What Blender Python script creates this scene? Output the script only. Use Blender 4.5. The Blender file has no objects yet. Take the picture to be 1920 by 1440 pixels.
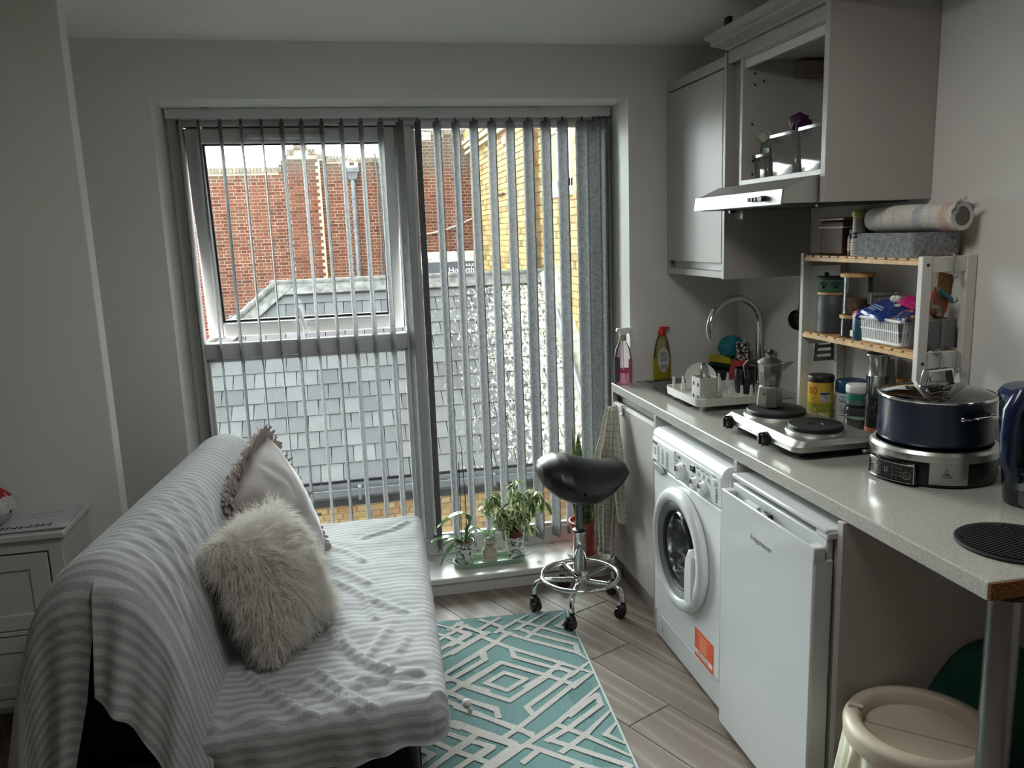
import bpy, bmesh, math, random
import numpy as np
from mathutils import Vector, Matrix, noise as mnoise
R_ = math.radians
random.seed(7)
SC = bpy.context.scene
COL = SC.collection

# ---------------------------------------------------------------- camera, world, exposure
def _cam_axes(yaw, pitch, roll):
    f = Vector((math.sin(yaw)*math.cos(pitch), math.cos(yaw)*math.cos(pitch), math.sin(pitch)))
    r = Vector((math.cos(yaw), -math.sin(yaw), 0)); u = r.cross(f)
    c, s = math.cos(roll), math.sin(roll)
    return c*r+s*u, -s*r+c*u, f
_r, _u, _f = _cam_axes(0.1987, -0.184, -0.0354)
CAMPOS = Vector((0, 0, 1.5768))
cam_d = bpy.data.cameras.new('camera'); cam = bpy.data.objects.new('camera', cam_d); COL.objects.link(cam)
cam_d.sensor_width = 36.0; cam_d.lens = 1511.3/1920*36; cam_d.clip_start = 0.05; cam_d.clip_end = 200
m = Matrix((( _r.x, _u.x, -_f.x, CAMPOS.x), (_r.y, _u.y, -_f.y, CAMPOS.y), (_r.z, _u.z, -_f.z, CAMPOS.z), (0, 0, 0, 1)))
cam.matrix_world = m
SC.camera = cam

SKY = 5.4
W = bpy.data.worlds.new('overcast_sky'); SC.world = W; W.use_nodes = True
_nt = W.node_tree; _nt.nodes.clear()
_o = _nt.nodes.new('ShaderNodeOutputWorld'); _b = _nt.nodes.new('ShaderNodeBackground')
_tc = _nt.nodes.new('ShaderNodeTexCoord'); _sx = _nt.nodes.new('ShaderNodeSeparateXYZ'); _rp = _nt.nodes.new('ShaderNodeValToRGB')
_nt.links.new(_tc.outputs['Generated'], _sx.inputs[0]); _nt.links.new(_sx.outputs['Z'], _rp.inputs[0])
_rp.color_ramp.elements[0].position = 0.0; _rp.color_ramp.elements[0].color = (.74, .77, .81, 1)
_rp.color_ramp.elements[1].position = 1.0; _rp.color_ramp.elements[1].color = (.97, 1.0, 1.05, 1)
_nt.links.new(_rp.outputs[0], _b.inputs['Color']); _b.inputs['Strength'].default_value = SKY
_nt.links.new(_b.outputs[0], _o.inputs[0])

SC.view_settings.view_transform = 'Standard'; SC.view_settings.look = 'None'
SC.view_settings.gamma = 1.0; SC.view_settings.use_curve_mapping = False
SC.view_settings.exposure = 1.33
SC.cycles.max_bounces = 20; SC.cycles.diffuse_bounces = 14; SC.cycles.glossy_bounces = 5
SC.cycles.transparent_max_bounces = 24; SC.cycles.transmission_bounces = 14
SC.cycles.caustics_reflective = False; SC.cycles.caustics_refractive = False
SC.cycles.sample_clamp_indirect = 6.0

SUN = bpy.data.lights.new('hazy_sun', 'SUN'); SUN.energy = 10.5; SUN.angle = R_(75); SUN.color = (1.0, .985, .96)
_so = bpy.data.objects.new('hazy_sun', SUN); COL.objects.link(_so); _so.location = (-4, 8, 12)
_so.rotation_euler = Vector((.13, -.80, -.56)).to_track_quat('-Z', 'Y').to_euler()

def lamp(name, loc, size, watts, rot=(0, 0, 0), col=(1, .97, .92)):
    L = bpy.data.lights.new(name, 'AREA'); L.shape = 'DISK'; L.size = size; L.energy = watts; L.color = col
    o = bpy.data.objects.new(name, L); o.location = loc; o.rotation_euler = rot; COL.objects.link(o); return o
lamp('fill_lamp_light', (.45, 1.50, 2.268), .60, 4.6)  # unseen ceiling lamp, added as fill for the dim room

def portal(name, loc, sx, sy, rot):
    L = bpy.data.lights.new(name, 'AREA'); L.shape = 'RECTANGLE'; L.size = sx; L.size_y = sy
    L.cycles.is_portal = True
    o = bpy.data.objects.new(name, L); o.location = loc; o.rotation_euler = rot; COL.objects.link(o); return o
portal('window_portal', (.275, 3.70, 1.1), 1.9, 2.04, (R_(-90), 0, 0))

# ---------------------------------------------------------------- helpers
def lin(c):
    c = c/255.0
    return c/12.92 if c <= .04045 else ((c+.055)/1.055)**2.4
def rgb(c): return (lin(c[0]), lin(c[1]), lin(c[2]), 1)

class NT:
    """small node tree helper"""
    def __init__(s, mat):
        mat.use_nodes = True; s.t = mat.node_tree; s.t.nodes.clear()
        s.out = s.n('ShaderNodeOutputMaterial')
    def n(s, k, **kw):
        x = s.t.nodes.new(k)
        for a, v in kw.items():
            if a in x.inputs: x.inputs[a].default_value = v
            else: setattr(x, a, v)
        return x
    def l(s, a, b): s.t.links.new(a, b)
    def ramp(s, fac, stops, interp='LINEAR'):
        r = s.n('ShaderNodeValToRGB'); e = r.color_ramp.elements; r.color_ramp.interpolation = interp
        while len(e) < len(stops): e.new(0.5)
        for i, (p, c) in enumerate(stops):
            e[i].position = p; e[i].color = rgb(c) if len(c) == 3 else c
        s.l(fac, r.inputs[0]); return r.outputs[0]
    def coord(s, kind='Object', scale=(1, 1, 1), rot=(0, 0, 0)):
        t = s.n('ShaderNodeTexCoord'); m_ = s.n('ShaderNodeMapping')
        m_.inputs['Scale'].default_value = scale; m_.inputs['Rotation'].default_value = rot
        s.l(t.outputs[kind], m_.inputs[0]); return m_.outputs[0]
    def math(s, op, a, b=None, c=None):
        m_ = s.n('ShaderNodeMath', operation=op)
        for i, v in enumerate((a, b, c)):
            if v is None: continue
            if isinstance(v, (int, float)): m_.inputs[i].default_value = v
            else: s.l(v, m_.inputs[i])
        return m_.outputs[0]
    def mix(s, fac, a, b):
        m_ = s.n('ShaderNodeMix', data_type='RGBA')
        for sock, v in ((m_.inputs[0], fac), (m_.inputs[6], a), (m_.inputs[7], b)):
            if isinstance(v, (int, float)): sock.default_value = v
            elif isinstance(v, (tuple, list)): sock.default_value = rgb(v)
            else: s.l(v, sock)
        return m_.outputs[2]
    def noise(s, vec, scale, detail=3, rough=.55):
        x = s.n('ShaderNodeTexNoise'); x.inputs['Scale'].default_value = scale
        x.inputs['Detail'].default_value = detail; x.inputs['Roughness'].default_value = rough
        s.l(vec, x.inputs['Vector']); return x.outputs['Fac']
    def bump(s, h, strength=.3, dist=.01):
        b = s.n('ShaderNodeBump'); b.inputs['Strength'].default_value = strength; b.inputs['Distance'].default_value = dist
        s.l(h, b.inputs['Height']); return b.outputs[0]
    def bsdf(s, col=None, rough=.5, metal=0, normal=None, spec=.5, **kw):
        b = s.n('ShaderNodeBsdfPrincipled')
        for sock, v in (('Base Color', col), ('Roughness', rough), ('Metallic', metal), ('Specular IOR Level', spec)):
            if v is None: continue
            if isinstance(v, (int, float)): b.inputs[sock].default_value = v
            elif isinstance(v, (tuple, list)): b.inputs[sock].default_value = rgb(v)
            else: s.l(v, b.inputs[sock])
        if normal is not None: s.l(normal, b.inputs['Normal'])
        for k, v in kw.items(): b.inputs[k].default_value = v
        s.l(b.outputs[0], s.out.inputs[0]); return b

MATS = {}
def P(name, col, rough=.5, metal=0, spec=.5, var=0.0, vscale=8, bump=0, bscale=60, bdist=.002, **kw):
    if name in MATS: return MATS[name]
    mt = bpy.data.materials.new(name); t = NT(mt)
    c = col; nrm = None
    if var or bump:
        v = t.coord()
    if var:
        f = t.noise(v, vscale, 4)
        dk = tuple(max(0, x*(1-var)) for x in col); lt = tuple(min(255, x*(1+var*.6)) for x in col)
        c = t.ramp(f, [(.3, dk), (.7, lt)])
    if bump:
        nrm = t.bump(t.noise(v, bscale, 3), bump, bdist)
    t.bsdf(c, rough, metal, nrm, spec, **kw)
    MATS[name] = mt; return mt
def thin_glass(name, tint=(255, 255, 255), ior=1.45, rough=.0, refl=1.0, haze=0.0, hazecol=(235, 235, 235)):
    """thin sheet: straight-through light, Fresnel reflection, optional cloudy share"""
    if name in MATS: return MATS[name]
    mt = bpy.data.materials.new(name); t = NT(mt)
    tr = t.n('ShaderNodeBsdfTransparent'); tr.inputs[0].default_value = rgb(tint)
    gl = t.n('ShaderNodeBsdfGlossy'); gl.inputs['Roughness'].default_value = rough
    fr = t.n('ShaderNodeFresnel'); fr.inputs[0].default_value = ior
    f = t.math('MULTIPLY', fr.outputs[0], refl)
    base = tr.outputs[0]
    if haze:
        df = t.n('ShaderNodeBsdfTranslucent'); df.inputs[0].default_value = rgb(hazecol)
        d2 = t.n('ShaderNodeBsdfDiffuse'); d2.inputs[0].default_value = rgb(hazecol)
        a = t.n('ShaderNodeMixShader'); a.inputs[0].default_value = .5; t.l(df.outputs[0], a.inputs[1]); t.l(d2.outputs[0], a.inputs[2])
        b = t.n('ShaderNodeMixShader'); b.inputs[0].default_value = haze; t.l(base, b.inputs[1]); t.l(a.outputs[0], b.inputs[2]); base = b.outputs[0]
    mx = t.n('ShaderNodeMixShader'); t.l(f, mx.inputs[0]); t.l(base, mx.inputs[1]); t.l(gl.outputs[0], mx.inputs[2])
    t.l(mx.outputs[0], t.out.inputs[0]); MATS[name] = mt; return mt

class MB:
    """collects geometry, then links it as ONE mesh object"""
    def __init__(s): s.v = []; s.f = []; s.mi = []; s.uv = {}; s.cur = 0
    def add(s, vs, fs):
        o = len(s.v); s.v.extend([tuple(x) for x in vs])
        for f in fs: s.f.append(tuple(i+o for i in f)); s.mi.append(s.cur)
        return o
    def box(s, x0, x1, y0, y1, z0, z1, M=None):
        vs = [(x, y, z) for x in (x0, x1) for y in (y0, y1) for z in (z0, z1)]
        if M is not None: vs = [M @ Vector(v) for v in vs]
        s.add(vs, [(0, 1, 3, 2), (4, 6, 7, 5), (0, 4, 5, 1), (2, 3, 7, 6), (0, 2, 6, 4), (1, 5, 7, 3)]); return s
    def hexa(s, bot, top):
        n = len(bot); s.add(list(bot)+list(top), [tuple(range(n))[::-1], tuple(range(n, 2*n))]+[(i, (i+1) % n, n+(i+1) % n, n+i) for i in range(n)]); return s
    def prism(s, poly, axis, a, b, M=None):
        def mk(p, d):
            if axis == 'x': v = (d, p[0], p[1])
            elif axis == 'y': v = (p[0], d, p[1])
            else: v = (p[0], p[1], d)
            return M @ Vector(v) if M is not None else v
        return s.hexa([mk(p, a) for p in poly], [mk(p, b) for p in poly])
    def ring(s, c, ax, r, n, ph=0):
        ax = Vector(ax).normalized(); a = ax.orthogonal().normalized() if abs(ax.z) < .999 else Vector((1, 0, 0)); b = ax.cross(a)
        return [Vector(c)+a*(r*math.cos(2*math.pi*i/n+ph))+b*(r*math.sin(2*math.pi*i/n+ph)) for i in range(n)]
    def cyl(s, p0, p1, r0, r1=None, n=16, cap=True):
        r1 = r0 if r1 is None else r1; ax = Vector(p1)-Vector(p0)
        A = s.ring(p0, ax, r0, n); B = s.ring(p1, ax, r1, n)
        fs = [(i, (i+1) % n, n+(i+1) % n, n+i) for i in range(n)]
        if cap: fs += [tuple(range(n))[::-1], tuple(range(n, 2*n))]
        s.add(A+B, fs); return s
    def tube(s, pts, r, n=8, closed=False):
        pts = [Vector(p) for p in pts]; k = len(pts); rr = r if isinstance(r, (list, tuple)) else [r]*k
        vs = []; prev = None
        for i, p in enumerate(pts):
            if closed: d = pts[(i+1) % k]-pts[i-1]
            else: d = pts[min(i+1, k-1)]-pts[max(i-1, 0)]
            if d.length < 1e-9: d = Vector((0, 0, 1))
            d.normalize()
            if prev is None: a = d.orthogonal().normalized()
            else:
                a = prev-d*prev.dot(d)
                a = a.normalized() if a.length > 1e-6 else d.orthogonal().normalized()
            prev = a; b = d.cross(a)
            vs += [p+a*(rr[i]*math.cos(2*math.pi*j/n))+b*(rr[i]*math.sin(2*math.pi*j/n)) for j in range(n)]
        fs = []
        for i in range(k if closed else k-1):
            q = (i+1) % k
            for j in range(n): fs.append((i*n+j, i*n+(j+1) % n, q*n+(j+1) % n, q*n+j))
        if not closed: fs += [tuple(range(n))[::-1], tuple(range((k-1)*n, k*n))]
        s.add(vs, fs); return s
    def lathe(s, prof, c=(0, 0, 0), n=28, M=None, sx=1, sy=1):
        vs = []; k = len(prof)
        for (r, z) in prof:
            for j in range(n):
                t = 2*math.pi*j/n; v = Vector((c[0]+r*sx*math.cos(t), c[1]+r*sy*math.sin(t), c[2]+z))
                vs.append(M @ v if M is not None else v)
        fs = [(i*n+j, i*n+(j+1) % n, (i+1)*n+(j+1) % n, (i+1)*n+j) for i in range(k-1) for j in range(n)]
        s.add(vs, fs); return s
    def ball(s, c, r, nu=14, nv=9, M=None):
        rx, ry, rz = r if isinstance(r, (tuple, list)) else (r, r, r)
        pr = [(math.sin(math.pi*i/nv), -math.cos(math.pi*i/nv)) for i in range(nv+1)]
        vs = []
        for (a, z) in pr:
            for j in range(nu):
                t = 2*math.pi*j/nu; v = Vector((rx*a*math.cos(t), ry*a*math.sin(t), rz*z))
                if M is not None: v = M @ v
                vs.append(v+Vector(c))
        s.add(vs, [(i*nu+j, i*nu+(j+1) % nu, (i+1)*nu+(j+1) % nu, (i+1)*nu+j) for i in range(nv) for j in range(nu)]); return s
    def grid(s, fn, nu, nv, uvfn=None, flip=False):
        o = len(s.v)
        vs = [fn(i/(nu-1), j/(nv-1)) for j in range(nv) for i in range(nu)]
        fs = []
        for j in range(nv-1):
            for i in range(nu-1):
                q = (j*nu+i, j*nu+i+1, (j+1)*nu+i+1, (j+1)*nu+i)
                fs.append(q[::-1] if flip else q)
        s.add(vs, fs)
        if uvfn:
            for j in range(nv):
                for i in range(nu): s.uv[o+j*nu+i] = uvfn(i/(nu-1), j/(nv-1))
        return s
    def text(s, body, size, org, xd, yd, depth=.0004, align='CENTER', lift=.0006, shear=0, sx=1.0):
        cu = bpy.data.curves.new('txt', 'FONT'); cu.body = body; cu.size = size; cu.align_x = align; cu.align_y = 'CENTER'; cu.resolution_u = 3; cu.shear = shear
        ob = bpy.data.objects.new('txt', cu); COL.objects.link(ob)
        dg = bpy.context.evaluated_depsgraph_get(); me = bpy.data.meshes.new_from_object(ob.evaluated_get(dg))
        xd = Vector(xd).normalized(); yd = Vector(yd).normalized(); nd = xd.cross(yd)
        vs = [Vector(org)+xd*(v.co.x*sx)+yd*v.co.y+nd*lift for v in me.vertices]
        s.add(vs, [tuple(p.vertices) for p in me.polygons])
        bpy.data.objects.remove(ob); bpy.data.meshes.remove(me); bpy.data.curves.remove(cu); return s
    def mesh(s, name, mats, smooth=True, ang=38, recalc=True, merge=0):
        me = bpy.data.meshes.new(name); me.from_pydata([tuple(v) for v in s.v], [], s.f)
        for mt in (mats if isinstance(mats, (list, tuple)) else [mats]): me.materials.append(mt)
        if max(s.mi or [0]) > 0: me.polygons.foreach_set('material_index', s.mi)
        if s.uv:
            uvl = me.uv_layers.new(name='UVMap')
            for lp in me.loops: uvl.data[lp.index].uv = s.uv.get(lp.vertex_index, (0, 0))
        if recalc or merge:
            bm = bmesh.new(); bm.from_mesh(me)
            if merge: bmesh.ops.remove_doubles(bm, verts=bm.verts, dist=merge)
            if recalc: bmesh.ops.recalc_face_normals(bm, faces=bm.faces)
            bm.to_mesh(me); bm.free()
        if smooth:
            me.shade_smooth()
            try: me.set_sharp_from_angle(angle=R_(ang))
            except Exception: pass
        return me
    def obj(s, name, mats, parent=None, smooth=True, ang=38, bevel=0, seg=2, recalc=True, merge=0, sub=0, kind=None, label=None):
        o = bpy.data.objects.new(name, s.mesh(name, mats, smooth, ang, recalc, merge)); COL.objects.link(o)
        if bevel:
            b = o.modifiers.new('bevel', 'BEVEL'); b.width = bevel; b.segments = seg; b.limit_method = 'ANGLE'; b.angle_limit = R_(40); b.harden_normals = False
        if sub:
            b = o.modifiers.new('sub', 'SUBSURF'); b.levels = sub; b.render_levels = sub
        if parent is not None: par(o, parent)
        if kind: o['kind'] = kind
        if label: o['label'] = label
        return o
def wmat(o):
    if o.parent is None: return o.matrix_basis.copy()
    return wmat(o.parent) @ o.matrix_parent_inverse @ o.matrix_basis
def par(o, p):
    o.parent = p; o.matrix_parent_inverse = wmat(p).inverted()
def tag(o, label, cat, group=None, kind=None):
    o['label'] = label; o['category'] = cat
    if group: o['group'] = group
    if kind: o['kind'] = kind
    return o
def thing(name, label, cat, loc=(0, 0, 0), group=None):
    o = bpy.data.objects.new(name, None); COL.objects.link(o); o.location = loc; o.empty_display_size = .05
    return tag(o, label, cat, group)
def struct(o): o['kind'] = 'structure'; return o
def node(name, parent):
    o = bpy.data.objects.new(name, None); COL.objects.link(o); par(o, parent); return o
def rot_at(c, ang, axis='Z'):
    return Matrix.Translation(Vector(c)) @ Matrix.Rotation(ang, 4, axis) @ Matrix.Translation(-Vector(c))
# ---------------------------------------------------------------- room shell
def wall_mat(name, col):
    mt = bpy.data.materials.new(name); t = NT(mt); v = t.coord()
    c = t.ramp(t.noise(v, 1.7, 3), [(.35, tuple(x*.985 for x in col)), (.65, col)])
    t.bsdf(c, .62, 0, t.bump(t.noise(v, 160, 3), .12, .0015), .25); return mt
M_wall = wall_mat('painted_wall', (230, 230, 226)); M_ceil = wall_mat('painted_ceiling', (240, 240, 238))
M_white = P('white_gloss_paint', (238, 239, 238), .28, var=.02)
M_upvc = P('white_upvc', (208, 209, 207), .32, spec=.5)
M_upvc_g = P('grey_upvc_gasket', (40, 42, 44), .7)
M_chrome = P('chrome', (225, 226, 228), .08, 1.0)
M_steel = P('brushed_steel', (190, 190, 186), .3, 1.0)
M_black = P('black_plastic', (22, 22, 24), .42)
M_blackr = P('black_rubber', (14, 14, 15), .7)
YW = 3.374
b = MB()
b.box(-2.2, -.67, YW, 3.72, -.1, 2.45).box(1.22, 1.836, YW, 3.72, -.1, 2.45).box(-.67, 1.22, YW, 3.72, 2.12, 2.45).box(-.67, 1.22, YW, 3.72, -.1, .052)
struct(b.obj('wall_back', M_wall, smooth=False))
struct(MB().box(1.736, 1.84, -2.7, YW, -.1, 2.45).obj('wall_right', M_wall, smooth=False))
struct(MB().box(-2.2, -.802, 2.862, 2.932, -.1, 2.45).obj('wall_left', M_wall, smooth=False, bevel=.004))
struct(MB().box(-2.3, -2.2, -2.7, 3.72, -.1, 2.45).obj('wall_west', M_wall, smooth=False))
struct(MB().box(-2.3, 1.84, -2.8, -2.7, -.1, 2.45).obj('wall_front', P('wall_front_taupe', (150, 142, 132), .7), smooth=False))  # unseen wall, colour darkened to hold back bounced light
struct(MB().box(-2.3, 1.84, -2.8, 3.72, 2.333, 2.45).obj('ceiling', M_ceil, smooth=False))
# window board
struct(MB().box(-.668, 1.218, YW-.012, 3.66, .053, .080).obj('trim_1', M_white, bevel=.006, seg=3))

# floor: laminate planks on a slab
def wood_mat():
    mt = bpy.data.materials.new('grey_oak_laminate'); t = NT(mt)
    oi = t.n('ShaderNodeObjectInfo')
    v = t.coord('Object')
    add = t.n('ShaderNodeVectorMath', operation='MULTIPLY_ADD'); add.inputs[1].default_value = (1, 1, 1)
    comb = t.n('ShaderNodeCombineXYZ')
    r = t.math('MULTIPLY', oi.outputs['Random'], 37.0)
    t.l(r, comb.inputs[0]); t.l(r, comb.inputs[1]); t.l(v, add.inputs[0]); t.l(comb.outputs[0], add.inputs[2])
    st = t.n('ShaderNodeMapping'); st.inputs['Scale'].default_value = (1.1, 9, 1); t.l(add.outputs[0], st.inputs[0])
    warp = t.noise(st.outputs[0], 1.6, 3)
    # cathedral figure: rings of a stretched, warped distance
    wv = t.n('ShaderNodeTexWave'); wv.wave_type = 'BANDS'; wv.bands_direction = 'Y'; wv.inputs['Scale'].default_value = .55; wv.inputs['Distortion'].default_value = 9
    wv.inputs['Detail'].default_value = 2; wv.inputs['Detail Scale'].default_value = .9
    t.l(st.outputs[0], wv.inputs['Vector'])
    fine = t.n('ShaderNodeMapping'); fine.inputs['Scale'].default_value = (6, 160, 1); t.l(add.outputs[0], fine.inputs[0])
    fn = t.noise(fine.outputs[0], 1.2, 4)
    c = t.ramp(wv.outputs['Fac'], [(0, (136, 124, 115)), (.80, (146, 134, 125)), (.95, (162, 151, 142)), (1, (168, 157, 149))])
    c2 = t.mix(t.math('MULTIPLY', fn, .55), c, (104, 92, 84))
    tone = t.math('MULTIPLY_ADD', oi.outputs['Random'], .3, -.05)
    c3 = t.mix(t.math('MAXIMUM', tone, 0), c2, (118, 106, 98))
    t.bsdf(c3, t.math('MULTIPLY_ADD', fn, .12, .36), 0, t.bump(fn, .1, .001), .4)
    return mt
M_wood = wood_mat()
floor = bpy.data.objects.new('floor', None); COL.objects.link(floor); struct(floor)
MB().box(-2.2, 1.736, -2.7, YW, -.1, -.008).obj('subfloor', P('plank_joint', (58, 50, 45), .8), floor, smooth=False)
def clip_poly(poly, x0, x1, y0, y1):
    for ax, lim, sg in ((0, x0, 1), (0, x1, -1), (1, y0, 1), (1, y1, -1)):
        out = []
        for i in range(len(poly)):
            p, q = poly[i-1], poly[i]; dp = sg*(p[ax]-lim); dq = sg*(q[ax]-lim)
            if (dp >= 0) != (dq >= 0):
                t = dp/(dp-dq); out.append((p[0]+(q[0]-p[0])*t, p[1]+(q[1]-p[1])*t))
            if dq >= 0: out.append(q)
        poly = out
        if len(poly) < 3: return []
    return poly
ANG = R_(-65); dx, dy = math.cos(ANG), math.sin(ANG); nx, ny = -dy, dx
rp = random.Random(3)
PW, PL = .19, 1.22
for k in range(-26, 24):
    o0 = 1.86+k*PW
    if k == 0: s0 = -2.08
    elif k == -1: s0 = -1.697
    else: s0 = rp.uniform(-PL, 0)
    for q in range(-7, 8):
        sa, sb = s0+q*PL, s0+(q+1)*PL
        g = .0014
        cor = [(sa+g, o0+g), (sb-g, o0+g), (sb-g, o0+PW-g), (sa+g, o0+PW-g)]
        poly = [(dx*s_+nx*o_, dy*s_+ny*o_) for s_, o_ in cor]
        poly = clip_poly(poly, -2.2, 1.736, -2.7, YW-.001)
        if not poly or (max(p[1] for p in poly) < .6): continue
        cx = sum(p[0] for p in poly)/len(poly); cy = sum(p[1] for p in poly)/len(poly)
        loc = Vector((dx*(sa+sb)/2+nx*(o0+PW/2), dy*(sa+sb)/2+ny*(o0+PW/2), 0))
        M = Matrix.Translation(loc) @ Matrix.Rotation(ANG, 4, 'Z'); Mi = M.inverted()
        L = [Mi @ Vector((p[0], p[1], 0)) for p in poly]
        c0 = sum(L, Vector())/len(L)
        def ins(v, d):
            w = c0-v; return v+w.normalized()*min(d, w.length*.5)
        n_ = len(L); b = MB()
        b.add([(v.x, v.y, -.008) for v in L]+[(v.x, v.y, -.0012) for v in L]+[(ins(v, .0022).x, ins(v, .0022).y, 0) for v in L],
              [(i, (i+1) % n_, n_+(i+1) % n_, n_+i) for i in range(n_)]+[(n_+i, n_+(i+1) % n_, 2*n_+(i+1) % n_, 2*n_+i) for i in range(n_)]+[tuple(range(2*n_, 3*n_))])
        o = b.obj('plank', M_wood, None, smooth=False); o.matrix_basis = M; par(o, floor)
# plain boards behind the camera
MB().box(-2.2, 1.736, -2.7, .62, -.02, -.002).obj('floor_board', M_wood, floor, smooth=False)

# ---------------------------------------------------------------- window
win = bpy.data.objects.new('window_1', None); COL.objects.link(win); win.location = (.275, 3.67, .08); struct(win)
FY0, FY1 = 3.64, 3.71
def frame_bar(b, x0, x1, z0, z1, y0=FY0, y1=FY1): b.box(x0, x1, y0, y1, z0, z1)
for (x0, x1, z0, z1, nm) in ((-.67, -.61, .08, 2.12, 'jamb'), (1.155, 1.22, .08, 2.12, 'jamb'), (-.61, 1.155, 2.055, 2.12, 'head_rail'), (-.61, 1.155, .08, .165, 'bottom_rail'),
                             (.258, .328, .165, 2.055, 'mullion'), (-.61, .258, 1.085, 1.155, 'transom')):
    MB().box(x0, x1, FY0, FY1, z0, z1).obj(nm, M_upvc, win, bevel=.006, seg=2)
M_glass = thin_glass('window_glass', (243, 248, 246), 1.5, 0, .9)
def pane(x0, x1, z0, z1, y, par_, M=None):
    o = MB().box(x0, x1, y-.003, y+.003, z0, z1, M).obj('pane', M_glass, par_, smooth=False)
    g = MB()
    for bx in ((x0, x1, z0, z0+.009), (x0, x1, z1-.009, z1), (x0, x0+.009, z0, z1), (x1-.009, x1, z0, z1)):
        g.box(bx[0], bx[1], y-.008, y+.008, bx[2], bx[3], M)
    g.obj('gasket', M_upvc_g, par_, smooth=False)
pane(-.61, .258, .165, 1.085, 3.685, win); pane(.328, 1.155, .165, 2.055, 3.685, win)
def beads(x0, x1, z0, z1):
    b = MB(); w = .014
    for (a, c, d, e) in ((x0, x1, z0, z0+w), (x0, x1, z1-w, z1), (x0, x0+w, z0, z1), (x1-w, x1, z0, z1)): b.box(a, c, 3.655, 3.676, d, e)
    b.obj('glazing_bead', M_upvc, win, bevel=.003)
beads(-.61, .258, .165, 1.085); beads(.328, 1.155, .165, 2.055)
# top-hung sash, pushed open at the bottom
sash = node('sash', win)
Ms = Matrix.Translation((0, 3.66, 2.05)) @ Matrix.Rotation(R_(7.6), 4, 'X') @ Matrix.Translation((0, -3.66, -2.05))
sx0, sx1, sz0, sz1 = -.606, .256, 1.16, 2.05
for (x0, x1, z0, z1, nm) in ((sx0, sx0+.062, sz0, sz1, 'sash_stile'), (sx1-.062, sx1, sz0, sz1, 'sash_stile'), (sx0+.062, sx1-.062, sz1-.062, sz1, 'sash_rail'), (sx0+.062, sx1-.062, sz0, sz0+.062, 'sash_rail')):
    MB().box(x0, x1, 3.645, 3.705, z0, z1, Ms).obj(nm, M_upvc, sash, bevel=.007)
b = MB()
for (x0, x1, z0, z1) in ((sx0-.008, sx0+.01, sz0-.008, sz1), (sx1-.01, sx1+.008, sz0-.008, sz1), (sx0, sx1, sz0-.01, sz0+.008)): b.box(x0, x1, 3.704, 3.711, z0, z1, Ms)
b.obj('sash_seal', M_upvc_g, sash, smooth=False)
pane(sx0+.062, sx1-.062, sz0+.062, sz1-.062, 3.685, sash, Ms)
hd = MB().box(-.20, -.17, 3.628, 3.646, sz0+.005, sz0+.035, Ms)
hd.hexa([Ms @ Vector(p) for p in ((-.195, 3.615, sz0+.02), (-.175, 3.615, sz0+.02), (-.175, 3.63, sz0+.02), (-.195, 3.63, sz0+.02))],
        [Ms @ Vector(p) for p in ((-.222, 3.60, sz0+.135), (-.206, 3.60, sz0+.135), (-.206, 3.614, sz0+.135), (-.222, 3.614, sz0+.135))])
hd.obj('sash_handle', P('white_handle', (225, 226, 226), .3), sash, bevel=.003)
MB().box(-.36, -.03, 3.628, 3.647, 2.006, 2.03, Ms).obj('trickle_vent', M_upvc, sash, bevel=.006)

# ---------------------------------------------------------------- vertical blind
bl = thing('vertical_blind', 'grey fabric vertical blind hanging open across the big window', 'blind', (.275, 3.6, 2.12))
MB().box(-.66, 1.212, 3.575, 3.622, 2.078, 2.119).obj('headrail', P('blind_rail_white', (205, 206, 208), .4), bl, bevel=.004)
for x in (-.50, .20, .86): MB().box(x-.016, x+.016, 3.562, 3.60, 2.108, 2.1195).obj('rail_bracket', P('bracket_clear', (190, 190, 192), .25), bl, bevel=.003)
def vane_mat():
    mt = bpy.data.materials.new('grey_blind_fabric'); t = NT(mt); v = t.coord()
    n1 = t.noise(v, 60, 4, .7)
    c = t.ramp(n1, [(.35, (134, 136, 138)), (.65, (172, 175, 178))])
    pb = t.n('ShaderNodeBsdfPrincipled'); t.l(c, pb.inputs['Base Color']); pb.inputs['Roughness'].default_value = .75
    t.l(t.bump(n1, .3, .002), pb.inputs['Normal'])
    tr = t.n('ShaderNodeBsdfTranslucent'); t.l(c, tr.inputs[0])
    mx = t.n('ShaderNodeMixShader'); mx.inputs[0].default_value = .15
    t.l(pb.outputs[0], mx.inputs[1]); t.l(tr.outputs[0], mx.inputs[2]); t.l(mx.outputs[0], t.out.inputs[0]); return mt
M_vane = vane_mat(); M_vclip = P('vane_hanger', (70, 72, 75), .4); M_chain = P('blind_chain', (225, 226, 228), .4)
vx = [-.618, -.537, -.454, -.373, -.291, -.211, -.131, -.049, .032, .113, .195, .276, .353, .435, .516, .595, .675, .756, .837, .917, .994, 1.083, 1.137, 1.167, 1.187]
rv = random.Random(5)
bot = []
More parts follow.
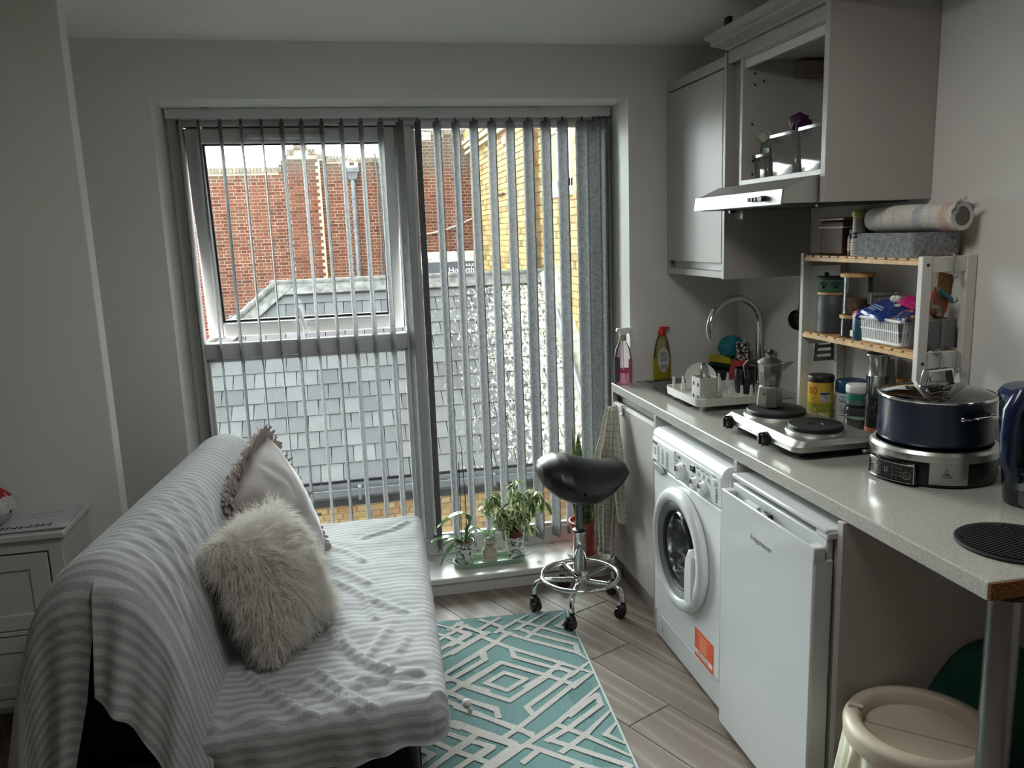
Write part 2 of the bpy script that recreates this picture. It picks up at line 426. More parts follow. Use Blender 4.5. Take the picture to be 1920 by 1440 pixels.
for i, x in enumerate(vx):
    th = R_(11+rv.uniform(-3, 3)) if i < 12 else R_(13+rv.uniform(-2, 2)+(i-12)*.5)
    if i == 11: th = R_(17)
    if i >= 21: th = R_((24, 30, 22, 12)[i-21])
    tw = rv.uniform(-.05, .05); cv = rv.uniform(.003, .007); zb = .125; wd = .0445
    lean = rv.uniform(-.004, .004)
    def vf(u, w_, x=x, th=th, tw=tw, cv=cv, lean=lean):
        a = (u-.5)*2; z = 2.066-(2.066-zb)*w_
        t = th+tw*math.sin(w_*2.2)+(.10*(1-min(1, w_/.05)))
        hw = wd*(1 if w_ > .004 else .8)
        if w_ > .992: hw *= .8
        # across the vane (mostly along y), bow towards +x
        ay = -math.cos(t); ax_ = math.sin(t)
        bow = cv*(1-a*a)
        return (x+ax_*a*hw+bow*math.cos(t)+lean*w_, 3.6+ay*a*hw+bow*math.sin(t), z)
    o = MB().grid(vf, 7, 30).obj('vane', M_vane, bl, recalc=False, ang=80)
    sm = o.modifiers.new('thick', 'SOLIDIFY'); sm.thickness = .0011
    MB().box(x-.004, x+.004, 3.594, 3.606, 2.060, 2.082).obj('hanger', M_vclip, bl, smooth=False)
    bot.append((x+lean, th))
# link chains along the foot of the vanes
for sg in (-1, 1):
    pts = []
    for i in range(len(bot)-1):
        xa, ta = bot[i]; xb, tb = bot[i+1]
        for k in range(6):
            f = k/6; pts.append((xa+(xb-xa)*f+sg*math.sin(ta)*.03, 3.6-sg*.036, .130-.028*4*f*(1-f)*min(1, (xb-xa)/.08)))
    MB().tube(pts, .0012, 5).obj('link_chain', M_chain, bl)
for k in range(2): MB().tube([(1.200+.006*k, 3.585, 2.07-.03*j) for j in range(46)], .0014, 5).obj('pull_cord', M_chain, bl)

lp = thing('fill_lamp', 'added round fill light on the ceiling, out of view', 'lamp', (.45, 1.50, 2.333))  # made-up housing around the added fill lamp
MB().lathe([(0, 0), (.35, 0), (.35, -.03), (.34, -.044), (.32, -.044), (.32, -.03), (0, -.03)], (.45, 1.50, 2.333), 40).obj('housing', M_white, lp)
# ---------------------------------------------------------------- outside
def brick_mat(name, stops, mort=None, grime=None):
    mt = bpy.data.materials.new(name); t = NT(mt)
    oi = t.n('ShaderNodeObjectInfo'); ge = t.n('ShaderNodeNewGeometry')
    r = t.math('FRACT', t.math('ADD', t.math('MULTIPLY', oi.outputs['Random'], 5.37), t.math('MULTIPLY', ge.outputs['Random Per Island'], 3.11)))
    c = t.ramp(r, stops)
    tcw = t.n('ShaderNodeNewGeometry'); n = t.noise(tcw.outputs['Position'], 9, 4, .65)
    c = t.mix(t.math('MULTIPLY', n, .45), c, tuple(x*.62 for x in stops[0][1]))
    if grime:
        lo, hi, gc = grime
        sx = t.n('ShaderNodeSeparateXYZ'); t.l(tcw.outputs['Position'], sx.inputs[0])
        f = t.math('MULTIPLY', t.math('SMOOTH_MIN', 1.0, t.math('MAXIMUM', t.math('DIVIDE', t.math('SUBTRACT', t.math('ADD', sx.outputs['Z'], t.math('MULTIPLY', n, .25)), lo), hi-lo), 0.0), .05), .8)
        c = t.mix(f, c, gc)
    t.bsdf(c, .85, 0, t.bump(n, .5, .01), .2); return mt
M_red = brick_mat('red_brick', [(0, (74, 40, 31)), (.35, (95, 54, 41)), (.7, (106, 65, 49)), (1, (84, 54, 41))], grime=(2.95, 3.45, (75, 68, 61)))
M_yel = brick_mat('yellow_stock_brick', [(0, (112, 92, 56)), (.3, (140, 118, 74)), (.65, (152, 131, 86)), (.85, (132, 106, 68)), (1, (92, 72, 48))])
M_low = brick_mat('weathered_and_shaded_brick', [(0, (98, 80, 56)), (.4, (114, 95, 66)), (.75, (124, 106, 76)), (1, (100, 68, 50))])
M_mred = P('mortar_pale', (150, 137, 120), .9, var=.15, vscale=3); M_myel = P('mortar_buff', (112, 96, 72), .9, var=.12, vscale=3); M_mlow = P('mortar_grey', (110, 98, 77), .9, var=.2, vscale=4)
def brick_wall(root, org, ud, nd, inside, u0, u1, z0, z1, mt, maxpart=300, course=.075, L=.225, flemish=True, seed=1, near=None, proud=.008):
    ud = Vector(ud); nd = Vector(nd); org = Vector(org); r = random.Random(seed)
    jt = .010
    def bmesh_(w, dep=.012):
        b = MB(); h = course-jt; c = .003
        o_ = [(-w/2, -.0, -h/2), (w/2, 0, -h/2), (w/2, 0, h/2), (-w/2, 0, h/2)]
        f_ = [(-w/2+c, dep, -h/2+c), (w/2-c, dep, -h/2+c), (w/2-c, dep, h/2-c), (-w/2+c, dep, h/2-c)]
        b.add(o_+f_, [(4, 5, 6, 7), (0, 1, 5, 4), (1, 2, 6, 5), (2, 3, 7, 6), (3, 0, 4, 7)]); return b
    ws, wh = L-jt, L/2-jt
    shared = {}
    items = []
    k = 0; z = z0
    while z < z1:
        off = (L*.75 if flemish else L*.5)*(k % 2); u = u0-L+ (off % L); j = 0
        while u < u1:
            st = (j % 2 == 0) if flemish else True
            w = ws if st else wh
            cu, cz = u+w/2, z+course/2
            if inside(cu, cz): items.append((cu, cz, w))
            u += w+jt; j += 1
        z += course; k += 1
    M3 = Matrix((( ud.x, nd.x, 0), (ud.y, nd.y, 0), (0, 0, 1)))
    def pos(cu, cz): return org+ud*cu+Vector((0, 0, cz))
    items.sort(key=lambda it: (near or (lambda p: (p-CAMPOS).length))(pos(it[0], it[1])))
    stuff = MB()
    for i, (cu, cz, w) in enumerate(items):
        dep = proud+r.uniform(-.003, .003)
        if i < maxpart:
            if w not in shared: shared[w] = bmesh_(w, proud).mesh('brick', mt, smooth=False)
            o = bpy.data.objects.new('brick', shared[w]); COL.objects.link(o)
            o.matrix_basis = Matrix.Translation(pos(cu, cz)+nd*r.uniform(-.002, .003)) @ M3.to_4x4(); par(o, root)
        else:
            b = bmesh_(w, dep); Mx = Matrix.Translation(pos(cu, cz)) @ M3.to_4x4()
            stuff.add([Mx @ Vector(v) for v in b.v], b.f)
    if stuff.f: stuff.obj('brickwork', mt, root, smooth=False, recalc=False, kind='stuff')
    return len(items)
# red wall with stepped parapet (bricks as parts where they show largest)
red = thing('brick_wall', 'long red brick wall with stepped parapet beyond the slate roof', 'wall', (-.6, 19.4, 0))
def parapet(x):
    if x < -1.21: return 3.24
    if x < -1.08: return 3.50
    if x < -.93: return 3.62
    if x < -.62: return 3.73
    if x < -.45: return 3.62
    if x < -.30: return 3.54
    return 3.46 if x < .3 else (3.42 if x < 1.3 else 4.02)
def pier(x): return -1.08 < x < -.44
b = MB()
segs = [(-6, -1.21), (-1.21, -1.08), (-1.08, -.93), (-.93, -.62), (-.62, -.45), (-.45, -.30), (-.30, .3), (.3, 1.3), (1.3, 4.0)]
for a, c in segs: b.box(a, c, 19.41, 19.7, -2.5, parapet((a+c)/2)-.05)
b.obj('mortar', M_mred, red, smooth=False)
cpm = P('parapet_coping', (105, 96, 85), .9, var=.35, vscale=6)
cp = MB()
for a, c in segs:
    z = parapet((a+c)/2)
    for q in range(max(1, int((c-a)/.075))):
        w = (c-a)/max(1, int((c-a)/.075)); cp.box(a+q*w+.006, a+(q+1)*w-.006, 19.385, 19.72, z-.12, z+rv.uniform(-.006, .006))
cp.obj('brick_coping', cpm, red, smooth=False, kind='stuff')
ins = lambda u, z: z < parapet(u)-.13 and z > -.9 and not pier(u) and u > -4.6
brick_wall(red, (0, 19.41, 0), (1, 0, 0), (0, -1, 0), ins, -4.6, 3.1, -.9, 4.0, M_red, 200, seed=2)
MB().box(-1.17, -.37, 19.335, 19.42, -.9, 3.38).obj('mortar', M_mred, red, smooth=False)
brick_wall(red, (0, 19.33, 0), (1, 0, 0), (0, -1, 0), lambda u, z: -1.14 < u < -.40, -1.25, -.34, .4, 3.38, M_red, 80, seed=3)
# drainpipes on the red wall
dp = thing('drainpipe', 'grey lead downpipe with box hopper on the red brick wall', 'pipe', (.345, 19.3, 0))
M_lead = P('lead_grey', (88, 91, 96), .6, var=.2, vscale=6)
MB().cyl((.345, 19.27, -.8), (.345, 19.27, 2.95), .05).obj('pipe', M_lead, dp)
MB().hexa([(.25, 19.2, 2.92), (.44, 19.2, 2.92), (.44, 19.34, 2.92), (.25, 19.34, 2.92)], [(.22, 19.16, 3.08), (.47, 19.16, 3.08), (.47, 19.36, 3.08), (.22, 19.36, 3.08)]).box(.19, .5, 19.14, 19.37, 3.08, 3.18).obj('hopper', M_lead, dp, bevel=.008)
MB().box(.2, .48, 19.18, 19.36, 3.18, 3.22).box(.2, .29, 19.18, 19.36, 3.18, 3.33).box(.4, .48, 19.18, 19.36, 3.18, 3.30).obj('white_crust', P('white_lime', (240, 240, 238), .9), dp, bevel=.02, label='white crust on the hopper')
for z in (.9, 1.75, 2.5): MB().cyl((.345, 19.27, z), (.345, 19.27, z+.06), .066).obj('pipe_collar', M_lead, dp)
cb = MB().tube([(.89+.012*math.sin(z*5), 19.33, z) for z in np.linspace(-.7, 3.5, 40)], .022, 6)
tag(cb.obj('wall_cable', P('cable_dark', (78, 74, 70), .8)), 'thin dark cable running up the red brick wall beside the downpipe', 'cable')
cb = MB().tube([(1.5+1.6*f, 19.34, 1.62+.36*f-.1*math.sin(f*3.14)) for f in np.linspace(0, 1, 16)], .02, 6)
tag(cb.obj('slack_cable', P('cable_grey', (150, 138, 128), .8)), 'slack pale cable strung across the red wall above the dark signboard', 'cable')
# signboard
sg = thing('signboard', 'dark grey shop signboard with white serif lettering below the red wall', 'sign', (2.35, 19.2, .6))
MB().box(1.74, 3.6, 19.22, 19.32, .98, 1.22).obj('fascia', P('peeling_white', (176, 174, 166), .9, var=.25, vscale=7), sg, smooth=False)
MB().box(1.70, 1.80, 19.16, 19.32, -.5, 1.0).obj('side_post', P('peeling_white', (176, 174, 166)), sg, smooth=False)
MB().box(1.80, 3.9, 19.14, 19.30, .57, .98).obj('board', P('sign_charcoal', (66, 67, 72), .7), sg, smooth=False)
b = MB()
b.text('Hogarth', .185, (2.73, 19.14, .775), (1, 0, 0), (0, 0, 1), lift=.004)
for x in (2.86, 2.93, 3.0):
    for z in (.905, .655):
        st = []
        for k in range(10):
            a = math.pi/2+k*math.pi/5; rr = .022 if k % 2 == 0 else .009; st.append((x+rr*math.cos(a), z+rr*math.sin(a)))
        b.prism(st, 'y', 19.131, 19.138)
b.box(2.82, 3.1, 19.131, 19.138, .872, .879).box(2.82, 3.1, 19.131, 19.138, .684, .691)
b.obj('lettering', P('sign_white', (235, 236, 236), .6), sg, smooth=False)

# yellow stock-brick building on the right
yb = thing('brick_building', 'yellow stock brick building with cornice on the right outside the window', 'building', (3.1, 15, -3))
XF, XN, YS = 3.018, 3.16, 12.95
MB().box(XF+.012, 6, YS+.012, 19.08, -3, 5.2).obj('mortar', M_myel, yb, smooth=False)
MB().box(XN+.012, 6, 7.2, YS+.1, -4, 5.2).obj('mortar', M_myel, yb, smooth=False)
WY0, WY1, WZ0, WZ1 = 11.1, 12.32, 2.2, 3.75
brick_wall(yb, (XF+.012, YS, 0), (0, 1, 0), (-1, 0, 0), lambda u, z: u < 6.10 and u > .0, 0, 6.5, .2, 4.6, M_yel, 300, seed=4, proud=.016, course=.105, L=.31)
brick_wall(yb, (XN+.012, 7.4, 0), (0, 1, 0), (-1, 0, 0), lambda u, z: .1 < u < YS-7.4 and not (WY0-.15 < u+7.4 < WY1+.12 and WZ0-.1 < z < WZ1+.1), 0, YS-7.4, -2.4, 4.6, M_yel, 300, seed=5, proud=.016, course=.105, L=.31, near=lambda p: abs(p.y-11.6)+.3*abs(p.z-1))
brick_wall(yb, (XF, YS+.012, 0), (1, 0, 0), (0, -1, 0), lambda u, z: .03 < u < .16, 0, .2, -.2, 4.6, M_low, 60, seed=6, proud=.012, course=.105, L=.22)  # return face: its shade is put into a darker brick colour
M_stone = P('buff_stone', (156, 143, 110), .85, var=.12, vscale=5)
b = MB()
b.box(XF-.16, XF+.1, YS-.05, 19.08, 3.62, 3.70).box(XF-.10, XF+.1, YS-.02, 19.08, 3.40, 3.47).box(XF-.12, XF+.1, YS-.02, 19.08, 3.52, 3.62)
b.obj('cornice', M_stone, yb, bevel=.015)
b = MB()
y = YS
while y < 19.0: b.box(XF-.11, XF+.05, y, y+.07, 3.72, 3.90); y += .14
b.obj('dentil_course', M_yel, yb, smooth=False, kind='stuff')
MB().box(XF-.02, XF+.1, 14.2, 15.05, 3.18, 3.37).obj('painted_patch', P('red_paint', (150, 70, 60), .8), yb, smooth=False, label='faded red painted patch under the cornice')
MB().box(XF-.05, XF+.05, 15.0, 15.6, 2.30, 2.33).obj('iron_bar', M_black, yb, smooth=False)
wf = node('window', yb)
MB().box(XN-.06, XN+.15, WY0-.12, WY1+.12, WZ0-.12, WZ0-.05).obj('window_sill', P('white_paint_out', (186, 186, 180), .6), wf, bevel=.01)
b = MB()
for (y0, y1, z0, z1) in ((WY0-.06, WY1+.06, WZ0-.05, WZ0+.12), (WY0-.06, WY1+.06, WZ1-.08, WZ1+.05), (WY0-.06, WY0+.05, WZ0, WZ1), (WY1-.02, WY1+.05, WZ0, WZ1), (11.68, 11.74, WZ0, WZ1), (WY0, WY1, 3.0, 3.05)):
    b.box(XN-.015, XN+.11, y0, y1, z0, z1)
b.obj('window_frame', P('white_paint_out', (186, 186, 180)), wf, bevel=.008)
MB().box(XN+.06, XN+.075, WY0, WY1, WZ0, WZ1).obj('pane', P('frosted_green_glass', (84, 124, 114), .3), wf, smooth=False)

# slate roof of the lean-to below the window
roof = thing('slate_roof', 'grey slate hipped roof with lichen just outside the window', 'roof', (1.2, 9.4, -1.24))
EY, EZ, RY, RZ = 9.40, -1.235, 12.0, .93
sl = math.hypot(RY-EY, RZ-EZ); ty, tz = (RY-EY)/sl, (RZ-EZ)/sl
nrm = Vector((0, -tz, ty))
def slate_mat():
    mt = bpy.data.materials.new('roof_slate'); t = NT(mt)
    oi = t.n('ShaderNodeObjectInfo'); ge = t.n('ShaderNodeNewGeometry')
    r = t.math('FRACT', t.math('ADD', oi.outputs['Random'], t.math('MULTIPLY', ge.outputs['Random Per Island'], 2.3)))
    c = t.ramp(r, [(0, (60, 60, 62)), (.5, (69, 70, 71)), (1, (77, 78, 79))])
    p = ge.outputs['Position']; n = t.noise(p, 7, 5, .7)
    c = t.mix(t.math('MULTIPLY', n, .5), c, (50, 50, 52))
    # lichen and lime splashes, thicker to the right where the gutter overflows
    sx = t.n('ShaderNodeSeparateXYZ'); t.l(p, sx.inputs[0])
    st = t.n('ShaderNodeMapping'); st.inputs['Scale'].default_value = (13, 6, 6); t.l(p, st.inputs[0])
    ln = t.noise(st.outputs[0], 2.1, 5, .72)
    amt = t.math('MINIMUM', t.math('MAXIMUM', t.math('MULTIPLY_ADD', sx.outputs['X'], .16, .02), .02), .42)
    thr = t.math('SUBTRACT', .80, t.math('MULTIPLY', amt, .85))
    f = t.math('MINIMUM', t.math('MAXIMUM', t.math('MULTIPLY', t.math('SUBTRACT', ln, thr), 14), 0), 1)
    c = t.mix(f, c, (155, 150, 136))
    t.bsdf(c, .85, 0, t.bump(n, .4, .008), .12); return mt
M_slate = slate_mat()
# battens / felt below
XL0, XR = -.98, 2.92
def hipx(y): return XL0-(RY-y)
b = MB(); 
b.add([(hipx(EY), EY, EZ-.03), (XR+.3, EY, EZ-.03), (XR+.3, RY, RZ-.03), (hipx(RY), RY, RZ-.03), (hipx(EY), EY, EZ-.3), (XR+.3, EY, EZ-.3), (XR+.3, 14.6, EZ-.3), (hipx(EY), 14.6, EZ-.3)],
      [(0, 1, 2, 3), (0, 4, 5, 1), (0, 3, 7, 4), (1, 5, 6, 2), (2, 6, 7, 3)])
b.obj('roof_deck', P('roof_felt', (12, 12, 13), .9), roof, smooth=False)
SW, EX = .262, .252
slates = []
rs = random.Random(11); row = 0; s0 = 0.0
while s0 < sl-.16:
    off = (row % 2)*SW/2; x = hipx(EY)-SW+off
    while x < XR:
        y = EY+ty*(s0+EX/2)
        xa = max(x, hipx(EY+ty*s0)+.05); xb = min(x+SW, XR)
        if xb-xa > .05: slates.append((xa, xb, s0))
        x += SW
    row += 1; s0 += EX
slates.sort(key=lambda q: (0 if (-1.75 < q[0] and q[1] < 2.9) else 5)+q[2]*.1)
stuff = MB(); shared = {}
for i, (xa, xb, s0) in enumerate(slates):
    w = xb-xa-.010; ln_ = min(.36, sl-s0)
    def slab(b, w=w, ln_=ln_):
        c = .0 if rs.random() > .12 else rs.uniform(.01, .03)
        pts = [(-w/2+c, 0), (w/2, 0), (w/2, ln_), (-w/2, ln_), (-w/2, c)] if c else [(-w/2, 0), (w/2, 0), (w/2, ln_), (-w/2, ln_)]
        b.hexa([(p[0], p[1], 0) for p in pts], [(p[0], p[1], .019) for p in pts]); return b
    key = round(w, 3)
    tilt = .046+rs.uniform(-.006, .008)
    M = Matrix.Translation(((xa+xb)/2+rs.uniform(-.002, .002), EY+ty*s0, EZ+tz*s0)+Vector()) if False else Matrix.Translation(Vector(((xa+xb)/2, EY+ty*s0, EZ+tz*s0))+nrm*.012)
    Rm = Matrix(((1, 0, 0), (0, ty, nrm.y), (0, tz, nrm.z))).to_4x4()
    M = M @ Rm @ Matrix.Rotation(-tilt, 4, 'X') @ Matrix.Rotation(rs.uniform(-.008, .008), 4, 'Z')
    if i < 300:
        if key == round(SW-.010, 3):
            vi = rs.randrange(6); k2 = (key, vi)
            if k2 not in shared: shared[k2] = slab(MB()).mesh('slate', M_slate, smooth=False)
            me = shared[k2]
        else: me = slab(MB()).mesh('slate', M_slate, smooth=False)
        o = bpy.data.objects.new('slate', me); COL.objects.link(o); o.matrix_basis = M; par(o, roof)
    else:
        bb = slab(MB()); stuff.add([M @ Vector(v) for v in bb.v], bb.f)
if stuff.f: stuff.obj('slating', M_slate, roof, smooth=False, kind='stuff')
# ridge, hip and abutment flashings
M_leadl = P('pale_lead', (80, 80, 78), .85, var=.3, spec=.15, vscale=9)
RYV = Vector((0, ty, tz))
b = MB()
def strip(p, q, d, w, t=.02):
    p, q, d = Vector(p), Vector(q), Vector(d)
    b.hexa([p, q, q+d*w, p+d*w], [v+nrm*t for v in (p, q, q+d*w, p+d*w)])
top = Vector((0, RY, RZ))+nrm*.045
strip((-1.02, top.y, top.z), (XR+.2, top.y, top.z), -RYV, .20, .02)
b.tube([(-1.05, RY+.02, RZ+.06), (XR+.2, RY+.02, RZ+.06)], .055, 10)
b.obj('ridge_flashing', M_leadl, roof)
b = MB()
p0 = Vector((-.98, RY, RZ))+nrm*.05; p1 = Vector((hipx(EY), EY, EZ))+nrm*.05
b.hexa([p0, p1, p1+Vector((.28, 0, 0)), p0+Vector((.28, 0, 0))], [v+nrm*.02 for v in (p0, p1, p1+Vector((.28, 0, 0)), p0+Vector((.28, 0, 0)))])
b.tube([p0+nrm*.02, p1+nrm*.02], .05, 10)
b.obj('hip_flashing', M_leadl, roof)
b = MB()
q0 = Vector((XR-.04, RY, RZ))+nrm*.04; q1 = Vector((XR-.04, EY, EZ))+nrm*.04
e = Vector((.30, 0, .16))
b.hexa([q0, q1, q1+e, q0+e], [v+nrm*.02 for v in (q0, q1, q1+e, q0+e)])
b.obj('abutment_flashing', P('mossy_mortar', (112, 109, 101), .9, var=.3, vscale=8), roof)
b = MB(); b.tube([(XR+.03, 11.2+(EY-11.2)*f, .31+(EZ-.31)*f+.16) for f in np.linspace(0, 1, 8)], .035, 8)
tag(b.obj('waste_pipe', M_lead), 'grey pipe running down the edge of the slate roof by the yellow wall', 'pipe')
gt = thing('gutter', 'black gutter along the eaves of the slate roof', 'gutter', (1, 9.3, -1.3))
b = MB()
pr = [(9.40, -1.25), (9.40, -1.37), (9.36, -1.41), (9.30, -1.41), (9.26, -1.37), (9.255, -1.29), (9.275, -1.29), (9.285, -1.36), (9.31, -1.39), (9.36, -1.385), (9.38, -1.25)]
pr = [(a-.012, c_) for a, c_ in pr]
b.prism(pr, 'x', -3.6, 3.1); b.obj('trough', P('gutter_black', (46, 49, 56), .5, var=.2), gt, ang=30)
for x in np.arange(-3.2, 3.1, .8): MB().box(x-.02, x+.02, 9.235, 9.392, -1.42, -1.27).obj('gutter_bracket', P('gutter_black', (46, 49, 56)), gt, smooth=False)
lw = thing('garden_wall', 'weathered yellow brick wall below the gutter outside the window', 'wall', (1, 9.45, -3.2))
MB().box(-3.6, 3.15, 9.432, 9.7, -3.6, -1.3).obj('mortar', M_mlow, lw, smooth=False)
brick_wall(lw, (0, 9.432, 0), (1, 0, 0), (0, -1, 0), lambda u, z: True, -1.9, 3.1, -2.9, -1.42, M_low, 300, seed=8, near=lambda p: abs(p.x-.8)+2.2*abs(p.z+1.4), proud=.014)
tag(MB().box(-14, 14, 3.8, 40, -3.7, -3.6).obj('yard_ground', P('yard_concrete', (120, 118, 112), .9, var=.15, vscale=2), None, smooth=False), 'grey concrete yard below the window', 'ground', kind='structure')
# this building's own outside face, below and beside the window
struct(MB().box(-8, -.7, 3.72, 3.765, -3.6, 6).box(1.25, 3.3, 3.72, 3.765, -3.6, 6).box(-.7, 1.25, 3.72, 3.765, 2.15, 6).box(-.7, 1.25, 3.72, 3.765, -3.6, .05).obj('wall_outer', P('render_out', (200, 196, 186), .9), smooth=False))
# ---------------------------------------------------------------- kitchen furniture
M_cab = P('cashmere_grey_laminate', (174, 170, 166), .42, spec=.3, var=.015, vscale=3)
M_cabin = P('cabinet_inside', (196, 194, 188), .5)
M_edge = P('cabinet_edge', (206, 204, 199), .4)
M_dark = P('shadow_gap', (42, 40, 38), .8)
CX = 1.384
# far wall cabinet beside the window wall
wc = thing('wall_cabinet', 'grey closed wall cabinet hung in the corner beside the window', 'cabinet', (1.56, 3.07, 1.38))
b = MB().box(1.406, 1.735, 2.826, 3.34, 1.392, 1.41).box(1.406, 1.735, 2.826, 3.34, 2.15, 2.168).box(1.71, 1.735, 2.826, 3.34, 1.41, 2.15)
b.obj('carcase', M_cabin, wc, smooth=False)
MB().box(CX, 1.735, 2.805, 2.825, 1.382, 2.184).obj('side_panel', M_cab, wc, bevel=.0015)
MB().box(CX+.002, 1.735, 3.341, 3.353, 1.382, 2.176).obj('side_panel', M_cab, wc, bevel=.0015)
MB().box(CX+.003, 1.42, 2.826, 3.34, 2.138, 2.176).obj('top_rail', M_cab, wc, bevel=.002)
MB().box(CX+.003, 1.42, 2.826, 3.34, 1.384, 1.410).obj('bottom_rail', M_cab, wc, bevel=.002)
MB().box(1.408, 1.42, 2.84, 3.32, 1.411, 1.45).obj('grip_channel', M_edge, wc, smooth=False)
MB().box(CX, 1.404, 2.829, 3.332, 1.440, 2.131).obj('door', M_cab, wc, bevel=.002)
# open cabinet over the hood
oc = thing('open_wall_cabinet', 'grey doorless wall cabinet open to the left above the cooker hood', 'cabinet', (1.56, 2.45, 1.71))
MB().box(CX-.004, 1.735, 2.166, 2.190, 1.636, 2.30).obj('end_panel', M_cab, oc, bevel=.0015)
MB().box(1.402, 1.712, 2.715, 2.733, 1.714, 2.16).obj('side_panel', M_cabin, oc, bevel=.0015)
MB().box(1.402, 1.712, 2.192, 2.208, 1.714, 2.16).obj('side_panel', M_cabin, oc, bevel=.0015)
MB().box(1.712, 1.73, 2.192, 2.733, 1.714, 2.16).obj('back_panel', M_cabin, oc, smooth=False)
MB().box(1.400, 1.712, 2.208, 2.715, 1.717, 1.734).obj('bottom_shelf', M_edge, oc, bevel=.0015)
MB().box(1.402, 1.712, 2.208, 2.715, 2.142, 2.16).obj('top_board', M_cabin, oc, bevel=.001)
MB().box(1.42, 1.44, 2.735, 2.803, 1.60, 2.18).obj('filler_strip', M_cab, oc, smooth=False)
MB().box(CX+.004, 1.404, 2.192, 2.800, 2.144, 2.186).obj('top_rail', M_cab, oc, bevel=.002)
MB().box(1.408, 1.424, 2.208, 2.715, 2.112, 2.141).obj('inner_rail', M_edge, oc, bevel=.002)
br = MB().box(1.60, 1.70, 2.672, 2.714, 2.082, 2.134)
br.obj('hanging_bracket', P('taupe_plastic', (150, 138, 128), .5), oc, bevel=.004)
for (x, z) in ((1.448, 2.095), (1.448, 2.058), (1.482, 2.07), (1.440, 1.925), (1.445, 1.80), (1.444, 1.755)):
    MB().cyl((x, 2.7152, z), (x, 2.7138, z), .0042, n=10).obj('drill_hole', M_dark, oc, smooth=False)
# cornice
co = thing('cornice', 'stepped grey cornice moulding laid along the top of the open cabinet', 'moulding', (1.35, 2.4, 2.19))
pr = [(1.42, 2.188), (1.378, 2.188), (1.372, 2.192), (1.324, 2.199), (1.318, 2.203), (1.320, 2.211), (1.300, 2.218), (1.294, 2.222), (1.294, 2.231), (1.306, 2.236), (1.42, 2.246)]
MB().prism(pr, 'y', 1.55, 2.80).obj('moulding', M_cab, co, ang=25)
MB().box(1.336, 1.352, 2.70, 2.728, 2.242, 2.278).obj('clip', M_dark, co, smooth=False)

# cooker hood
hd = thing('cooker_hood', 'slim brushed steel cooker hood under the open wall cabinet', 'hood', (1.5, 2.5, 1.635))
MB().prism([(1.262, 1.637), (1.268, 1.676), (1.352, 1.7135), (1.72, 1.7135), (1.72, 1.637)], 'y', 2.196, 2.792).obj('body', P('hood_steel_dull', (196, 196, 192), .5, 1.0), hd, smooth=False, bevel=.0015)
MB().hexa([(1.2585, 2.194, 1.634), (1.2585, 2.794, 1.634), (1.2625, 2.794, 1.634), (1.2625, 2.194, 1.634)], [(1.2640, 2.194, 1.679), (1.2640, 2.794, 1.679), (1.268, 2.794, 1.679), (1.268, 2.194, 1.679)]).obj('front_strip', P('hood_steel_front', (150, 150, 147), .5, 1.0), hd, smooth=False, bevel=.001)
for i in range(5):
    y = 2.372-.021*i
    MB().cyl((1.2625, y, 1.655), (1.248 if i < 4 else 1.243, y, 1.655), .0062 if i < 4 else .0085, n=12).obj('button', M_black, hd)
MB().box(1.28, 1.70, 2.22, 2.77, 1.632, 1.637).obj('filter', P('filter_grey', (70, 70, 68), .5, .6), hd, smooth=False)
for (x, y) in ((1.40, 2.775), (1.40, 2.215)): MB().box(x-.012, x+.012, y-.007, y+.007, 1.624, 1.633).obj('clip', M_black, hd, smooth=False)

# worktop with sink cut-out
def quartz_mat():
    mt = bpy.data.materials.new('speckled_worktop'); t = NT(mt); v = t.coord()
    n1 = t.noise(v, 420, 2, .6); n2 = t.noise(v, 900, 1)
    c = t.ramp(n1, [(.30, (138, 136, 128)), (.5, (172, 171, 164)), (.68, (186, 186, 180))])
    vo = t.n('ShaderNodeTexVoronoi'); vo.inputs['Scale'].default_value = 95; t.l(v, vo.inputs['Vector'])
    f = t.math('LESS_THAN', vo.outputs['Distance'], .075)
    c = t.mix(f, c, (226, 226, 222))
    t.bsdf(c, .16, 0, None, .5); return mt
M_top = quartz_mat()
wt = thing('worktop', 'long speckled grey worktop running from the window to a raw chipboard end', 'worktop', (1.43, 2.28, .872))
ZT, ZB = .910, .872; HX0, HX1, HY0, HY1 = 1.268, 1.645, 3.062, 3.335
X0, X1, Y0, Y1 = 1.130, 1.735, 1.1985, 3.372
b = MB()
for z in (ZT, ZB):
    vs = [(X0, Y0), (X1, Y0), (X1, Y1), (X0, Y1), (HX0, HY0), (HX1, HY0), (HX1, HY1), (HX0, HY1)]
    b.add([(x, y, z) for x, y in vs], [(0, 1, 5, 4), (1, 2, 6, 5), (2, 3, 7, 6), (3, 0, 4, 7)])
for i in range(4):
    j = (i+1) % 4; b.f += [(i, j, 8+j, 8+i), (4+i, 4+j, 12+j, 12+i)]; b.mi += [0, 0]
b.obj('top', M_top, wt, smooth=False, bevel=.003, seg=3)
def chip_mat():
    mt = bpy.data.materials.new('raw_chipboard'); t = NT(mt); v = t.coord('Object', (1, 1, 2.2))
    n = t.noise(v, 150, 3, .7)
    c = t.ramp(n, [(.3, (78, 52, 32)), (.5, (132, 92, 58)), (.7, (168, 124, 82))])
    t.bsdf(c, .9, 0, t.bump(n, .6, .003), .1); return mt
M_chip = chip_mat()
MB().box(1.1325, 1.735, 1.1945, 1.199, .8745, .9075).obj('raw_end', M_chip, wt, smooth=False, label='raw brown chipboard end')
lg = node('leg', wt); lg['label'] = 'round brushed steel leg'
MB().cyl((1.206, 1.236, .012), (1.206, 1.236, .864), .030, n=28).obj('tube', P('leg_steel', (150, 148, 145), .28, 1.0), lg)
